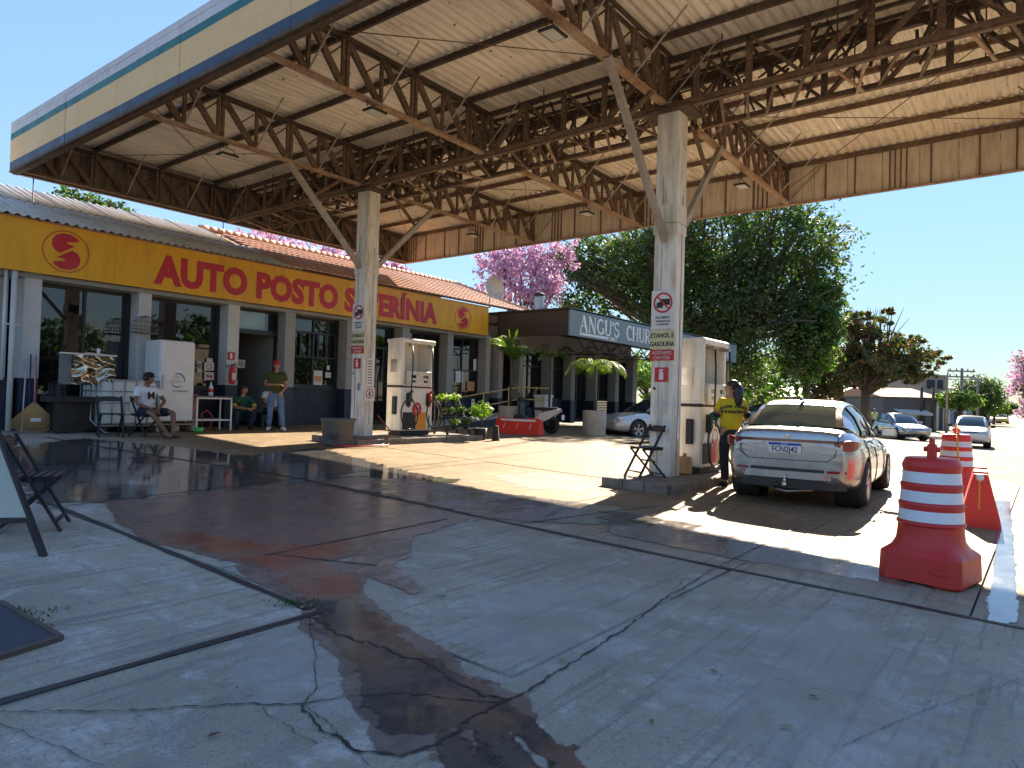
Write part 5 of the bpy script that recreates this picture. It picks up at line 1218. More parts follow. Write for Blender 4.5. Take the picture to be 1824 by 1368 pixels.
# striped barrels
def barrel(label, c, rz, fade=False):
    t = thing('traffic_barrel', label, 'traffic barrel', c, rz, None); m = M['redpf' if fade else 'redp']
    n = 48; b = MB(); vs = []; prof = [(0.0, .300, 1), (.02, .315, 1), (.225, .308, 1), (.24, .298, 1), (.285, .268, .55), (.34, .252, .22), (.41, .246, .05), (.46, .245, 0)]
    for (z, r, sq) in prof:
        for k in range(n):
            a = 2*math.pi*k/n; ca, sa = math.cos(a), math.sin(a); s = 1/max(abs(ca), abs(sa)); s = min(s, 1.26)
            oc = 1+(s-1)*sq; bulge = 1; zz = z
            if z == 0.0: zz = 0.0 if abs(math.sin(2*a)) > .55 else .05
            vs.append((ca*r*oc*bulge, sa*r*oc*bulge, zz))
    N = len(prof); b.add(vs, [(i*n+k, i*n+(k+1) % n, (i+1)*n+(k+1) % n, (i+1)*n+k) for i in range(N-1) for k in range(n)]+[tuple(range(n))[::-1]], 0, True)
    b.rbox((-.325, -.18, .13), (.02, .14, .045), .004); ob_ = b.build('base', m, t)
    try: ob_.data.set_sharp_from_angle(angle=R(24))
    except Exception: pass
    b = MB(); pr = [(.245, .46)]; z = .46; r = .245
    for k in range(3): pr += [(r+.012, z+.012), (r+.012, z+.03), (r-.002, z+.04), (r-.008, z+.135)]; z += .158; r -= .012
    pr += [(r+.012, z+.012), (r+.012, z+.03), (r, z+.06), (r-.012, z+.085), (r-.03, z+.09), (.02, z+.095)]
    b.lathe(pr, n=40); b.build('drum', m, t)
    z = .46; r = .245
    for k in range(3): b = MB(); b.lathe([(r+.0005, z+.042), (r-.0055, z+.132)], n=40, cap=False); b.build('reflective_band', M['refl'], t); z += .158; r -= .012
    b = MB(); b.rbox((0, 0, z+.14), (.05, .07, .13), .01); b.tube([(0, -.06, z+.16), (0, .06, z+.16)], .022, 8); b.rbox((0, 0, z+.22), (.035, .04, .06), .006); b.build('top_lug', m, t); return t
c = gp(1672, 1052); B1 = barrel('large red and white banded traffic barrel in the shade at the right, nearest', (6.93, .78, gz(6.9, .8)), R(-12))
B2 = barrel('sunlit red and white banded traffic barrel behind the nearest one', (13.95, 1.22, gz(13.9, 1.2)), R(20), True)
b = MB(); P = []
for i in range(25):
    s = i/24; P.append((13.85-.22*min(1, s*4), 1.2-.06*s, gz(13, 1)+1.17-.85*s))
for p, q_ in zip(P, P[1:]): b.tube([p, q_], .014, 5)
P2 = [(11.75, .62, gz(11, .6)+.72), (10.4, .6, gz(10.4, .6)+.62), (9.9, .72, gz(10, .6)+.42), (9.2, .8, gz(9, .7)+.35), (8.3, .95, gz(8, .8)+.3), (7.25, .9, gz(7, .8)+.95)]
b2 = MB(); b2.tube(P2[:3], .012, 5)
tag(b.build('chain', flat('yellow_chain', (.72, .42, .03), .4)), 'yellow plastic chain hanging down the front of the farther barrel', 'chain')
t = thing('ring_eye', 'pale ring with short yellow chain on the end of the red barrier', 'chain', (10.42, .66, gz(10.4, .6)+.62)); b = MB(); b.lathe([(.03, 0), (.045, .01), (.03, .02)], n=12, axis='X'); b.build('ring', M['white'], t)
b = MB()
for i in range(9): b.tube([(-.02-.006*i, .008*(i % 2), -.03-.04*i), (-.02-.006*i, -.008*(i % 2), -.065-.04*i)], .009, 5)
b.build('chain_links', flat('yellow_chain', (.72, .42, .03), .4), t)
# ------------------------------------------------------------------ folding chairs
def chair(loc, rz, label, group='black folding chairs'):
    t = thing('folding_chair', label, 'chair', loc, rz, group); m = M['wood_dark']; w = .21
    for sx in (-1, 1):
        b = MB(); b.beam((sx*w, -.24, 0), (sx*w, .20, .80), .022, .04, 0, (1, 0, 0)); b.build('leg', m, t)           # front foot to back top
        b = MB(); b.beam((sx*(w-.028), .24, 0), (sx*(w-.028), -.17, .43), .022, .035, 0, (1, 0, 0)); b.build('leg', m, t)
        b = MB(); b.beam((sx*(w-.028), -.17, .43), (sx*(w-.028), .18, .435), .02, .035, 0, (0, 0, 1)); b.build('seat_rail', m, t)
    for k in range(6):
        b = MB(); b.rbox((0, -.17+.066*k, .458), (2*w-.0, .050, .016), .004); b.build('seat_slat', m, t)
    b = MB(); n = 8; b.add([(x, .185+.02*(1-(x/w)**2)*1.0, z) for z in (.70, .765+.0) for x in [w*(-1+2*i/n) for i in range(n+1)]]+[(x, .205+.02*(1-(x/w)**2), z+(.03*(1-(x/w)**4) if z > .75 else 0)) for z in (.70, .765) for x in [w*(-1+2*i/n) for i in range(n+1)]],
        [(i, i+1, n+2+i, n+1+i) for i in range(n)]+[(2*n+2+i, 3*n+3+i, 3*n+4+i, 2*n+3+i) for i in range(n)]+[(n+1+i, n+2+i, 3*n+4+i, 3*n+3+i) for i in range(n)]+[(i, 2*n+2+i, 2*n+3+i, i+1) for i in range(n)]); b.box((0, .19, .735), (2*w, .018, .075)); b.build('backrest', m, t)
    for (y, z) in ((-.195, .08), (.20, .045), (.03, .245)): b = MB(); b.beam((-w, y, z), (w, y, z), .03, .02); b.build('stretcher', m, t)
    return t
ch0 = chair((10.1, 5.0, gz(10.2, 5)+.135), R(-122), 'black folding chair standing on the kerb island by the nearest post')
dup(ch0, (6.35, 14.75, gz(6, 14.7)), R(-15), 'empty black folding chair in front of the white water tank')
dup(ch0, (6.98, 14.62, gz(7, 14.7)), R(18), 'black folding chair under the man in the white M shirt')
c = gp(60, 935); dup(ch0, (2.40, 6.95, gz(2.4, 6.9)), R(60), 'black slatted folding chair at the left edge behind the easel board')
# easel board at the left edge
t = thing('easel_board', 'pale board in a black easel frame leaning at the left edge', 'easel', (0, 0, 0))
A = gp(78, 992); A2 = gp(-95, 1010); z = A.z
top = Vector((A.x-.20, A.y+.74, z+1.16)); sidev = Vector((-.62, .52, 0))
b = MB(); b.beam(A, top, .035, .05); b.build('leg', M['wood_dark'], t); b = MB(); b.beam(A+sidev, top+sidev, .035, .05); b.build('leg', M['wood_dark'], t)
lo, hi = A.lerp(top, .22), A.lerp(top, .97); b = MB(); b.add([lo, hi, hi+sidev, lo+sidev], [(0, 1, 2, 3)]); nrm = (hi-lo).cross(sidev).normalized()*.012; b.add([lo+nrm, hi+nrm, hi+sidev+nrm, lo+sidev+nrm], [(0, 3, 2, 1)]); b.build('board', mat('pale_board', (.42, .43, .36), .35, dirt=(.30, .34, .32), scale=1.5), t, fix=False)
b = MB(); b.beam(lo, lo+sidev, .04, .04); b.build('rail', M['wood_dark'], t); b = MB(); b.beam(hi, hi+sidev, .04, .04); b.build('rail', M['wood_dark'], t)

# black mat at the lower left
P = [gp(*q) for q in ((0, 1078), (108, 1142), (108, 1146), (0, 1176), (-260, 1245), (-330, 1120))]
t = thing('rubber_mat', 'ribbed dark blue-black mat at the lower left corner', 'mat', (0, 0, 0)); b = MB(); poly = [P[0], P[1], P[3], P[4], P[5]]; zt = .022
b.add([p+Vector((0, 0, zt)) for p in poly]+[p+Vector((0, 0, .002)) for p in poly], [(0, 1, 2, 3, 4)]+[(i, (i+1) % 5, 5+(i+1) % 5, 5+i) for i in range(5)]); b.build('sheet', mat('mat_rubber', (.030, .035, .05), .6, dirt=(.06, .065, .08), scale=14, bmp=.8, fine=120), t)
b = MB()
for a, c in ((P[1], P[3]), (P[3], P[4]), (P[0], P[1])): b.beam(a+Vector((0, 0, .014)), c+Vector((0, 0, .014)), .03, .03)
b.build('edge_trim', flat('brown_edge', (.085, .06, .045)), t)
# ------------------------------------------------------------------ things along the shop wall
g = lambda u, v: gz(u, v)
t = thing('leaf_rake', 'straw-coloured fan broom leaning upside down on the corner column', 'broom', (5.42, 15.9, g(5.4, 15.9)))
b = MB(); b.tube([(0, 0, .55), (.04, .12, 1.55)], .014, 6); b.build('handle', flat('pink_pole', (.48, .22, .28)), t)
b = MB(); n = 26
for k in range(n):
    f = (k-(n-1)/2)/((n-1)/2); b.beam((f*.02, 0, .60), (f*.40, -.02-.03*(1-f*f), .09+.13*f*f), .015, .008, 0, (0, 1, 0)); b.beam((f*.40, -.02, .09+.13*f*f), (f*.45, -.05, .0+.12*f*f), .012, .008, 0, (0, 1, 0))
b.build('bristles', mat('straw', (.46, .28, .11), .8, dirt=(.30, .17, .06), scale=9), t)
b = MB(); b.box((.02, -.055, .26), (.18, .006, .07)); b.build('paper_tag', M['paperw'], t)
for k, (dx, col, lab) in enumerate(((-.16, 'pole_white', 'white broom pole leaning on the corner column'), (.10, 'pole_red', 'dark red pole leaning beside the fan broom'), (-.04, 'pole_blue', 'dark blue pole leaning between the white and red poles'))):
    b = MB(); b.tube([(5.42+dx, 16.0, g(5.4, 16)+.02), (5.48+dx*.6, 16.28, g(5.4, 16)+1.45+.05*k)], .014, 6); tag(b.build('broom_pole', flat(col, ((.5, .5, .52), (.3, .03, .04), (.02, .03, .12))[k])), lab, 'pole')
# barbecue stand with reflective guard
t = thing('grill_stand', 'black metal stand with a crumpled shiny foil guard on top', 'grill stand', (6.12, 15.75, g(6, 15.7)))
for x in (-.42, .48):
    for y in (-.22, .22): b = MB(); b.beam((x, y, 0), (x, y, 1.0), .04); b.build('leg', M['matte_black'], t)
b = MB(); b.rbox((.1, 0, .68), (1.35, .50, .12), .01); b.build('tray', M['matte_black'], t); b = MB(); b.box((0, .1, .35), (.85, .3, .6)); b.build('box_body', M['black'], t)
b = MB(); nx, nz = 22, 16; vs = [(-.20+.80*i/nx, -.25+.05*math.sin(i*.42+j*.31+2*math.sin(j*.5))+.03*math.sin(j*.9-i*.33+1.5*math.sin(i*.6))+random.uniform(-.007, .007), .98+.60*j/nz) for j in range(nz+1) for i in range(nx+1)]
b.add(vs, [(j*(nx+1)+i, j*(nx+1)+i+1, (j+1)*(nx+1)+i+1, (j+1)*(nx+1)+i) for j in range(nz) for i in range(nx)], 0, True); b.build('foil_guard', M['mirror'], t, fix=False)
b = MB(); b.box((-.31, -.2, 1.28), (.22, .01, .6)); b.build('glass_side', flat('grey_glass', (.16, .18, .2), .1), t)
b = MB(); b.rbox((.12, -.2, 1.60), (1.05, .12, .03), .004); b.build('top_rail', M['white'], t)
t = thing('cup', 'small clear cup on the rail of the foil guard', 'cup', (6.42, 15.55, g(6, 15.7)+1.615)); b = MB(); b.lathe([(.028, 0), (.038, .12), (.036, .12), (.027, .01)], n=12); b.build('body', M['plastic_white'], t)
b = MB(); b.tube([(6.3, 15.5, g(6, 15)+.62), (6.25, 15.4, g(6, 15)+.3), (6.45, 15.2, g(6, 15)+.05), (6.7, 15.0, g(6, 15)+.02)], .012, 5); tag(b.build('gas_hose', M['alu']), 'grey hose trailing from the black stand to the ground', 'hose')
# IBC water tank in cage
t = thing('water_tank', 'milky white water tank in a grey wire cage beside the fridge', 'tank', (7.05, 15.95, g(7, 15.9))); b = MB(); b.rbox((0, 0, .62), (1.15, .95, .95), .06); b.build('tank', M['plastic_white'], t)
b = MB()
for x in (-.59, -.36, -.12, .12, .36, .59):
    b.tube([(x, -.49, .12), (x, -.49, 1.10)], .011, 5); b.tube([(x, .49, .12), (x, .49, 1.10)], .011, 5)
for y in (-.25, 0, .25): b.tube([(-.59, y, .12), (-.59, y, 1.1)], .011, 5)
for z in (.14, .38, .62, .86, 1.10): b.tube([(-.59, .49, z), (-.59, -.49, z), (.59, -.49, z), (.59, .49, z)], .012, 5)
b.build('cage', M['alu'], t)
b = MB(); 
for x in (-.5, 0, .5): b.box((x, 0, .06), (.12, 1.0, .11))
b.box((0, -.47, .13), (1.18, .04, .03)); b.build('pallet', M['matte_black'], t)
for k, (x, z) in enumerate(((.28, .80), (.10, .55), (.34, .58))):
    b = MB(); b.box((x, -.508, z), (.24, .006, .2)); s = b.build('paper_label', M['paperw'], t)
# fridge
t = thing('freezer', 'tall white upright freezer with a blue swirl logo behind the seated man', 'freezer', (8.05, 15.85, g(8, 15.8))); b = MB(); b.rbox((0, 0, 1.12), (.78, .70, 1.80), .025); b.build('cabinet', M['white'], t)
b = MB(); b.rbox((0.0, -.365, 1.12), (.76, .04, 1.76), .012); b.build('door', M['white'], t)
b = MB(); b.rbox((-.33, -.40, 1.1), (.02, .03, .3), .005); b.build('door_handle', M['alu'], t)
b = MB(); P = [(.16*math.cos(R(a)), -.386, 1.14+.15*math.sin(R(a))) for a in range(-20, 125, 12)]; b.tube(P, [.004+.012*math.sin(math.pi*i/(len(P)-1)) for i in range(len(P))], 5); P = [(.16*math.cos(R(a)), -.386, 1.14+.15*math.sin(R(a))) for a in range(205, 320, 12)]; b.tube(P, [.003+.010*math.sin(math.pi*i/(len(P)-1)) for i in range(len(P))], 5); b.build('swirl_logo', M['blueink'], t)
text('Gelo', .075, 'alu', t, (-.02, -.388, 1.19), FR_); text('Alaska', .11, 'alu', t, (-.03, -.388, 1.08), FR_); text('(17) 99624-2042', .055, 'ink', t, (.08, -.388, .88), FR_)
b = MB()
for k in range(3): b.box((0, -.3+.3*k, .16), (.95, .1, .02))
for x in (-.4, 0, .4): b.box((x, 0, .07), (.1, .8, .12))
s = b.build('pallet', flat('pallet_wood', (.42, .32, .20))); s.location = (8.05, 15.8, g(8, 15.8)); tag(s, 'pale wooden pallet under the white freezer', 'pallet')
t = thing('cardboard_stack', 'tall brown cardboard tube standing right of the freezer', 'box', (8.62, 15.9, g(8.6, 15.9))); b = MB(); b.rbox((0, 0, .42), (.16, .3, .84), .01); b.build('carton', flat('card', (.30, .16, .10)), t)
t = thing('bowl', 'small bright green bowl on the ground by the freezer', 'bowl', (8.38, 15.1, g(8.4, 15.1))); b = MB(); b.lathe([(.08, 0), (.13, .12), (.12, .12), (.07, .02)], n=18); b.build('body', flat('lime', (.10, .50, .10), .4), t)
t = thing('table_frame', 'white metal table frame below the window left of the doorway', 'table', (8.92, 15.65, g(9, 15.7)))
for x in (-.42, .42):
    for y in (-.24, .24): b = MB(); b.beam((x, y, 0), (x, y, .78), .03); b.build('leg', M['white'], t)
b = MB(); b.rbox((0, 0, .79), (.90, .54, .03), .005); b.build('top', flat('thin_top', (.12, .12, .12)), t)
for y in (-.24, .24): b = MB(); b.beam((-.42, y, .25), (.42, y, .25), .025); b.beam((-.42, y, .755), (.42, y, .755), .03); b.build('rail', M['white'], t)
b = MB(); b.beam((-.42, -.24, .25), (-.42, .24, .25), .025); b.beam((.42, -.24, .25), (.42, .24, .25), .025); b.build('rail', M['white'], t)
t = thing('bottle', 'clear bottle with red label on the table frame', 'bottle', (8.98, 15.7, g(9, 15.7)+.805)); b = MB(); b.lathe([(.05, 0), (.055, .05), (.05, .2), (.02, .28), (.018, .33)], n=12); b.build('body', M['plastic_white'], t); b = MB(); b.lathe([(.056, .09), (.056, .17)], n=12, cap=False); b.build('paper_label', M['redp'], t)
b = MB(); b.tube([(8.75, 15.6, g(8.7, 15.6)+.05), (8.72, 15.6, g(8.7, 15.6)+.4), (8.85, 15.6, g(8.7, 15.6)+.48), (8.98, 15.6, g(8.7, 15.6)+.35), (8.95, 15.6, g(8.7, 15.6)+.08), (8.8, 15.55, g(8.7, 15.6)+.03)], .015, 6); tag(b.build('coiled_hose', flat('red_hose', (.42, .04, .03), .4)), 'short red hose loop hanging beside the table frame', 'hose')
# ------------------------------------------------------------------ people
def skin_geo(chain, radii, edges, sub=1, root=0):
    me = bpy.data.meshes.new('tmp'); me.from_pydata([tuple(v) for v in chain], edges, [])
    o = bpy.data.objects.new('tmp', me); COL.objects.link(o); md = o.modifiers.new('s', 'SKIN'); md.use_smooth_shade = True
    sv = me.skin_vertices[0].data
    for i, r in enumerate(radii):
        rr = r if isinstance(r, tuple) else (r, r); sv[i].radius = rr; sv[i].use_root = (i == root)
    s = o.modifiers.new('u', 'SUBSURF'); s.levels = sub; s.render_levels = sub
    dg = bpy.context.evaluated_depsgraph_get(); dg.update(); m2 = bpy.data.meshes.new_from_object(o.evaluated_get(dg), depsgraph=dg)
    vs = [v.co.copy() for v in m2.vertices]; fs = [tuple(p.vertices) for p in m2.polygons]
    bpy.data.objects.remove(o); bpy.data.meshes.remove(m2); return vs, fs
def head_geo(c, look, tilt=0.0, s=1.0):
    """head with brow, nose, mouth ridge, jaw and ears; 'look' = yaw of the face (0 faces -Y)"""
    vs, fs = [], []; n, k = 20, 16
    for j in range(k+1):
        ph = math.pi*j/k; z = -math.cos(ph); r = math.sin(ph)
        for i in range(n):
            a = 2*math.pi*i/n; x, y = r*math.cos(a), r*math.sin(a); f = max(0, -y)
            X, Y, Z = x*.076, y*.098, z*.122
            if z < -.1: X *= 1+.42*(z+.1); Y = Y*(1+.28*(z+.1)) - .012*f*(-z)
            if z > .2: Y += .006
            if abs(x) < .18 and y < 0 and -.32 < z < .12: Y -= .017*(1-abs(x)/.18)*(1 if z < 0 else .35)*(1-abs(z+.16)/.4)
            if .12 < abs(x) < .55 and y < 0 and .0 < z < .2: Y += .007
            if abs(x) < .3 and y < 0 and -.55 < z < -.42: Y -= .004
            vs.append(Vector((X, Y, Z)))
    for j in range(k):
        for i in range(n): fs.append((j*n+i, j*n+(i+1) % n, (j+1)*n+(i+1) % n, (j+1)*n+i))
    for sx in (-1, 1):
        b0 = len(vs)
        for (x, y, z) in ((.074, -.012, .03), (.088, .012, .035), (.086, .016, -.01), (.074, -.005, -.032), (.078, .02, .0)): vs.append(Vector((sx*x, y, z)))
        fs += [(b0, b0+1, b0+4), (b0+1, b0+2, b0+4), (b0+2, b0+3, b0+4), (b0+3, b0, b0+4), (b0, b0+3, b0+2, b0+1)]
    Mx = Matrix.Translation(Vector(c)) @ Matrix.Rotation(look, 4, 'Z') @ Matrix.Rotation(tilt, 4, 'X') @ Matrix.Scale(s, 4)
    return [Mx @ v for v in vs], fs, Mx
def hand(b, wrist, d, curl, side, pn=(0, 0, -1), m=0, s=1.0):
    """palm and five fingers; d = pointing direction, pn = palm normal"""
    w = Vector(wrist); d = Vector(d).normalized(); pn = Vector(pn); pn = (pn-d*pn.dot(d)).normalized(); sd = d.cross(pn)*side
    P = [w, w+d*.035*s, w+d*.085*s]
    b.beam(w-d*.005, w+d*.09*s, .078*s, .028*s, m, pn)
    for i, (off, L) in enumerate(((-.030, .062), (-.010, .075), (.010, .072), (.029, .058))):
        q = w+d*.085*s+sd*off*s; a = curl*.6; d1 = (d*math.cos(a)+pn*math.sin(a)); d2 = (d*math.cos(a*2.2)+pn*math.sin(a*2.2))
        b.tube([q, q+d1*L*.5*s, q+d1*L*.5*s+d2*L*.5*s], [.0095*s, .009*s, .007*s], 6, m)
    q = w+d*.03*s-sd*.036*s; d1 = (d*.75-sd*.6+pn*.3).normalized(); b.tube([q, q+d1*.035*s, q+d1*.035*s+(d*.9+pn*.3).normalized()*.03*s], [.012*s, .011*s, .008*s], 6, m)
def person(label, loc, rz, J, skin='skin', shirt='white', trousers='black', shoes='matte_black', sleeve=.55, leg_to=1.0, hair=None, cap=None, look=0.0, tilt=0.0, belly=1.0, curl=.8, name='person', s=1.0, hips=1.0):
    t = thing(name, label, 'person', loc, rz); t.scale = (s, s, s)
    V = {k: Vector(v) for k, v in J.items()}
    ch = [V['pelvis'], V['pelvis'].lerp(V['chest'], .5), V['chest'], V['neck'], V['neck'].lerp(V['head'], .55)]
    rad = [(.098*hips, .090), (.092*belly, .088*belly), (.112, .088), (.062, .060), (.055, .055)]; ed = [(0, 1), (1, 2), (2, 3), (3, 4)]
    def limb(base, pts, rs):
        prev = base
        for p, r in zip(pts, rs): ch.append(p); rad.append(r); ed.append((prev, len(ch)-1)); prev = len(ch)-1
    for sd in 'LR':
        a, e, w = V['sh'+sd], V['el'+sd], V['wr'+sd]; limb(2, [a, a.lerp(e, .5), e, e.lerp(w, .4), w], [.056, .050, .040, .040, .027])
        h, k, n_ = V['hip'+sd], V['kn'+sd], V['an'+sd]; limb(0, [h, h.lerp(k, .45), k, k.lerp(n_, .35), n_, n_+Vector((0, -.0, -.05))], [.088, .082, .060, .056, .038, .036])
    vs, fs = skin_geo(ch, rad, ed); B = MB(); B.add(vs, fs, 0, True)
    hv, hf, HM = head_geo(V['head'], look, tilt); B.add(hv, hf, 0, True)
    for sd, sg in (('L', 1), ('R', -1)):
        d = (V['wr'+sd]-V['el'+sd]).normalized(); hd = V.get('hd'+sd, d); hand(B, V['wr'+sd], hd, curl, sg, V.get('pn'+sd, Vector((0, .2, -1))))
    B.build('body', M[skin], t, fix=False)
    e = MB()
    for sx in (-1, 1): e.sphere((0, 0, 0), .0095, 8); 
    e = MB()
    for sx in (-1, 1): e2 = MB(); e2.sphere((sx*.030, -.083, .012), .011, 8); e2.xf(HM); e.add(e2.v, e2.f, 0, True)
    e2 = MB(); e2.box((0, -.092, -.058), (.042, .008, .007)); e2.xf(HM); e.add(e2.v, e2.f); 
    for sx in (-1, 1): e2 = MB(); e2.box((sx*.031, -.090, .034), (.034, .008, .006)); e2.xf(HM); e.add(e2.v, e2.f)
    e.build('face_features', M['hair'], t)
    # shirt
    ch = [V['pelvis'].lerp(V['chest'], -.28), V['pelvis'].lerp(V['chest'], .45), V['chest'], V['chest'].lerp(V['neck'], .75)]
    rad = [(.168*hips, .145), (.158*belly, .142*belly), (.170, .132), (.085, .080)]; ed = [(0, 1), (1, 2), (2, 3)]
    for sd in 'LR':
        a, e_, w = V['sh'+sd], V['el'+sd], V['wr'+sd]; limb(2, [a, a.lerp(e_, min(1, sleeve)*.6), a.lerp(e_, min(1, sleeve))], [.074, .072, .070])
        if sleeve > 1: limb(len(ch)-1, [e_.lerp(w, .9)], [.045])
    vs, fs = skin_geo(ch, rad, ed); B = MB(); B.add([v+Vector((0, 0, 0)) for v in vs], fs, 0, True); B.build('shirt', M[shirt], t, fix=False)
    ch = [V['pelvis']+Vector((0, 0, .04)), V['pelvis']+Vector((0, 0, -.05))]; rad = [(.152*hips, .132), (.152*hips, .134)]; ed = [(0, 1)]
    for sd in 'LR':
        h, k, n_ = V['hip'+sd], V['kn'+sd], V['an'+sd]
        pts = [h, h.lerp(k, .5), h.lerp(k, .92)] if leg_to < .6 else [h, h.lerp(k, .5), k, k.lerp(n_, .5), n_+Vector((0, 0, .0))]
        limb(1, pts, [.106, .100, .098] if leg_to < .6 else [.106, .098, .080, .074, .068])
    vs, fs = skin_geo(ch, rad, ed); B = MB(); B.add(vs, fs, 0, True); B.build('shorts' if leg_to < .6 else 'trousers', M[trousers], t, fix=False)
    for sd in 'LR':
        a = V['an'+sd]; ty = V.get('toe'+sd, Vector((0, -1, 0))).normalized(); B = MB(); B.tube([a-ty*.06+Vector((0, 0, -.055)), a+Vector((0, 0, -.035)), a+ty*.11+Vector((0, 0, -.055)), a+ty*.175+Vector((0, 0, -.068))], [.034, .050, .042, .022], 10)
        q = B.build('shoe', M[shoes], t)
        if shoes == 'skin_dark' or shoes == 'skin':
            q.name = 'foot'; B = MB(); B.tube([a-ty*.07+Vector((0, 0, -.088)), a+ty*.19+Vector((0, 0, -.088))], [.045, .045], 8); B.v = [(x, y, a.z-.088+(z-(a.z-.088))*.25) for x, y, z in B.v]; B.build('flip_flop', M['matte_black'], t)
    if hair: hair(HM, t)
    if cap:
        B = MB(); pr = [(.103, .03), (.105, .06), (.098, .10), (.07, .132), (.02, .145)]; B.lathe(pr, n=20, sx=.86, sy=1.02)
        B.add([(-.07, -.085, .045), (.07, -.085, .045), (.055, -.175, .040), (0, -.19, .042), (-.055, -.175, .040), (-.07, -.085, .055), (.07, -.085, .055), (.055, -.175, .048), (0, -.19, .050), (-.055, -.175, .048)], [(0, 4, 3, 2, 1), (5, 6, 7, 8, 9), (0, 1, 6, 5), (1, 2, 7, 6), (2, 3, 8, 7), (3, 4, 9, 8), (4, 0, 5, 9)]); B.xf(HM); B.build('cap', M[cap], t)
    return t, HM
def short_hair(HM, t):
    B = MB(); B.lathe([(.088, .0), (.096, .05), (.090, .09), (.06, .125), (.01, .138)], n=18, sx=.88, sy=1.04); B.v = [(x, y+.014, z-(.03 if y > .03 else 0)) for x, y, z in B.v]; B.xf(HM); B.build('hair', M['hair'], t)
def long_hair(HM, t):
    B = MB(); B.lathe([(.080, -.02), (.090, .05), (.084, .09), (.058, .122), (.01, .134)], n=18, sx=.90, sy=1.06); B.v = [(x, y+.016, z) for x, y, z in B.v]
    B.tube([(0, .06, .06), (.0, .095, -.02), (.01, .10, -.12), (.03, .10, -.24), (.05, .085, -.36)], [.07, .085, .085, .07, .015], 12); B.xf(HM); B.build('hair', M['hair'], t)
flat('denim', (.11, .19, .33), .8); flat('olive', (.055, .065, .012), .85); flat('bottle_green', (.008, .075, .050), .8); flat('navy_cloth', (.008, .012, .035), .8); flat('white_cloth', (.74, .75, .78), .8)
flat('yellow_cloth', (.68, .47, .01), .8); flat('black_cloth', (.010, .012, .018), .85); flat('cap_red', (.45, .03, .05), .7); flat('dark_jeans', (.015, .025, .06), .8)
M['denim'] = mat('denim_cloth', (.13, .22, .38), .85, dirt=(.05, .09, .18), scale=7, amt=.8, bmp=.3)
g = gz
# standing man with red cap, arms folded low
J = dict(pelvis=(0, 0, .95), chest=(0, .0, 1.30), neck=(0, .01, 1.47), head=(0, -.01, 1.61), shL=(.19, 0, 1.40), shR=(-.19, 0, 1.40), elL=(.25, .02, 1.12), elR=(-.26, .02, 1.13), wrL=(.13, -.20, .95), wrR=(.03, -.26, 1.14),
         hipL=(.10, 0, .90), hipR=(-.10, 0, .90), knL=(.14, -.02, .48), knR=(-.12, .0, .48), anL=(.19, -.02, .09), anR=(-.14, .05, .09), toeL=(.4, -1, 0), toeR=(-.2, -1, 0), hdR=(1, -.2, 0), pnR=(0, 0, -1), hdL=(-.1, -.2, -1), pnL=(0, 1, 0))
person('standing man in olive T-shirt, blue jeans and red cap by the doorway', (10.5, 15.35, g(10.5, 15.3)), R(-34), J, 'skin', 'olive', 'denim', 'white', .62, hair=short_hair, cap='cap_red', look=R(-6), belly=1.05, s=1.0)
# squatting man in green shirt
J = dict(pelvis=(0, .20, .34), chest=(0, .02, .66), neck=(0, -.03, .83), head=(.02, -.06, .97), shL=(.19, .0, .76), shR=(-.19, 0, .76), elL=(.25, -.20, .55), elR=(-.24, -.20, .55), wrL=(.10, -.42, .52), wrR=(-.02, -.42, .52),
         hipL=(.11, .18, .30), hipR=(-.11, .18, .30), knL=(.22, -.24, .46), knR=(-.20, -.24, .46), anL=(.18, -.10, .09), anR=(-.16, -.10, .09), hdL=(-.6, -1, 0), hdR=(.6, -1, 0))
pm, _ = person('man in green shirt with yellow cuffs squatting left of the doorway step', (9.9, 15.85, g(9.9, 15.7)), R(-15), J, 'skin', 'bottle_green', 'dark_jeans', 'matte_black', .75, hair=short_hair, look=R(20))
for sx, a, e in ((1, Vector((.19, 0, .76)), Vector((.25, -.20, .55))), (-1, Vector((-.19, 0, .76)), Vector((-.24, -.20, .55)))):
    b = MB(); d = (e-a).normalized(); q = a.lerp(e, .80); b.tube([q-d*.012, q+d*.022], .058, 12); b.build('yellow_cuff', M['yellow_cloth'], pm)
# seated man with black cap
J = dict(pelvis=(0, .06, .50), chest=(0, .05, .86), neck=(0, .02, 1.03), head=(.015, -.01, 1.17), shL=(.20, .03, .96), shR=(-.20, .03, .96), elL=(.36, -.06, .72), elR=(-.30, -.10, .68), wrL=(.10, -.24, .56), wrR=(-.02, -.30, .52),
         hipL=(.11, .02, .49), hipR=(-.11, .02, .49), knL=(.34, -.38, .50), knR=(-.17, -.40, .50), anL=(.25, -.52, .10), anR=(.04, -.62, .10), hdL=(-.7, -.5, -.5), hdR=(.6, -.5, -.4))
pm, _ = person('seated man in white M T-shirt, dark shorts, flip-flops and black cap', (7.02, 14.68, g(7, 14.7)), R(8), J, 'skin_dark', 'white_cloth', 'navy_cloth', 'skin_dark', .62, .5, short_hair, 'black_cloth', look=R(72), tilt=0)
tx = text('M', .22, 'ink', pm, (-.005, -.150, .76), (R(84), 0, 0), 'printed_letter', .003, .004)
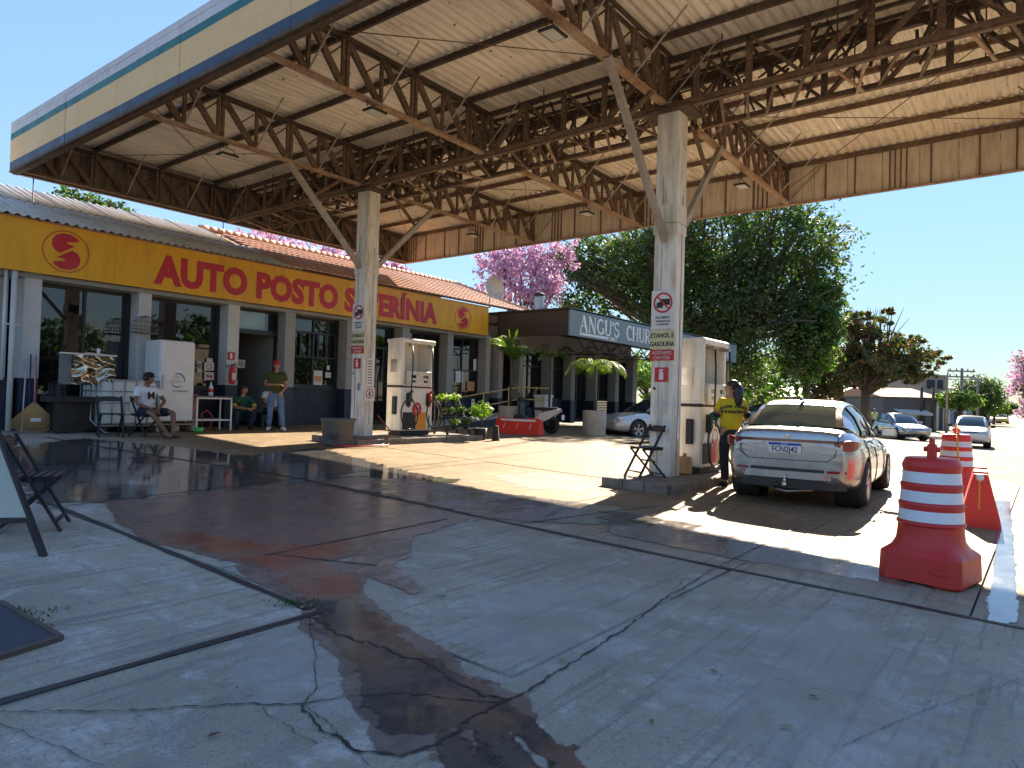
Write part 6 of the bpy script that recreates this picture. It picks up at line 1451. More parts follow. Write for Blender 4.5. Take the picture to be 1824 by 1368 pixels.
# woman in yellow from behind (faces +Y of herself towards the pump side)
J = dict(pelvis=(0, 0, .92), chest=(0, .02, 1.24), neck=(0, .02, 1.41), head=(0, .0, 1.54), shL=(.17, .02, 1.33), shR=(-.17, .02, 1.33), elL=(.25, .0, 1.06), elR=(-.27, -.02, 1.08), wrL=(.18, -.24, 1.08), wrR=(-.20, -.27, 1.05),
         hipL=(.09, 0, .88), hipR=(-.09, 0, .88), knL=(.09, -.02, .48), knR=(-.08, .02, .48), anL=(.07, .0, .09), anR=(-.11, .08, .09))
pw, HM = person('woman attendant in yellow T-shirt and black trousers between pump and car, seen from behind', (11.25, 4.08, g(11.7, 4)), R(128), J, 'skin', 'yellow_cloth', 'black_cloth', 'matte_black', .62, 1.0, long_hair, None, look=R(62), belly=1.15, hips=1.12, s=1.03)
for a, e in ((Vector((-.17, .02, 1.33)), Vector((-.27, -.02, 1.08))), (Vector((.17, .02, 1.33)), Vector((.25, .0, 1.06)))):
    b = MB(); d = (e-a).normalized(); q = a.lerp(e, .80); b.tube([q-d*.03, q+d*.03], .062, 12); b.build('black_cuff', M['black_cloth'], pw); b = MB(); q = a.lerp(e, 1.02); b.tube([q-d*.03, q+d*.03], .048, 12); b.build('green_sleeve', M['green'], pw)
def back_text(s_, zc_, size, arc):
    n = len(s_)
    for i, chh in enumerate(s_):
        if chh == ' ': continue
        f = (i-(n-1)/2); x = -f*size*.78; zz = zc_-arc*f*f
        yb = .160-abs(x)**2*1.3
        o = text(chh, size, 'ink', pw, (x, yb, zz), (R(90), R(-f*arc*300*0), R(180)), 'printed_letter', .004, .004)
back_text('AUTO POSTO', 1.24, .055, .0016); back_text('SEVERÍNIA', 1.155, .055, .0)
# person sitting inside the doorway, person at the grill, person far away
J = dict(pelvis=(0, .06, .45), chest=(0, -.02, .80), neck=(0, -.08, .96), head=(0, -.12, 1.08), shL=(.19, -.0, .90), shR=(-.19, 0, .90), elL=(.24, -.20, .66), elR=(-.24, -.20, .66), wrL=(.10, -.36, .58), wrR=(-.08, -.36, .58), hipL=(.1, .02, .44), hipR=(-.1, .02, .44), knL=(.14, -.40, .46), knR=(-.14, -.40, .46), anL=(.13, -.42, .09), anR=(-.13, -.42, .09))
person('person in white top and black shorts sitting behind the standing man', (10.98, 16.25, g(10.9, 16)-.02), R(-20), J, 'skin_dark', 'white_cloth', 'black_cloth', 'matte_black', .6, .5, short_hair)
q = onV(929, 705, 15.9); person('person in dark jacket sitting behind the railing of the grill', (22.4, 15.9, .72), R(-35), J, 'skin', 'black_cloth', 'navy_cloth', 'matte_black', 1.2, 1.0, short_hair)
JS = dict(pelvis=(0, 0, .95), chest=(0, .0, 1.30), neck=(0, .01, 1.47), head=(0, -.01, 1.61), shL=(.19, 0, 1.40), shR=(-.19, 0, 1.40), elL=(.25, .02, 1.12), elR=(-.25, .02, 1.12), wrL=(.20, -.20, 1.0), wrR=(-.20, -.2, 1.0), hipL=(.10, 0, .90), hipR=(-.10, 0, .90), knL=(.11, -.02, .48), knR=(-.11, .0, .48), anL=(.12, 0, .09), anR=(-.12, .05, .09))
q = gp(1557, 768); person('distant person in pale green vest sweeping under the reddish tree', (q.x, q.y, gz(q.x, q.y)), R(-60), JS, 'skin', 'leaf_vest' if flat('leaf_vest', (.45, .60, .25)) else '', 'black_cloth', 'matte_black', .6, 1.0, short_hair, s=1.0)
# bench the door person sits on
t = thing('bench', 'low dark bench under the person sitting by the doorway', 'bench', (10.98, 16.3, g(10.9, 16))); b = MB(); b.rbox((0, 0, .36), (.7, .3, .06), .01); b.build('seat', M['navy'], t); b = MB(); b.box((-.28, 0, .17), (.06, .26, .34)); b.build('leg', M['navy'], t); b = MB(); b.box((.28, 0, .17), (.06, .26, .34)); b.build('leg', M['navy'], t)
t = thing('chair_grill', 'dark chair under the person at the grill railing', 'chair', (22.4, 15.95, .72)); t.name = 'seat_chair'; b = MB(); b.rbox((0, 0, .40), (.45, .42, .05), .01); b.build('seat', M['matte_black'], t)
for sx in (-.18, .18):
    for sy in (-.17, .17): b = MB(); b.box((sx, sy, .19), (.04, .04, .40)); b.build('leg', M['matte_black'], t)
b = MB(); b.rbox((0, .22, .75), (.43, .04, .3), .01); b.build('backrest', M['matte_black'], t)
# ------------------------------------------------------------------ vehicles
def paint(name, col, metal=.7, rough=.28):
    m, nt, p, out = newmat(name); co = coords(nt, True)
    p.inputs['Base Color'].default_value = C4(col); p.inputs['Metallic'].default_value = metal
    nt.links.new(ramp(nt, noise(nt, co, 6, 6), [(.3, rough-.04), (.75, rough+.12)]), p.inputs['Roughness'])
    c = mix(nt, ramp(nt, noise(nt, coords(nt, True, (1, 1, 2.5)), 2.2, 7), [(.45, 0), (.75, .14)]), col, tuple(x*.72+.03 for x in col)); nt.links.new(c, p.inputs['Base Color'])
    p.inputs['Coat Weight'].default_value = .8; p.inputs['Coat Roughness'].default_value = .04; return m
M['silver'] = paint('silver_car_paint', (.36, .37, .385), .8, .22); M['silverw'] = paint('champagne_car_paint', (.56, .54, .50), .5)
M['carglass'] = glass('car_window_glass', (.02, .028, .028), .03, .8)
M['rearglass'] = glass('pale_rear_glass', (.10, .125, .085), .03, 1.0)
M['trim'] = mat('car_black_trim', (.02, .02, .021), .45, bmp=.1)
M['tail'] = mat('tail_lamp_red', (.22, .006, .010), .15, bmp=0, coat=1); M['tail_dark'] = mat('tail_lamp_smoked', (.12, .012, .02), .12, bmp=0, coat=1)
M['lampw'] = mat('clear_lamp', (.62, .62, .62), .1, bmp=0, coat=1)
M['tyre'] = mat('tyre_rubber', (.020, .019, .018), .75, dirt=(.09, .075, .06), scale=6, bmp=.3)
M['rim'] = mat('alloy_rim', (.50, .50, .51), .3, .85, bmp=0)
def carwheel(t, x, y, r, w=.20, rz=0, spokes=5):
    q = bpy.data.objects.new('wheel', None); COL.objects.link(q); q.parent = t; q.location = (x, y, r); s = 1 if y > 0 else -1
    b = MB(); b.lathe([(r*.64, -w/2+.01), (r*.92, -w/2), (r*.985, -w/2+.03), (r, -w*.2), (r, w*.2), (r*.985, w/2-.03), (r*.92, w/2), (r*.64, w/2-.01)], n=28, axis='Y', cap=False)
    b.lathe([(r*.64, -w/2+.02), (r*.60, 0), (r*.64, w/2-.02)], n=20, axis='Y', cap=False); b.build('tyre', M['tyre'], q)
    b = MB(); b.lathe([(r*.66, s*(w/2-.008)), (r*.62, s*(w/2-.012)), (r*.60, s*(w/2-.07))], n=28, axis='Y', cap=False); b.lathe([(r*.12, s*(w/2-.03)), (r*.10, s*(w/2-.01)), (.005, s*(w/2-.006))], n=12, axis='Y')
    for k in range(spokes):
        a = 2*math.pi*k/spokes+.3
        for da in (-.16, .16): b.beam((r*.1*math.cos(a), s*(w/2-.03), r*.1*math.sin(a)), (r*.62*math.cos(a+da), s*(w/2-.018), r*.62*math.sin(a+da)), .035, .02, 0, (0, 1, 0))
    b.build('rim', M['rim'], q)
    b = MB(); b.lathe([(.01, s*(w/2-.10)), (r*.58, s*(w/2-.10))], n=20, axis='Y', cap=False); b.build('brake_disc', M['matte_black'], q)
def car(name, label, loc, rz, S, paintm='silver', detail=True, wheelr=.32, group=None, s=1.0):
    """S: dict with stations [(x, zbot, ztop(belt/hood), halfwidth)], greenhouse [(x, zroof, hw_roof)], axles (xf, xr); front is +X"""
    t = thing(name, label, 'car', loc, rz, group); t.scale = (s, s, s); pm = M[paintm]
    st = S['st']; n = 17; vs = []
    K = [(0, 0), (.55, 0.0), (.84, .01), (.955, .07), (.985, .22), (1.0, .45), (.99, .62), (.955, .78), (.895, .90), (.81, .965), (.64, .99), (.36, 1.0), (0, 1.005)]
    for (x, zb, zt, hw) in st:
        row = [(x, hw*a, zb+(zt-zb)*c) for a, c in K]; row += [(p[0], -p[1], p[2]) for p in row[-2:0:-1]]; vs += row
    N = 2*len(K)-2; fs = [(i*N+j, i*N+(j+1) % N, (i+1)*N+(j+1) % N, (i+1)*N+j) for i in range(len(st)-1) for j in range(N)]
    fs += [tuple(range(N))[::-1], tuple((len(st)-1)*N+j for j in range(N))]
    me = bpy.data.meshes.new('body'); me.from_pydata(vs, [], fs); o = bpy.data.objects.new('body', me); COL.objects.link(o)
    m1 = o.modifiers.new('a', 'SUBSURF'); m1.levels = 2; m1.render_levels = 2
    bmn = bmesh.new(); bmn.from_mesh(me); bmesh.ops.recalc_face_normals(bmn, faces=list(bmn.faces)); bmn.to_mesh(me); bmn.free()
    modmesh(o)
    cut = MB()
    for ax in S['axles']:
        for sy in (-1, 1): cut.lathe([(wheelr*1.17, sy*.52), (wheelr*1.17, sy*1.2)], (ax, 0, wheelr+.01), 32, axis='Y')
    co = cut.build('tmpcut', M['trim']); md = o.modifiers.new('b', 'BOOLEAN'); md.operation = 'DIFFERENCE'; md.object = co; md.solver = 'EXACT'; modmesh(o)
    bpy.data.objects.remove(co); o.data.materials.clear(); o.data.materials.append(pm); o.data.name = 'body'
    for p in o.data.polygons: p.use_smooth = True
    try: o.data.set_sharp_from_angle(angle=R(38))
    except Exception: pass
    o.parent = t
    b = MB()
    for ax in S['axles']:
        for sy in (-1, 1): b.lathe([(wheelr*1.16, sy*.50), (wheelr*1.16, sy*.80)], (ax, 0, wheelr+.01), 24, axis='Y', cap=False)
        b.box((ax, 0, wheelr*.9), (.3, 1.0, wheelr*.8))
    b.box((S['axles'][0]*.5+S['axles'][1]*.5, 0, .30), (3.0, 1.2, .16)); b.build('underbody', M['trim'], t)
    # greenhouse
    gh = S['gh']; rows = []
    for (x, zb, zr, hb, hr) in gh:
        rows.append([(x, hb, zb), (x, hb*.985+hr*.015, zb+(zr-zb)*.15), (x, hr*.45+hb*.55, zb+(zr-zb)*.6), (x, hr, zb+(zr-zb)*.9), (x, hr*.86, zb+(zr-zb)*.985), (x, hr*.5, zr+.008*(zr > zb+.05)), (x, 0, zr+.014*(zr > zb+.05))])
    full = [r+[(p[0], -p[1], p[2]) for p in r[-2::-1]] for r in rows]; N = len(full[0])
    def band(j0, j1, i0, i1, m, nm, off=0.0, sol=.0):
        b = MB(); vv = []
        for i in range(i0, i1+1):
            for j in range(j0, j1+1): vv.append(full[i][j])
        k = j1-j0+1; b.add(vv, [(a*k+c, (a+1)*k+c, (a+1)*k+c+1, a*k+c+1) for a in range(i1-i0) for c in range(k-1)], 0, True)
        q = b.build(nm, M[m] if isinstance(m, str) else m, t)
        me = q.data; me.update()
        if off:
            nr = [v.normal.copy() for v in me.vertices]
            cx = Vector((0, 0, .8))
            for v, nn in zip(me.vertices, nr):
                if nn.dot(v.co-cx) < 0: nn = -nn
                v.co += nn*off
        return q
    ng = len(gh)-1
    core = band(0, N-1, 0, ng, 'carglass', 'glasshouse')
    ws, re = S['ws'], S['re']    # index pairs: windscreen rows, rear window rows
    band(4, N-5, ws[1], re[0], pm, 'roof', .010)
    band(3, 4, ws[0], re[1], pm, 'roof_rail', .012); band(N-5, N-4, ws[0], re[1], pm, 'roof_rail', .012)
    if detail: band(4, N-5, re[0], re[1], S.get('rg', 'carglass'), 'rear_window', .006)
    # pillars: c-pillar and quarter panel in body colour
    for (i0, i1) in S['pill']:
        for (j0, j1) in ((0, 3), (N-4, N-1)): band(j0, j1, i0, i1, pm, 'pillar', .012)
    for xb in S.get('bp', ()):
        for sy in (1, -1):
            i = max(k for k in range(len(gh)) if gh[k][0] >= xb); r0, r1 = rows[i], rows[min(i+1, ng)]; f = (gh[i][0]-xb)/(gh[i][0]-gh[min(i+1, ng)][0]+1e-9)
            P = [Vector(a).lerp(Vector(c), f) for a, c in zip(r0, r1)]; b = MB()
            for a, c in zip(P[:4], P[1:4]): b.beam((a.x, sy*(a.y+.008), a.z), (c.x, sy*(c.y+.008), c.z), .07, .012, 0, (0, 1, 0))
            b.build('pillar', M['trim'], t)
    # door seams, handles, mirrors
    hwm = max(x[3] for x in st)
    def hw_at(x):
        for a, c in zip(st, st[1:]):
            if (a[0]-x)*(c[0]-x) <= 0: f = (x-a[0])/(c[0]-a[0]+1e-9); return [a[k]+(c[k]-a[k])*f for k in range(4)]
        return st[0]
    if detail:
        for xs_ in S.get('seams', ()):
            for sy in (1, -1):
                _, zb, zt, hw = hw_at(xs_); b = MB(); pts = [(xs_, sy*(hw*a+.002), zb+(zt-zb)*c) for a, c in K[3:9]]
                for p, q in zip(pts, pts[1:]): b.beam(p, q, .010, .010, 0, (0, 1, 0))
                b.build('door_seam', M['trim'], t)
        for xh in S.get('handles', ()):
            for sy in (1, -1):
                _, zb, zt, hw = hw_at(xh); b = MB(); b.rbox((xh, sy*(hw*.985+.012), zb+(zt-zb)*.80), (.19, .03, .03), .008); b.build('door_handle', pm, t)
        for sy in (1, -1):
            xm, zm = S['mirror']; q = bpy.data.objects.new('wing_mirror', None); COL.objects.link(q); q.parent = t; q.location = (xm, sy*(hwm+.08), zm)
            b = MB(); b.rbox((0, 0, 0), (.11, .21, .145), .035); b.beam((0, -sy*.08, -.05), (.02, -sy*.18, -.07), .05); b.build('shell', pm if S.get('mir_paint', 1) else M['trim'], q)
            b = MB(); b.rbox((-.052, 0, 0), (.014, .175, .11), .005); b.build('mirror_glass', M['chrome'], q)
    for ax in S['axles']:
        for sy in (-1, 1): carwheel(t, ax, sy*(hwm-.10), wheelr)
    return t, rows, hw_at
# main car: modern silver fastback saloon seen from behind; origin = rear axle on the ground
ST = [(3.62, .36, .60, .50), (3.55, .27, .70, .72), (3.30, .22, .78, .83), (2.75, .20, .87, .885), (1.95, .20, .925, .90), (1.2, .20, .945, .90), (.5, .20, .975, .90), (.0, .21, 1.01, .895), (-.35, .23, 1.075, .875), (-.60, .26, 1.085, .845), (-.80, .30, 1.065, .79), (-.895, .34, 1.05, .74), (-.935, .40, .985, .68)]
GH = [(2.05, .92, .94, .80, .70), (1.75, .93, 1.14, .79, .63), (1.35, .935, 1.34, .785, .585), (.85, .945, 1.43, .78, .575), (.42, .96, 1.445, .775, .57), (.12, .965, 1.415, .77, .56), (-.06, .97, 1.37, .76, .555), (-.22, 1.0, 1.295, .745, .565), (-.38, 1.04, 1.20, .72, .60), (-.54, 1.07, 1.085, .70, .63)]
hy, rows, hwat = car('silver_saloon', 'silver saloon with number plate FCN2J42 refuelling at the nearest pump, seen from behind', (10.75, 2.86, gz(10.7, 2.8)), R(4.0),
    dict(st=ST, gh=GH, axles=(2.70, 0.0), ws=(0, 3), re=(6, 9), pill=((7, 9),), bp=(1.05, .12), seams=(1.95, .95, .15), handles=(1.15, .35), mirror=(1.60, 1.0), rg='rearglass'), 'silver', True, .315)
def hp(nm, b, m, par=hy): return b.build(nm, M[m], par)
X = -.935
# tail lamps wrap the corners, joined by a bar
def rearx(y, z=.9):   # outline of the tail in plan
    y = abs(y); return -.93 if y < .45 else -.93+.05*((y-.45)/.3)**2 if y < .75 else -.88+.30*((y-.75)/.12)
for sy in (1, -1):
    b = MB(); P = []
    for (x, y, z0_, z1_) in ((-.945, .58, .862, .885), (-.925, .63, .835, .905), (-.905, .675, .80, .925), (-.875, .72, .785, .935), (-.835, .76, .785, .938), (-.78, .795, .795, .936), (-.71, .825, .815, .930), (-.62, .845, .85, .915), (-.55, .853, .885, .905)):
        P.append((x, y*sy, z0_, z1_))
    vs = [];
    for (x, y, a, c) in P: d = Vector((-.8, sy*.5, 0)).normalized()*.040; vs += [(x, y, a), (x+d.x, y+d.y, a+.008), (x+d.x, y+d.y, c-.008), (x, y, c)]
    fs = [(4*i+j, 4*i+j+1, 4*i+5+j, 4*i+4+j) for i in range(len(P)-1) for j in range(3)]; b.add(vs, fs, 0, False); hp('tail_lamp', b, 'tail_dark' if 0 else 'tail')
    b = MB(); b.add([(-.972, sy*.60, .835), (-.975, sy*.30, .862), (-.973, sy*.30, .878), (-.945, sy*.69, .878), (-.945, sy*.69, .81), (-.965, sy*.62, .81)], [(0, 1, 2, 3), (0, 3, 4, 5)]); hp('clear_lamp', b, 'lampw')
    b = MB(); b.rbox((-.912, sy*.62, .515), (.03, .24, .035), .006, sy*R(-17)); hp('reflector', b, 'tail')
b = MB(); n = 18; vs = []
for i in range(n+1):
    y = -.70+1.40*i/n; x = -.968+.055*(abs(y)/.7)**3; vs += [(x, y, .888), (x, y, .922), (x+.04, y, .925), (x+.04, y, .885)]
b.add(vs, [(4*i+j, 4*i+(j+1) % 4, 4*i+4+(j+1) % 4, 4*i+4+j) for i in range(n) for j in range(4)]); hp('light_bar', b, 'tail_dark')
def curve_bar(z0_, z1_, hw, out, m, nm, cx=.14, th=.02):
    b = MB(); n = 20; vs = []
    for i in range(n+1):
        y = -hw+2*hw*i/n; x = -.935-out+cx*(abs(y)/hw)**4; vs += [(x, y, z0_), (x, y, z1_), (x+th+.04, y, z1_+.0), (x+th+.04, y, z0_)]
    b.add(vs, [(4*i+j, 4*i+(j+1) % 4, 4*i+4+(j+1) % 4, 4*i+4+j) for i in range(n) for j in range(4)]); return hp(nm, b, m)
curve_bar(.495, .535, .75, .018, 'trim', 'bumper_grille', .16); curve_bar(.40, .49, .765, .030, 'silver', 'lower_bumper', .17); curve_bar(.27, .395, .72, .010, 'trim', 'diffuser', .17)
for sy in (1, -1):   # boot lid seams
    b = MB(); P = [(-.75, sy*.66, 1.04), (-.93, sy*.645, .98), (-.948, sy*.63, .88), (-.945, sy*.60, .72), (-.945, sy*.50, .645)]
    for p, q in zip(P, P[1:]): b.beam(p, q, .008, .008)
    hp('boot_seam', b, 'trim')
b = MB(); b.beam((-.948, -.50, .645), (-.948, .50, .645), .008, .008); hp('boot_seam', b, 'trim')
q = bpy.data.objects.new('number_plate', None); COL.objects.link(q); q.parent = hy; q.location = (-.955, 0.02, .80); q.rotation_euler = (0, R(0), R(-90))
b = MB(); b.rbox((0, 0, 0), (.42, .014, .14), .004); b.build('plate', M['paperw'], q); b = MB(); b.box((0, -.009, .052), (.41, .004, .032)); b.build('blue_band', flat('plate_blue', (.01, .06, .42), .4), q)
text('BRASIL', .028, 'paperw', q, (0, -.0125, .042), FR_, 'plate_word'); text('FCN2J42', .105, 'ink', q, (0, -.009, -.052), FR_, 'plate_number', .002, .001, .86)
q = bpy.data.objects.new('badge', None); COL.objects.link(q); q.parent = hy; q.location = (-.955, 0, .965); q.rotation_euler = (0, 0, R(-90))
b = ring(.030, .036, 24, -.008, 0); b.v = [(x*1.35, y, z*.62) for x, y, z in b.v]; b.add([(-.02, -.006, -.016), (-.012, -.006, -.016), (-.004, -.006, .016), (-.012, -.006, .016)], [(0, 1, 2, 3)]); b.add([(.005, -.006, -.016), (.013, -.006, -.016), (.021, -.006, .016), (.013, -.006, .016)], [(0, 1, 2, 3)]); b.add([(-.012, -.006, -.003), (.014, -.006, -.0), (.014, -.006, .005), (-.012, -.006, .003)], [(0, 1, 2, 3)]); b.build('emblem', M['chrome'], q)
text('HB20S', .05, 'chrome', hy, (-.952, .47, .69), (R(90), 0, R(-90)), 'model_badge'); text('TGDI', .035, 'chrome', hy, (-.952, -.42, .69), (R(90), 0, R(-90)), 'model_badge')
b = MB(); b.prism([(-.05, 1.47), (.12, 1.445), (.02, 1.445), (-.07, 1.445)], -.02, .02, 'XZ'); b.xf(Matrix.Translation((.05, 0, -.0))); b.add([(.0, 0, 1.50), (-.09, 0, 1.445), (.14, -.03, 1.445), (.14, .03, 1.445), (-.08, -.025, 1.445), (-.08, .025, 1.445)], [(0, 2, 4), (0, 5, 3), (0, 4, 5), (0, 3, 2)]); hp('shark_fin_aerial', b, 'silver')
b = MB(); b.rbox((-.98, 0, .33), (.16, .05, .05), .008); b.tube([(-1.02, 0, .35), (-1.02, 0, .40)], .018, 8); b.sphere((-1.02, 0, .42), .026, 10); hp('tow_hitch', b, 'chrome'); b = MB(); b.lathe([(.045, 0), (.045, .07)], (-.98, .12, .30), 12, axis='X'); hp('tow_socket', b, 'trim'); b = MB(); b.tube([(-.7, .3, .25), (-.9, 0, .22), (-.7, -.3, .24)], .02, 6); hp('exhaust', b, 'alu')
# black rear sill of the roof seam
# older silver saloon in front of the grill
ST2 = [(3.52, .34, .58, .52), (3.42, .26, .66, .72), (3.15, .22, .76, .82), (2.6, .20, .86, .855), (1.95, .20, .90, .86), (1.2, .20, .92, .86), (.5, .20, .935, .86), (0, .22, .95, .86), (-.45, .24, .96, .84), (-.75, .28, .96, .80), (-.90, .34, .93, .72), (-.95, .42, .86, .64)]
GH2 = [(2.12, .89, .91, .76, .68), (1.80, .90, 1.12, .755, .62), (1.42, .91, 1.33, .75, .575), (1.0, .92, 1.44, .745, .56), (.35, .935, 1.455, .74, .56), (-.02, .94, 1.41, .735, .555), (-.30, .945, 1.24, .72, .58), (-.60, .955, .98, .70, .64)]
S2 = dict(st=ST2, gh=GH2, axles=(2.6, 0.0), ws=(0, 3), re=(4, 7), pill=((6, 7),), bp=(1.0, .05), seams=(1.95, .92, .1), handles=(1.12, .3), mirror=(1.66, .97))
ca, _, _ = car('silver_saloon', 'older silver saloon parked before the grill, its tail hidden by the post', (24.3, 10.6, gz(24, 10.6)), R(154), S2, 'silverw', True, .31)
b = MB(); b.rbox((3.22, .60, .64), (.3, .32, .13), .04); b.build('headlamp', M['lampw'], ca); b = MB(); b.rbox((3.22, -.60, .64), (.3, .32, .13), .04); b.build('headlamp', M['lampw'], ca)
for sy in (1, -1): b = MB(); b.beam((.15, sy*.868, .52), (2.15, sy*.868, .52), .015, .04); b.build('side_moulding', M['silverw'], ca)
def front_bits(t, xf, hw, zt, grille='trim', plate_=True):
    for sy in (1, -1): b = MB(); b.rbox((xf-.10, sy*(hw-.20), zt-.12), (.16, .32, .14), .04, sy*R(-14)); b.build('headlamp', M['lampw'], t); 
    b = MB(); b.rbox((xf-.01, 0, zt-.14), (.05, .62, .11), .012); b.build('grille', M[grille], t)
    b = MB(); b.rbox((xf-.015, 0, zt-.36), (.06, 1.2, .12), .02); b.build('lower_grille', M['trim'], t)
    for sy in (1, -1): b = MB(); b.lathe([(.05, 0), (.05, .03)], (xf-.06, sy*.58, zt-.36), 12, axis='X'); b.build('fog_lamp', M['lampw'], t)
    if plate_: b = MB(); b.rbox((xf+.02, 0, zt-.26), (.02, .4, .12), .004); b.build('number_plate', M['paperw'], t)
# parked silver car (front three-quarter) and white hatchback coming along the street
q = gp(1640, 772); S3 = dict(S2); c3, _, _ = car('silver_saloon', 'silver saloon parked across the street in front of the grey building', (48.2, 7.6, gz(48, 7.6)), R(212+0), S2, 'silver', True, .31)
front_bits(c3, 3.46, .78, .74)
ST4 = [(3.38, .34, .66, .55), (3.30, .26, .76, .74), (3.05, .22, .86, .80), (2.45, .20, .97, .82), (1.9, .20, .99, .825), (1.2, .20, .995, .825), (.5, .20, 1.0, .825), (0, .22, 1.0, .82), (-.35, .24, 1.0, .80), (-.55, .28, .99, .77), (-.64, .38, .95, .70)]
GH4 = [(2.05, .97, .99, .74, .66), (1.78, .98, 1.18, .735, .62), (1.45, .985, 1.36, .73, .585), (1.05, .99, 1.46, .725, .58), (.3, .99, 1.475, .72, .58), (-.2, .99, 1.46, .71, .57), (-.42, .99, 1.35, .70, .58), (-.60, .98, 1.05, .69, .62)]
S4 = dict(st=ST4, gh=GH4, axles=(2.45, 0.0), ws=(0, 3), re=(5, 7), pill=((6, 7),), bp=(.95,), seams=(1.9, .85), handles=(1.1,), mirror=(1.62, 1.0), mir_paint=0)
qa, qb = gp(1697, 795), gp(1757, 797); mid = (qa+qb)/2
c4, _, _ = car('white_hatchback', 'dusty white hatchback facing the camera on the street behind the barrels', (mid.x+3.0, mid.y+.15, gz(mid.x+2, mid.y)), R(183.5), S4, 'silverw', True, .30)
front_bits(c4, 3.33, .76, .84)
# far traffic: small parked cars
M['white_car'] = paint('white_car_paint', (.62, .62, .60), .0, .3); M['yellow_car'] = paint('yellow_car_paint', (.60, .42, .05), .0, .3); M['dark_car'] = paint('dark_car_paint', (.03, .035, .04), .2, .3)
for k, (x, y, m, rz_, lab, S_) in enumerate(((1705, 757, 'dark_car', 20, 'dark pickup-like car parked beyond the white hatchback, leftmost of the far row', S4), (1745, 757, 'dark_car', 190, 'dark car parked under the far round trees', S2), (1772, 752, 'white_car', 185, 'tiny white car far down the street', S4), (1785, 751, 'yellow_car', 182, 'tiny yellow car far down the street', S4), (1664, 762, 'dark_car', 100, 'dark car parked by the side wall behind the silver pole', S2))):
    q = gp(x, y); D = min(q.x, 140); f = D/q.x; car('parked_car', lab, (q.x*f, q.y*f, gz(q.x*f, q.y*f)), R(rz_), S_, m, False, .31)
q = gp(1344, 745); car('parked_car', 'dark car glimpsed behind the woman in yellow', (27.5, 7.9, gz(27.5, 7.9)), R(150), S2, 'dark_car', False, .31)
# scooter
t = thing('scooter', 'white and black scooter parked behind the red barrier', 'scooter', (17.9, 12.7, gz(17.9, 12.7)), R(100))
for x in (.62, -.60): b = MB(); b.lathe([(.16, -.04), (.24, -.045), (.27, -.02), (.27, .02), (.24, .045), (.16, .04)], (x, 0, .27), 20, axis='Y', cap=False); b.lathe([(.16, 0), (.02, 0)], (x, 0, .27), 14, axis='Y'); b.build('wheel', M['tyre'], t)
b = MB(); b.tube([(.62, 0, .27), (.48, 0, .75), (.42, 0, 1.0)], .03, 8); b.tube([(.42, -.3, 1.03), (.43, 0, 1.0), (.42, .3, 1.03)], .018, 6); b.build('fork', M['matte_black'], t)
b = MB(); b.prism([(.40, .40), (.50, .55), (.47, .94), (.41, .95), (.40, .6), (.1, .30), (.1, .26), (.3, .26)], -.15, .15); b.build('leg_shield', M['trim'], t); b = MB(); b.prism([(.46, .50), (.53, .58), (.49, .90), (.46, .90)], -.10, .10); b.build('front_panel', M['white'], t)
b = MB(); b.prism([(-.05, .38), (-.25, .62), (-.85, .78), (-.9, .70), (-.55, .45), (-.2, .30)], -.13, .13); b.build('side_panel', M['white'], t)
b = MB(); b.rbox((-.38, 0, .76), (.72, .26, .09), .03); b.build('saddle', M['matte_black'], t)
b = MB(); b.rbox((.47, 0, 1.03), (.14, .26, .16), .04); b.build('headlamp_cowl', M['matte_black'], t); b = MB(); b.rbox((.55, 0, 1.02), (.03, .16, .09), .01); b.build('headlamp', M['lampw'], t)
b = MB(); b.rbox((-.88, 0, .74), (.05, .16, .06), .01); b.build('tail_lamp', M['tail'], t); b = MB(); b.rbox((-.98, 0, .52), (.02, .2, .16), .005); b.build('number_plate', M['paperw'], t)
b = MB(); b.rbox((.25, 0, .27), (.5, .26, .06), .02); b.rbox((-.35, 0, .33), (.4, .2, .22), .04); b.build('engine', M['matte_black'], t)
for sy in (-1, 1): b = MB(); b.tube([(.42, sy*.22, 1.03), (.40, sy*.28, 1.18)], .008, 5); b.rbox((.40, sy*.3, 1.2), (.03, .12, .07), .01); b.build('mirror', M['matte_black'], t)
# ------------------------------------------------------------------ trees
def crown(blobs, n, s, rng, shell=.55, hang=0.0):
    """leaf clumps: small bent leaf faces spread in the volume of several lobes, denser outside, with gaps"""
    b = MB(); tot = sum(r[3]*r[4]*r[5] for r in blobs)
    sub = []
    for (x, y, z, rx, ry, rz_) in blobs:
        k = max(6, int(110*(rx*ry*rz_)/tot*len(blobs)**.5*1.2))
        for _ in range(k):
            d = Vector((rng.gauss(0, 1), rng.gauss(0, 1), rng.gauss(0, 1))).normalized(); f = rng.uniform(shell, 1.0)
            sub.append((Vector((x+d.x*rx*f, y+d.y*ry*f, z+d.z*rz_*f)), min(rx, ry, rz_)*rng.uniform(.13, .30), d))
    per = max(4, n//len(sub))
    for (c, r, dd) in sub:
        for _ in range(int(per*rng.uniform(.5, 1.5))):
            d = Vector((rng.gauss(0, 1), rng.gauss(0, 1), rng.gauss(0, .75)))*(r*.62); p = c+d
            if hang: p.z -= abs(rng.gauss(0, hang))
            nrm = (d.normalized()*.6+Vector((rng.uniform(-1, 1), rng.uniform(-1, 1), rng.uniform(-.2, 1.2)))).normalized()
            a = nrm.orthogonal().normalized(); a = (Matrix.Rotation(rng.uniform(0, 6.28), 3, nrm) @ a); q = nrm.cross(a); ss = s*rng.uniform(.55, 1.35)
            b.add([p-a*ss, p+q*ss*.55-nrm*ss*.12, p+a*ss, p-q*ss*.55-nrm*ss*.12], [(0, 1, 2, 3)])
    return b
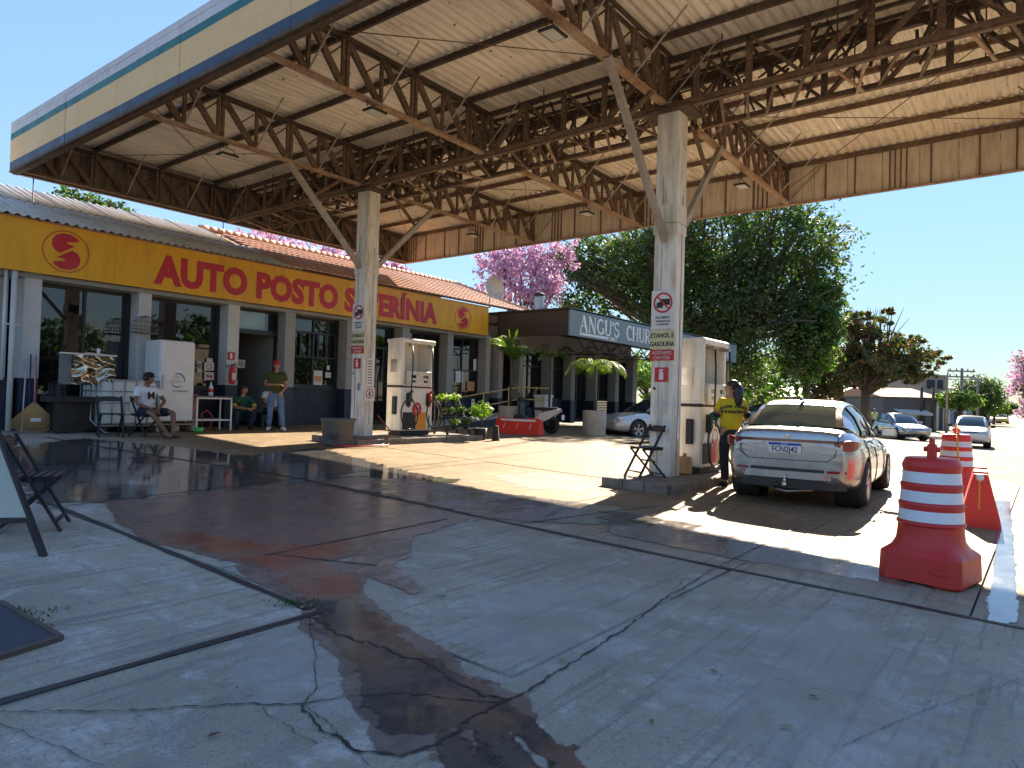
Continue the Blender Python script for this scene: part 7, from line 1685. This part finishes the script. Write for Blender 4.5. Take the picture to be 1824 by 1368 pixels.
def limb_tree(base, blobs, r0, rng, split=.45):
    b = MB(); base = Vector(base); zc_ = min(x[2]-x[5]*.4 for x in blobs); top = Vector((base.x+rng.uniform(-.3, .3), base.y+rng.uniform(-.3, .3), base.z+(max(x[2] for x in blobs)-base.z)*split))
    b.tube([base-Vector((0, 0, .2)), base.lerp(top, .15)+Vector((rng.uniform(-.1, .1), 0, 0)), base.lerp(top, .55), top], [r0*1.35, r0, r0*.85, r0*.65], 10)
    for (x, y, z, rx, ry, rz_) in blobs:
        for k in range(3):
            e = Vector((x+rng.uniform(-.6, .6)*rx, y+rng.uniform(-.6, .6)*ry, z+rng.uniform(-.3, .6)*rz_)); s0 = base.lerp(top, rng.uniform(.7, 1)); m_ = s0.lerp(e, .5)+Vector((rng.uniform(-.5, .5), rng.uniform(-.5, .5), rng.uniform(-.2, .9)))
            b.tube([s0, s0.lerp(m_, .5)+Vector((0, 0, .15)), m_, m_.lerp(e, .6)+Vector((rng.uniform(-.3, .3), 0, .1)), e], [r0*.40, r0*.32, r0*.22, r0*.13, r0*.05], 6)
            for _ in range(3):
                f = e+Vector((rng.uniform(-1, 1)*rx*.7, rng.uniform(-1, 1)*ry*.7, rng.uniform(-.4, .9)*rz_)); b.tube([m_, m_.lerp(f, .5)+Vector((0, 0, .2)), f], [r0*.14, r0*.09, r0*.03], 5)
    return b
def tree(name, label, cat, base, blobs, n, s, leaf, r0=.3, seed=1, shell=.5, group=None, split=.45, hang=0.0):
    rng = random.Random(seed); t = thing(name, label, cat, base, 0, group)
    limb_tree(base, blobs, r0, rng, split).build('trunk', M['bark'], t, world=True, fix=False)
    if isinstance(leaf, str): leaf = [(leaf, 1.0)]
    for k, (lf, fr) in enumerate(leaf):
        crown(blobs, int(n*fr), s, rng, shell, hang).build('crown', M[lf], t, world=True, fix=False)
    return t
def pb(x, y, D, rx, rz_, ry=None):   # lobe given by where it stands: direction, distance, half-width and half-height in metres
    p = dep(x, y, D); return (p.x, p.y, p.z, rx, ry or rx, rz_)
def base_at(x, y, D): p = dep(x, y, D); return (p.x, p.y, gz(p.x, p.y))
# big dark tree beyond the grill
D = 44; k = D/F
bl = [pb(1120, 470, D+3, 120*k, 85*k), pb(1010, 500, D+4, 75*k, 60*k), pb(1000, 470, D+6, 50*k, 50*k), pb(1040, 440, D+5, 70*k, 45*k), pb(1060, 560, D+4, 80*k, 45*k), pb(1300, 420, D, 150*k, 110*k), pb(1400, 460, D, 105*k, 100*k), pb(1240, 560, D, 120*k, 120*k), pb(1350, 590, D-2, 105*k, 95*k), pb(1430, 600, D-3, 60*k, 75*k), pb(1190, 480, D, 110*k, 110*k), pb(1470, 430, D+2, 48*k, 70*k), pb(1290, 680, D, 70*k, 60*k), pb(1440, 520, D, 60*k, 60*k)]
tree('shade_tree', 'huge dark green tree towering behind the grill and the nearest post', 'tree', base_at(1275, 745, D), bl, 66000, .135, [('leaf_dark', .42), ('leaf_mid', .36), ('leaf_olive', .22)], .85, 3, .45, hang=.25)
bl = [pb(1445, 590, 41, 1.7, 2.3), pb(1465, 530, 41.5, 1.2, 1.5), pb(1425, 650, 41, 1.1, 1.1), pb(1452, 640, 41, .8, 1.2), pb(1428, 700, 41, .35, 1.0)]
tree('creeper_tree', 'bright-edged foliage curtain hanging at the right edge of the huge dark tree', 'tree', base_at(1440, 745, 41.5), bl, 14000, .12, [('leaf_mid', .8), ('leaf_bright', .2)], .22, 5, .4, hang=.3)
bl = [pb(930, 500, 40, 2.6, 1.9), pb(890, 465, 41, 1.5, 1.1), pb(960, 440, 41, 1.6, 1.2), pb(1000, 455, 42, 1.3, 1.0)]
tree('pink_trumpet_tree', 'pink flowering tree between the shop roof and the dark tree', 'tree', base_at(940, 745, 41), bl, 8500, .11, 'blossom', .3, 8, .5)
for (x, y, w, h, sd, lab) in ((480, 432, 1.9, .7, 11, 'pink flowering crown showing over the left part of the tiled roof'), (590, 458, 2.0, .75, 12, 'sparse pink flowering crown above the tiled ridge left of the farther post'), (706, 482, .7, .5, 13, 'small pink flowering tuft right of the farther post')):
    p = dep(x, y, 34); tree('pink_trumpet_tree', lab, 'tree', (p.x, p.y, gz(p.x, p.y)), [(p.x, p.y, p.z, w, w, h), (p.x+.8, p.y-.5, p.z-.4, w*.7, w*.7, h*.8)], 1700, .10, 'blossom', .22, sd, .4, split=.8)
bl = [pb(140, 358, 33, 1.3, .55), pb(205, 372, 33, .9, .4)]
tree('garden_tree', 'green tree top peeping over the corrugated roof at the left', 'tree', base_at(160, 745, 33), bl, 1500, .10, 'leaf_mid', .2, 14, .4, split=.85)
# reddish almond tree in tiers
D = 56; k = D/F
bl = [pb(1560, 640, D, 95*k, 40*k), pb(1540, 590, D, 75*k, 32*k), pb(1600, 660, D, 85*k, 24*k), pb(1500, 650, D, 45*k, 36*k), pb(1530, 565, D, 45*k, 18*k), pb(1650, 635, D-1, 45*k, 14*k), pb(1585, 555, D, 32*k, 12*k), pb(1610, 610, D, 60*k, 20*k), pb(1520, 680, D, 50*k, 22*k), pb(1640, 668, D-1, 40*k, 10*k)]
tree('almond_tree', 'spreading tree with reddening leaves in tiers over the street corner', 'tree', base_at(1543, 752, D), bl, 22000, .15, 'leaf_red', .42, 21, .15, split=.38)
bl = [pb(1480, 660, 60, 2.0, 2.0), pb(1460, 700, 60, 1.8, 1.2)]
tree('almond_tree', 'darker half-hidden tree between the huge tree and the reddening tree', 'tree', base_at(1495, 750, 60), bl, 6000, .16, 'leaf_red', .5, 22, .35, split=.5)
# trimmed round trees along the street
def street_tree(x, y, D, rx, rz_, lab, sd, leaf=(('leaf_mid', .6), ('leaf_bright', .4)), n=5200, s=.10):
    p = dep(x, y, D); tree('street_tree', lab, 'tree', (p.x, p.y, gz(p.x, p.y)), [(p.x, p.y, p.z, rx, rx, rz_), (p.x+rx*.3, p.y-rx*.3, p.z-.1, rx*.75, rx*.75, rz_*.9), (p.x-rx*.4, p.y+rx*.3, p.z-.1, rx*.7, rx*.7, rz_*.8)], n, s, list(leaf), .2, sd, .5, split=.7)
street_tree(1707, 712, 60, 1.75, .9, 'rounded bright green street tree beside the silver pole', 31, s=.10)
street_tree(1770, 727, 105, 1.9, 1.1, 'rounded green tree farther down the street', 32, n=3000, s=.15)
street_tree(1795, 727, 118, 1.5, 1.2, 'dark round tree at the end of the row down the street', 33, (('leaf_dark', 1.0),), 2200, .17)
street_tree(1740, 706, 95, 3.0, 3.0, 'tall dark tree behind the rounded street tree', 34, (('leaf_dark', .9), ('leaf_mid', .1)), 6000, .18)
bl = [pb(1835, 680, 40, 1.05, 1.3), pb(1850, 650, 40, 1.2, 1.2), pb(1838, 720, 40, .9, .9)]
tree('pink_trumpet_tree', 'pink flowering tree cut off by the right edge of the picture', 'tree', base_at(1850, 752, 40), bl, 5000, .10, [('blossom', .8), ('leaf_mid', .2)], .25, 41, .4)
bl = [pb(1160, 670, 62, 4, 1.6), pb(1120, 660, 64, 4, 1.8), pb(1190, 700, 60, 3, 1.4)]
tree('shrub_tree', 'sunlit shrubs seen through the open end of the grill', 'tree', base_at(1150, 745, 62), bl, 5000, .17, [('leaf_bright', .7), ('leaf_mid', .3)], .3, 42, .3)
bl = [pb(1360, 690, 60, 2.5, 1.4), pb(1330, 660, 62, 2.5, 1.6), pb(1400, 650, 62, 2.0, 1.3)]
tree('shrub_tree', 'light green foliage low behind the woman in yellow', 'tree', base_at(1360, 745, 61), bl, 4500, .17, [('leaf_bright', .6), ('leaf_mid', .4)], .3, 43, .3)
# trees behind the photographer, seen mirrored in the shop panes
rng = random.Random(5)
for kx, (u, v, h) in enumerate(((9, -22, 8), (15, -26, 7))):
    t = thing('palm_tree', ('taller palm across the street behind the photographer', 'shorter palm across the street behind the photographer')[kx], 'palm', (u, v, gz(u, v)), 0, 'palms behind the photographer'); b = MB(); b.tube([(0, 0, -.3), (.1, 0, h*.5), (0, .1, h)], [.28, .2, .16], 8); b.build('trunk', M['bark'], t)
    b = MB(); palm(b, (0, .1, h), 16, 2.6, 1.8, .6, .9, nl=26); b.build('frond', M['palm'], t, fix=False)
for kx, (u, v, r, h) in enumerate(((-6, -30, 4.5, 4), (4, -34, 5, 4.5), (22, -32, 6, 5), (34, -30, 5, 4.5), (48, -30, 6, 5))):
    t = tree('street_tree', ('broad dark tree behind the photographer, first from the left in the panes', 'broad tree behind the photographer mirrored in the first shop window', 'broad tree far along the street behind the photographer', 'broad tree opposite the grill behind the photographer', 'last broad tree down the street behind the photographer')[kx], 'tree', (u, v, gz(u, v)), [(u, v, h, r, r*.8, h*.6), (u+r*.5, v, h*.8, r*.7, r*.6, h*.4)], 2500, .35, 'leaf_dark', .35, 60+kx, .5, 'trees behind the photographer')

# ------------------------------------------------------------------ far buildings and street furniture
flat('far_wall', (.30, .27, .22), .9); flat('far_grey', (.14, .155, .17), .9); flat('far_white', (.55, .54, .52), .9); flat('far_dark', (.03, .03, .035), .6); flat('far_blue', (.18, .26, .30), .9)
M['far_roof'] = mat('far_roof_tiles', (.40, .24, .16), .9, dirt=(.24, .17, .12), scale=1.5)
M['far_sheet'] = mat('far_sheet_roof', (.46, .43, .38), .7, dirt=(.3, .27, .23), scale=1.2)
def fb_(p, q, z0, z1): pass
def block(name, label, x0, x1, yb, yt, D, depth, wall, roof, wins=(), pitch=.6, over=.3, skew=0.0, cat='building'):
    """far building given by the photo span of its front and its distance"""
    a, c = dep(x0, 740, D), dep(x1, 740, D+skew); a.z = c.z = 0
    zt = dep((x0+x1)/2, yt, D).z; g0 = gz(a.x, a.y)-.1; fwd = Vector((fw.x, fw.y, 0)).normalized()
    t = thing(name, label, cat, (a.x, a.y, g0)); A, B = Vector((a.x, a.y)), Vector((c.x, c.y)); dv = Vector((fwd.x, fwd.y))*depth
    b = MB(); P = [A, B, B+dv, A+dv]
    b.add([(p.x, p.y, g0) for p in P]+[(p.x, p.y, zt) for p in P], [(0, 1, 5, 4), (1, 2, 6, 5), (2, 3, 7, 6), (3, 0, 4, 7), (4, 5, 6, 7)]); b.build('wall', M[wall], t, world=True, fix=False)
    e = (B-A).normalized()*over; f = dv.normalized()*over; R_ = [A-e-f, B+e-f, B+e+dv+f, A-e+dv+f]; mid = (dv*.5)
    b = MB(); vs = [(p.x, p.y, zt+.02) for p in R_]+[((R_[0]+R_[3]).x/2, (R_[0]+R_[3]).y/2, zt+pitch), ((R_[1]+R_[2]).x/2, (R_[1]+R_[2]).y/2, zt+pitch)]
    b.add(vs, [(0, 1, 5, 4), (2, 3, 4, 5), (1, 2, 5), (3, 0, 4), (0, 3, 2, 1)]); b.build('roof', M[roof], t, world=True, fix=False)
    nrm = -dv.normalized()
    for (f0, f1, z0, z1, m, nm) in wins:
        p, q = A.lerp(B, f0)+nrm*.03, A.lerp(B, f1)+nrm*.03; h = zt-g0; b = MB(); b.beam((p.x, p.y, g0+h*(z0+z1)/2), (q.x, q.y, g0+h*(z0+z1)/2), .08, h*(z1-z0)); o = b.build(nm, M[m], t, world=True)
    return t
block('low_house', 'long low building with a pale roof behind the silver saloon', 1395, 1600, 745, 712, 74, 10, 'far_wall', 'far_sheet', ((.1, .2, .1, .8, 'far_dark', 'door'), (.4, .55, .3, .8, 'far_dark', 'window'), (.7, .8, .1, .8, 'far_dark', 'door')), 1.4, .6, skew=-3)
block('low_house', 'old low house with stained parapet under the huge tree', 1290, 1460, 745, 706, 66, 8, 'far_wall', 'far_sheet', ((.6, .7, .1, .7, 'far_dark', 'door'), (.3, .42, .3, .8, 'far_dark', 'window')), .9, .5)
gb = block('grey_building', 'dark grey shop with tiled roof and pale awning behind the parked silver saloon', 1572, 1668, 770, 708, 62, 9, 'far_grey', 'far_roof', ((.15, .32, .05, .48, 'far_dark', 'door'), (.36, .50, .2, .48, 'far_white', 'window'), (.53, .64, .2, .48, 'far_white', 'window'), (.72, .78, .0, 1.02, 'far_dark', 'downpipe')), .9, .3, skew=-1)
a, c = dep(1590, 728, 61.2), dep(1650, 731, 60.2); b = MB(); b.add([(a.x, a.y, a.z), (c.x, c.y, c.z), (c.x-.9, c.y-.6, c.z-.25), (a.x-.9, a.y-.6, a.z-.25), (a.x-.9, a.y-.6, a.z-.45), (c.x-.9, c.y-.6, c.z-.45)], [(0, 1, 2, 3), (3, 2, 5, 4)]); b.build('awning', M['far_white'], gb, world=True)
block('white_house', 'pale house wall and gate right of the grey shop', 1668, 1692, 765, 712, 66, 12, 'far_white', 'far_roof', ((.2, .45, .0, .75, 'far_dark', 'gate'), (.6, .85, .0, .75, 'far_dark', 'gate')), .5, .3)
block('blue_house', 'blue-grey walled house behind the rounded street tree', 1694, 1732, 757, 722, 84, 14, 'far_blue', 'far_roof', ((.15, .35, .1, .7, 'far_dark', 'door'), (.5, .7, .3, .8, 'far_white', 'window')), .8, .4)
block('tan_building', 'tan two-storey block with dark sign panel above the tiled roofs', 1640, 1688, 745, 668, 100, 12, 'far_wall', 'far_sheet', ((.2, .5, .72, .9, 'far_dark', 'window'), (.6, .8, .72, .9, 'far_dark', 'window')), .3, .2)
block('cream_building', 'cream flat building showing left of the tall dark tree', 1688, 1752, 752, 692, 130, 14, 'far_white', 'far_sheet', ((.1, .25, .5, .8, 'far_dark', 'window'), (.4, .55, .5, .8, 'far_dark', 'window'), (.7, .85, .5, .8, 'far_dark', 'window')), .4, .2)
block('red_gate_house', 'far pale house at the end of the street', 1742, 1764, 750, 730, 150, 12, 'far_white', 'far_roof', ((.3, .6, .1, .7, 'far_dark', 'door'),), .6, .3)
def upole(x, yb, yt, D, label, arm=1.0, r=.13, lamp=False, tilt=0.0, mt='far_wall', cross=(0,)):
    p = dep(x, 740, D); zt = dep(x, yt, D).z; g0 = gz(p.x, p.y); t = thing('utility_pole', label, 'utility pole', (p.x, p.y, g0)); h = zt-g0
    b = MB(); b.tube([(0, 0, -.2), (0, 0, h)], [r, r*.75], 8); b.build('shaft', M[mt], t)
    d = Vector((rt.x, rt.y, 0)).normalized()
    for c in cross:
        b = MB(); b.beam(d*-arm+Vector((0, 0, h-.25-c)), d*arm+Vector((0, 0, h-.25-c)), .12, .12); b.build('crossarm', M[mt], t)
        for k in (-.9, -.4, .45, .9): b = MB(); q = d*arm*k; b.lathe([(.05, h-.19-c), (.06, h-.1-c), (.03, h-.02-c)], (q.x, q.y, 0), 6); b.build('insulator', M['far_dark'], t)
    if lamp: b = MB(); b.tube([(0, 0, h-1.2), tuple(d*.7+Vector((0, 0, h-.9))), tuple(d*1.3+Vector((0, 0, h-.85)))], .03, 5); q = d*1.35; b.box((q.x, q.y, h-.87), (.35, .2, .08)); b.build('lamp_arm', M['alu'], t)
    return t
flat('pole_concrete', (.22, .20, .18), .9)
upole(1712, 750, 656, 62, 'dark utility pole with wide crossarm and street lamp behind the rounded tree', 1.15, .15, True, mt='pole_concrete', cross=(0, .5))
upole(1741, 755, 672, 78, 'pale pole with one-sided arm farther down the street', .9, .13, False, mt='pole_concrete')
upole(1761, 750, 690, 96, 'small utility pole with lamp, third along the street', 1.3, .13, True, mt='pole_concrete'); upole(1771, 750, 695, 112, 'fourth small utility pole along the street', 1.3, .13, mt='pole_concrete', cross=(0, .6)); upole(1780, 748, 707, 140, 'fifth tiny utility pole along the street', 1.4, .14, mt='pole_concrete'); upole(1786, 748, 714, 170, 'farthest tiny utility pole near the end of the street', 1.5, .15, mt='pole_concrete')
p = dep(1686, 740, 56); t = thing('steel_pole', 'slim silver pole standing at the street corner left of the rounded tree', 'pole', (p.x, p.y, gz(p.x, p.y))); zt = dep(1689, 657, 56).z-gz(p.x, p.y); b = MB(); b.tube([(0, 0, 0), (0, 0, zt*.8), (.05, -.05, zt)], [.10, .085, .03], 8); b.build('shaft', M['brace'], t)
d = Vector((rt.x, rt.y, 0)).normalized(); b = MB(); q = d*.9; b.tube([(0, 0, zt*.84), tuple(q+Vector((0, 0, zt*.84))), tuple(q+Vector((0, 0, zt*.74)))], .03, 5); b.build('bracket', M['brace'], t)
for (x, yt) in ((1641, 690), (1662, 690)):
    p = dep(x, 740, 60); g0 = gz(p.x, p.y); t = thing('wooden_post', ('left' if x < 1650 else 'right')+' of two rust-brown posts before the grey shop', 'post', (p.x, p.y, g0)); b = MB(); b.tube([(0, 0, 0), (0, 0, dep(x, yt, 60).z-g0)], .12, 7); b.build('shaft', M['steel_dark'], t)
# overhead wires down the street
for k, (h0, off) in enumerate(((-.2, -.9), (-.2, .9), (-.7, 0))):
    pts = [dep(1712, 656, 62), dep(1741, 674, 78), dep(1761, 690, 96), dep(1771, 695, 112), dep(1780, 707, 140), dep(1786, 714, 170)]; b = MB(); P = []
    for a, c in zip(pts, pts[1:]):
        for i in range(8): s = i/8; q = a.lerp(c, s); P.append(q+d*off+Vector((0, 0, h0-.5*math.sin(math.pi*s))))
    b.tube(P, .018, 4); tag(b.build('overhead_wire', M['far_dark']), ('left overhead wire strung between the street poles', 'right overhead wire strung between the street poles', 'lower middle overhead wire strung between the street poles')[k], 'wire', 'wires between the street poles')
# hazy rise at the end of the street
us_ = span(0, 1, 40); b = MB(); P = []
for i in range(41):
    x = 1500+i*14; h = 4+5*math.sin(i*.5)+3*math.sin(i*1.3+1); p = dep(x, 740, 620); P += [(p.x, p.y, -3), (p.x, p.y, 3+h*.5), (p.x+90, p.y+60, -3)]
b.add(P, [(3*i+j, 3*i+3+j, 3*i+4+j, 3*i+1+j) for i in range(40) for j in range(2)], 0, True); tag(b.build('hills', flat('far_hill', (.10, .14, .12), .95), fix=False), kind='structure')
# kerb and footway on the far side of the forecourt
kb = MB()
for i in range(30): u = 20+i*1.5; kb.box((u, 9.35, gz(u, 9.35)+.02), (1.48, .14, .16))
o = kb.build('kerb', M['island'], fix=False); tag(o, kind='structure')
pv = grid_sheet(span(33, 75, 20), [9.4, 12, 16, 20], .06).build('pavement', M['pot'], fix=False); tag(pv, kind='structure')
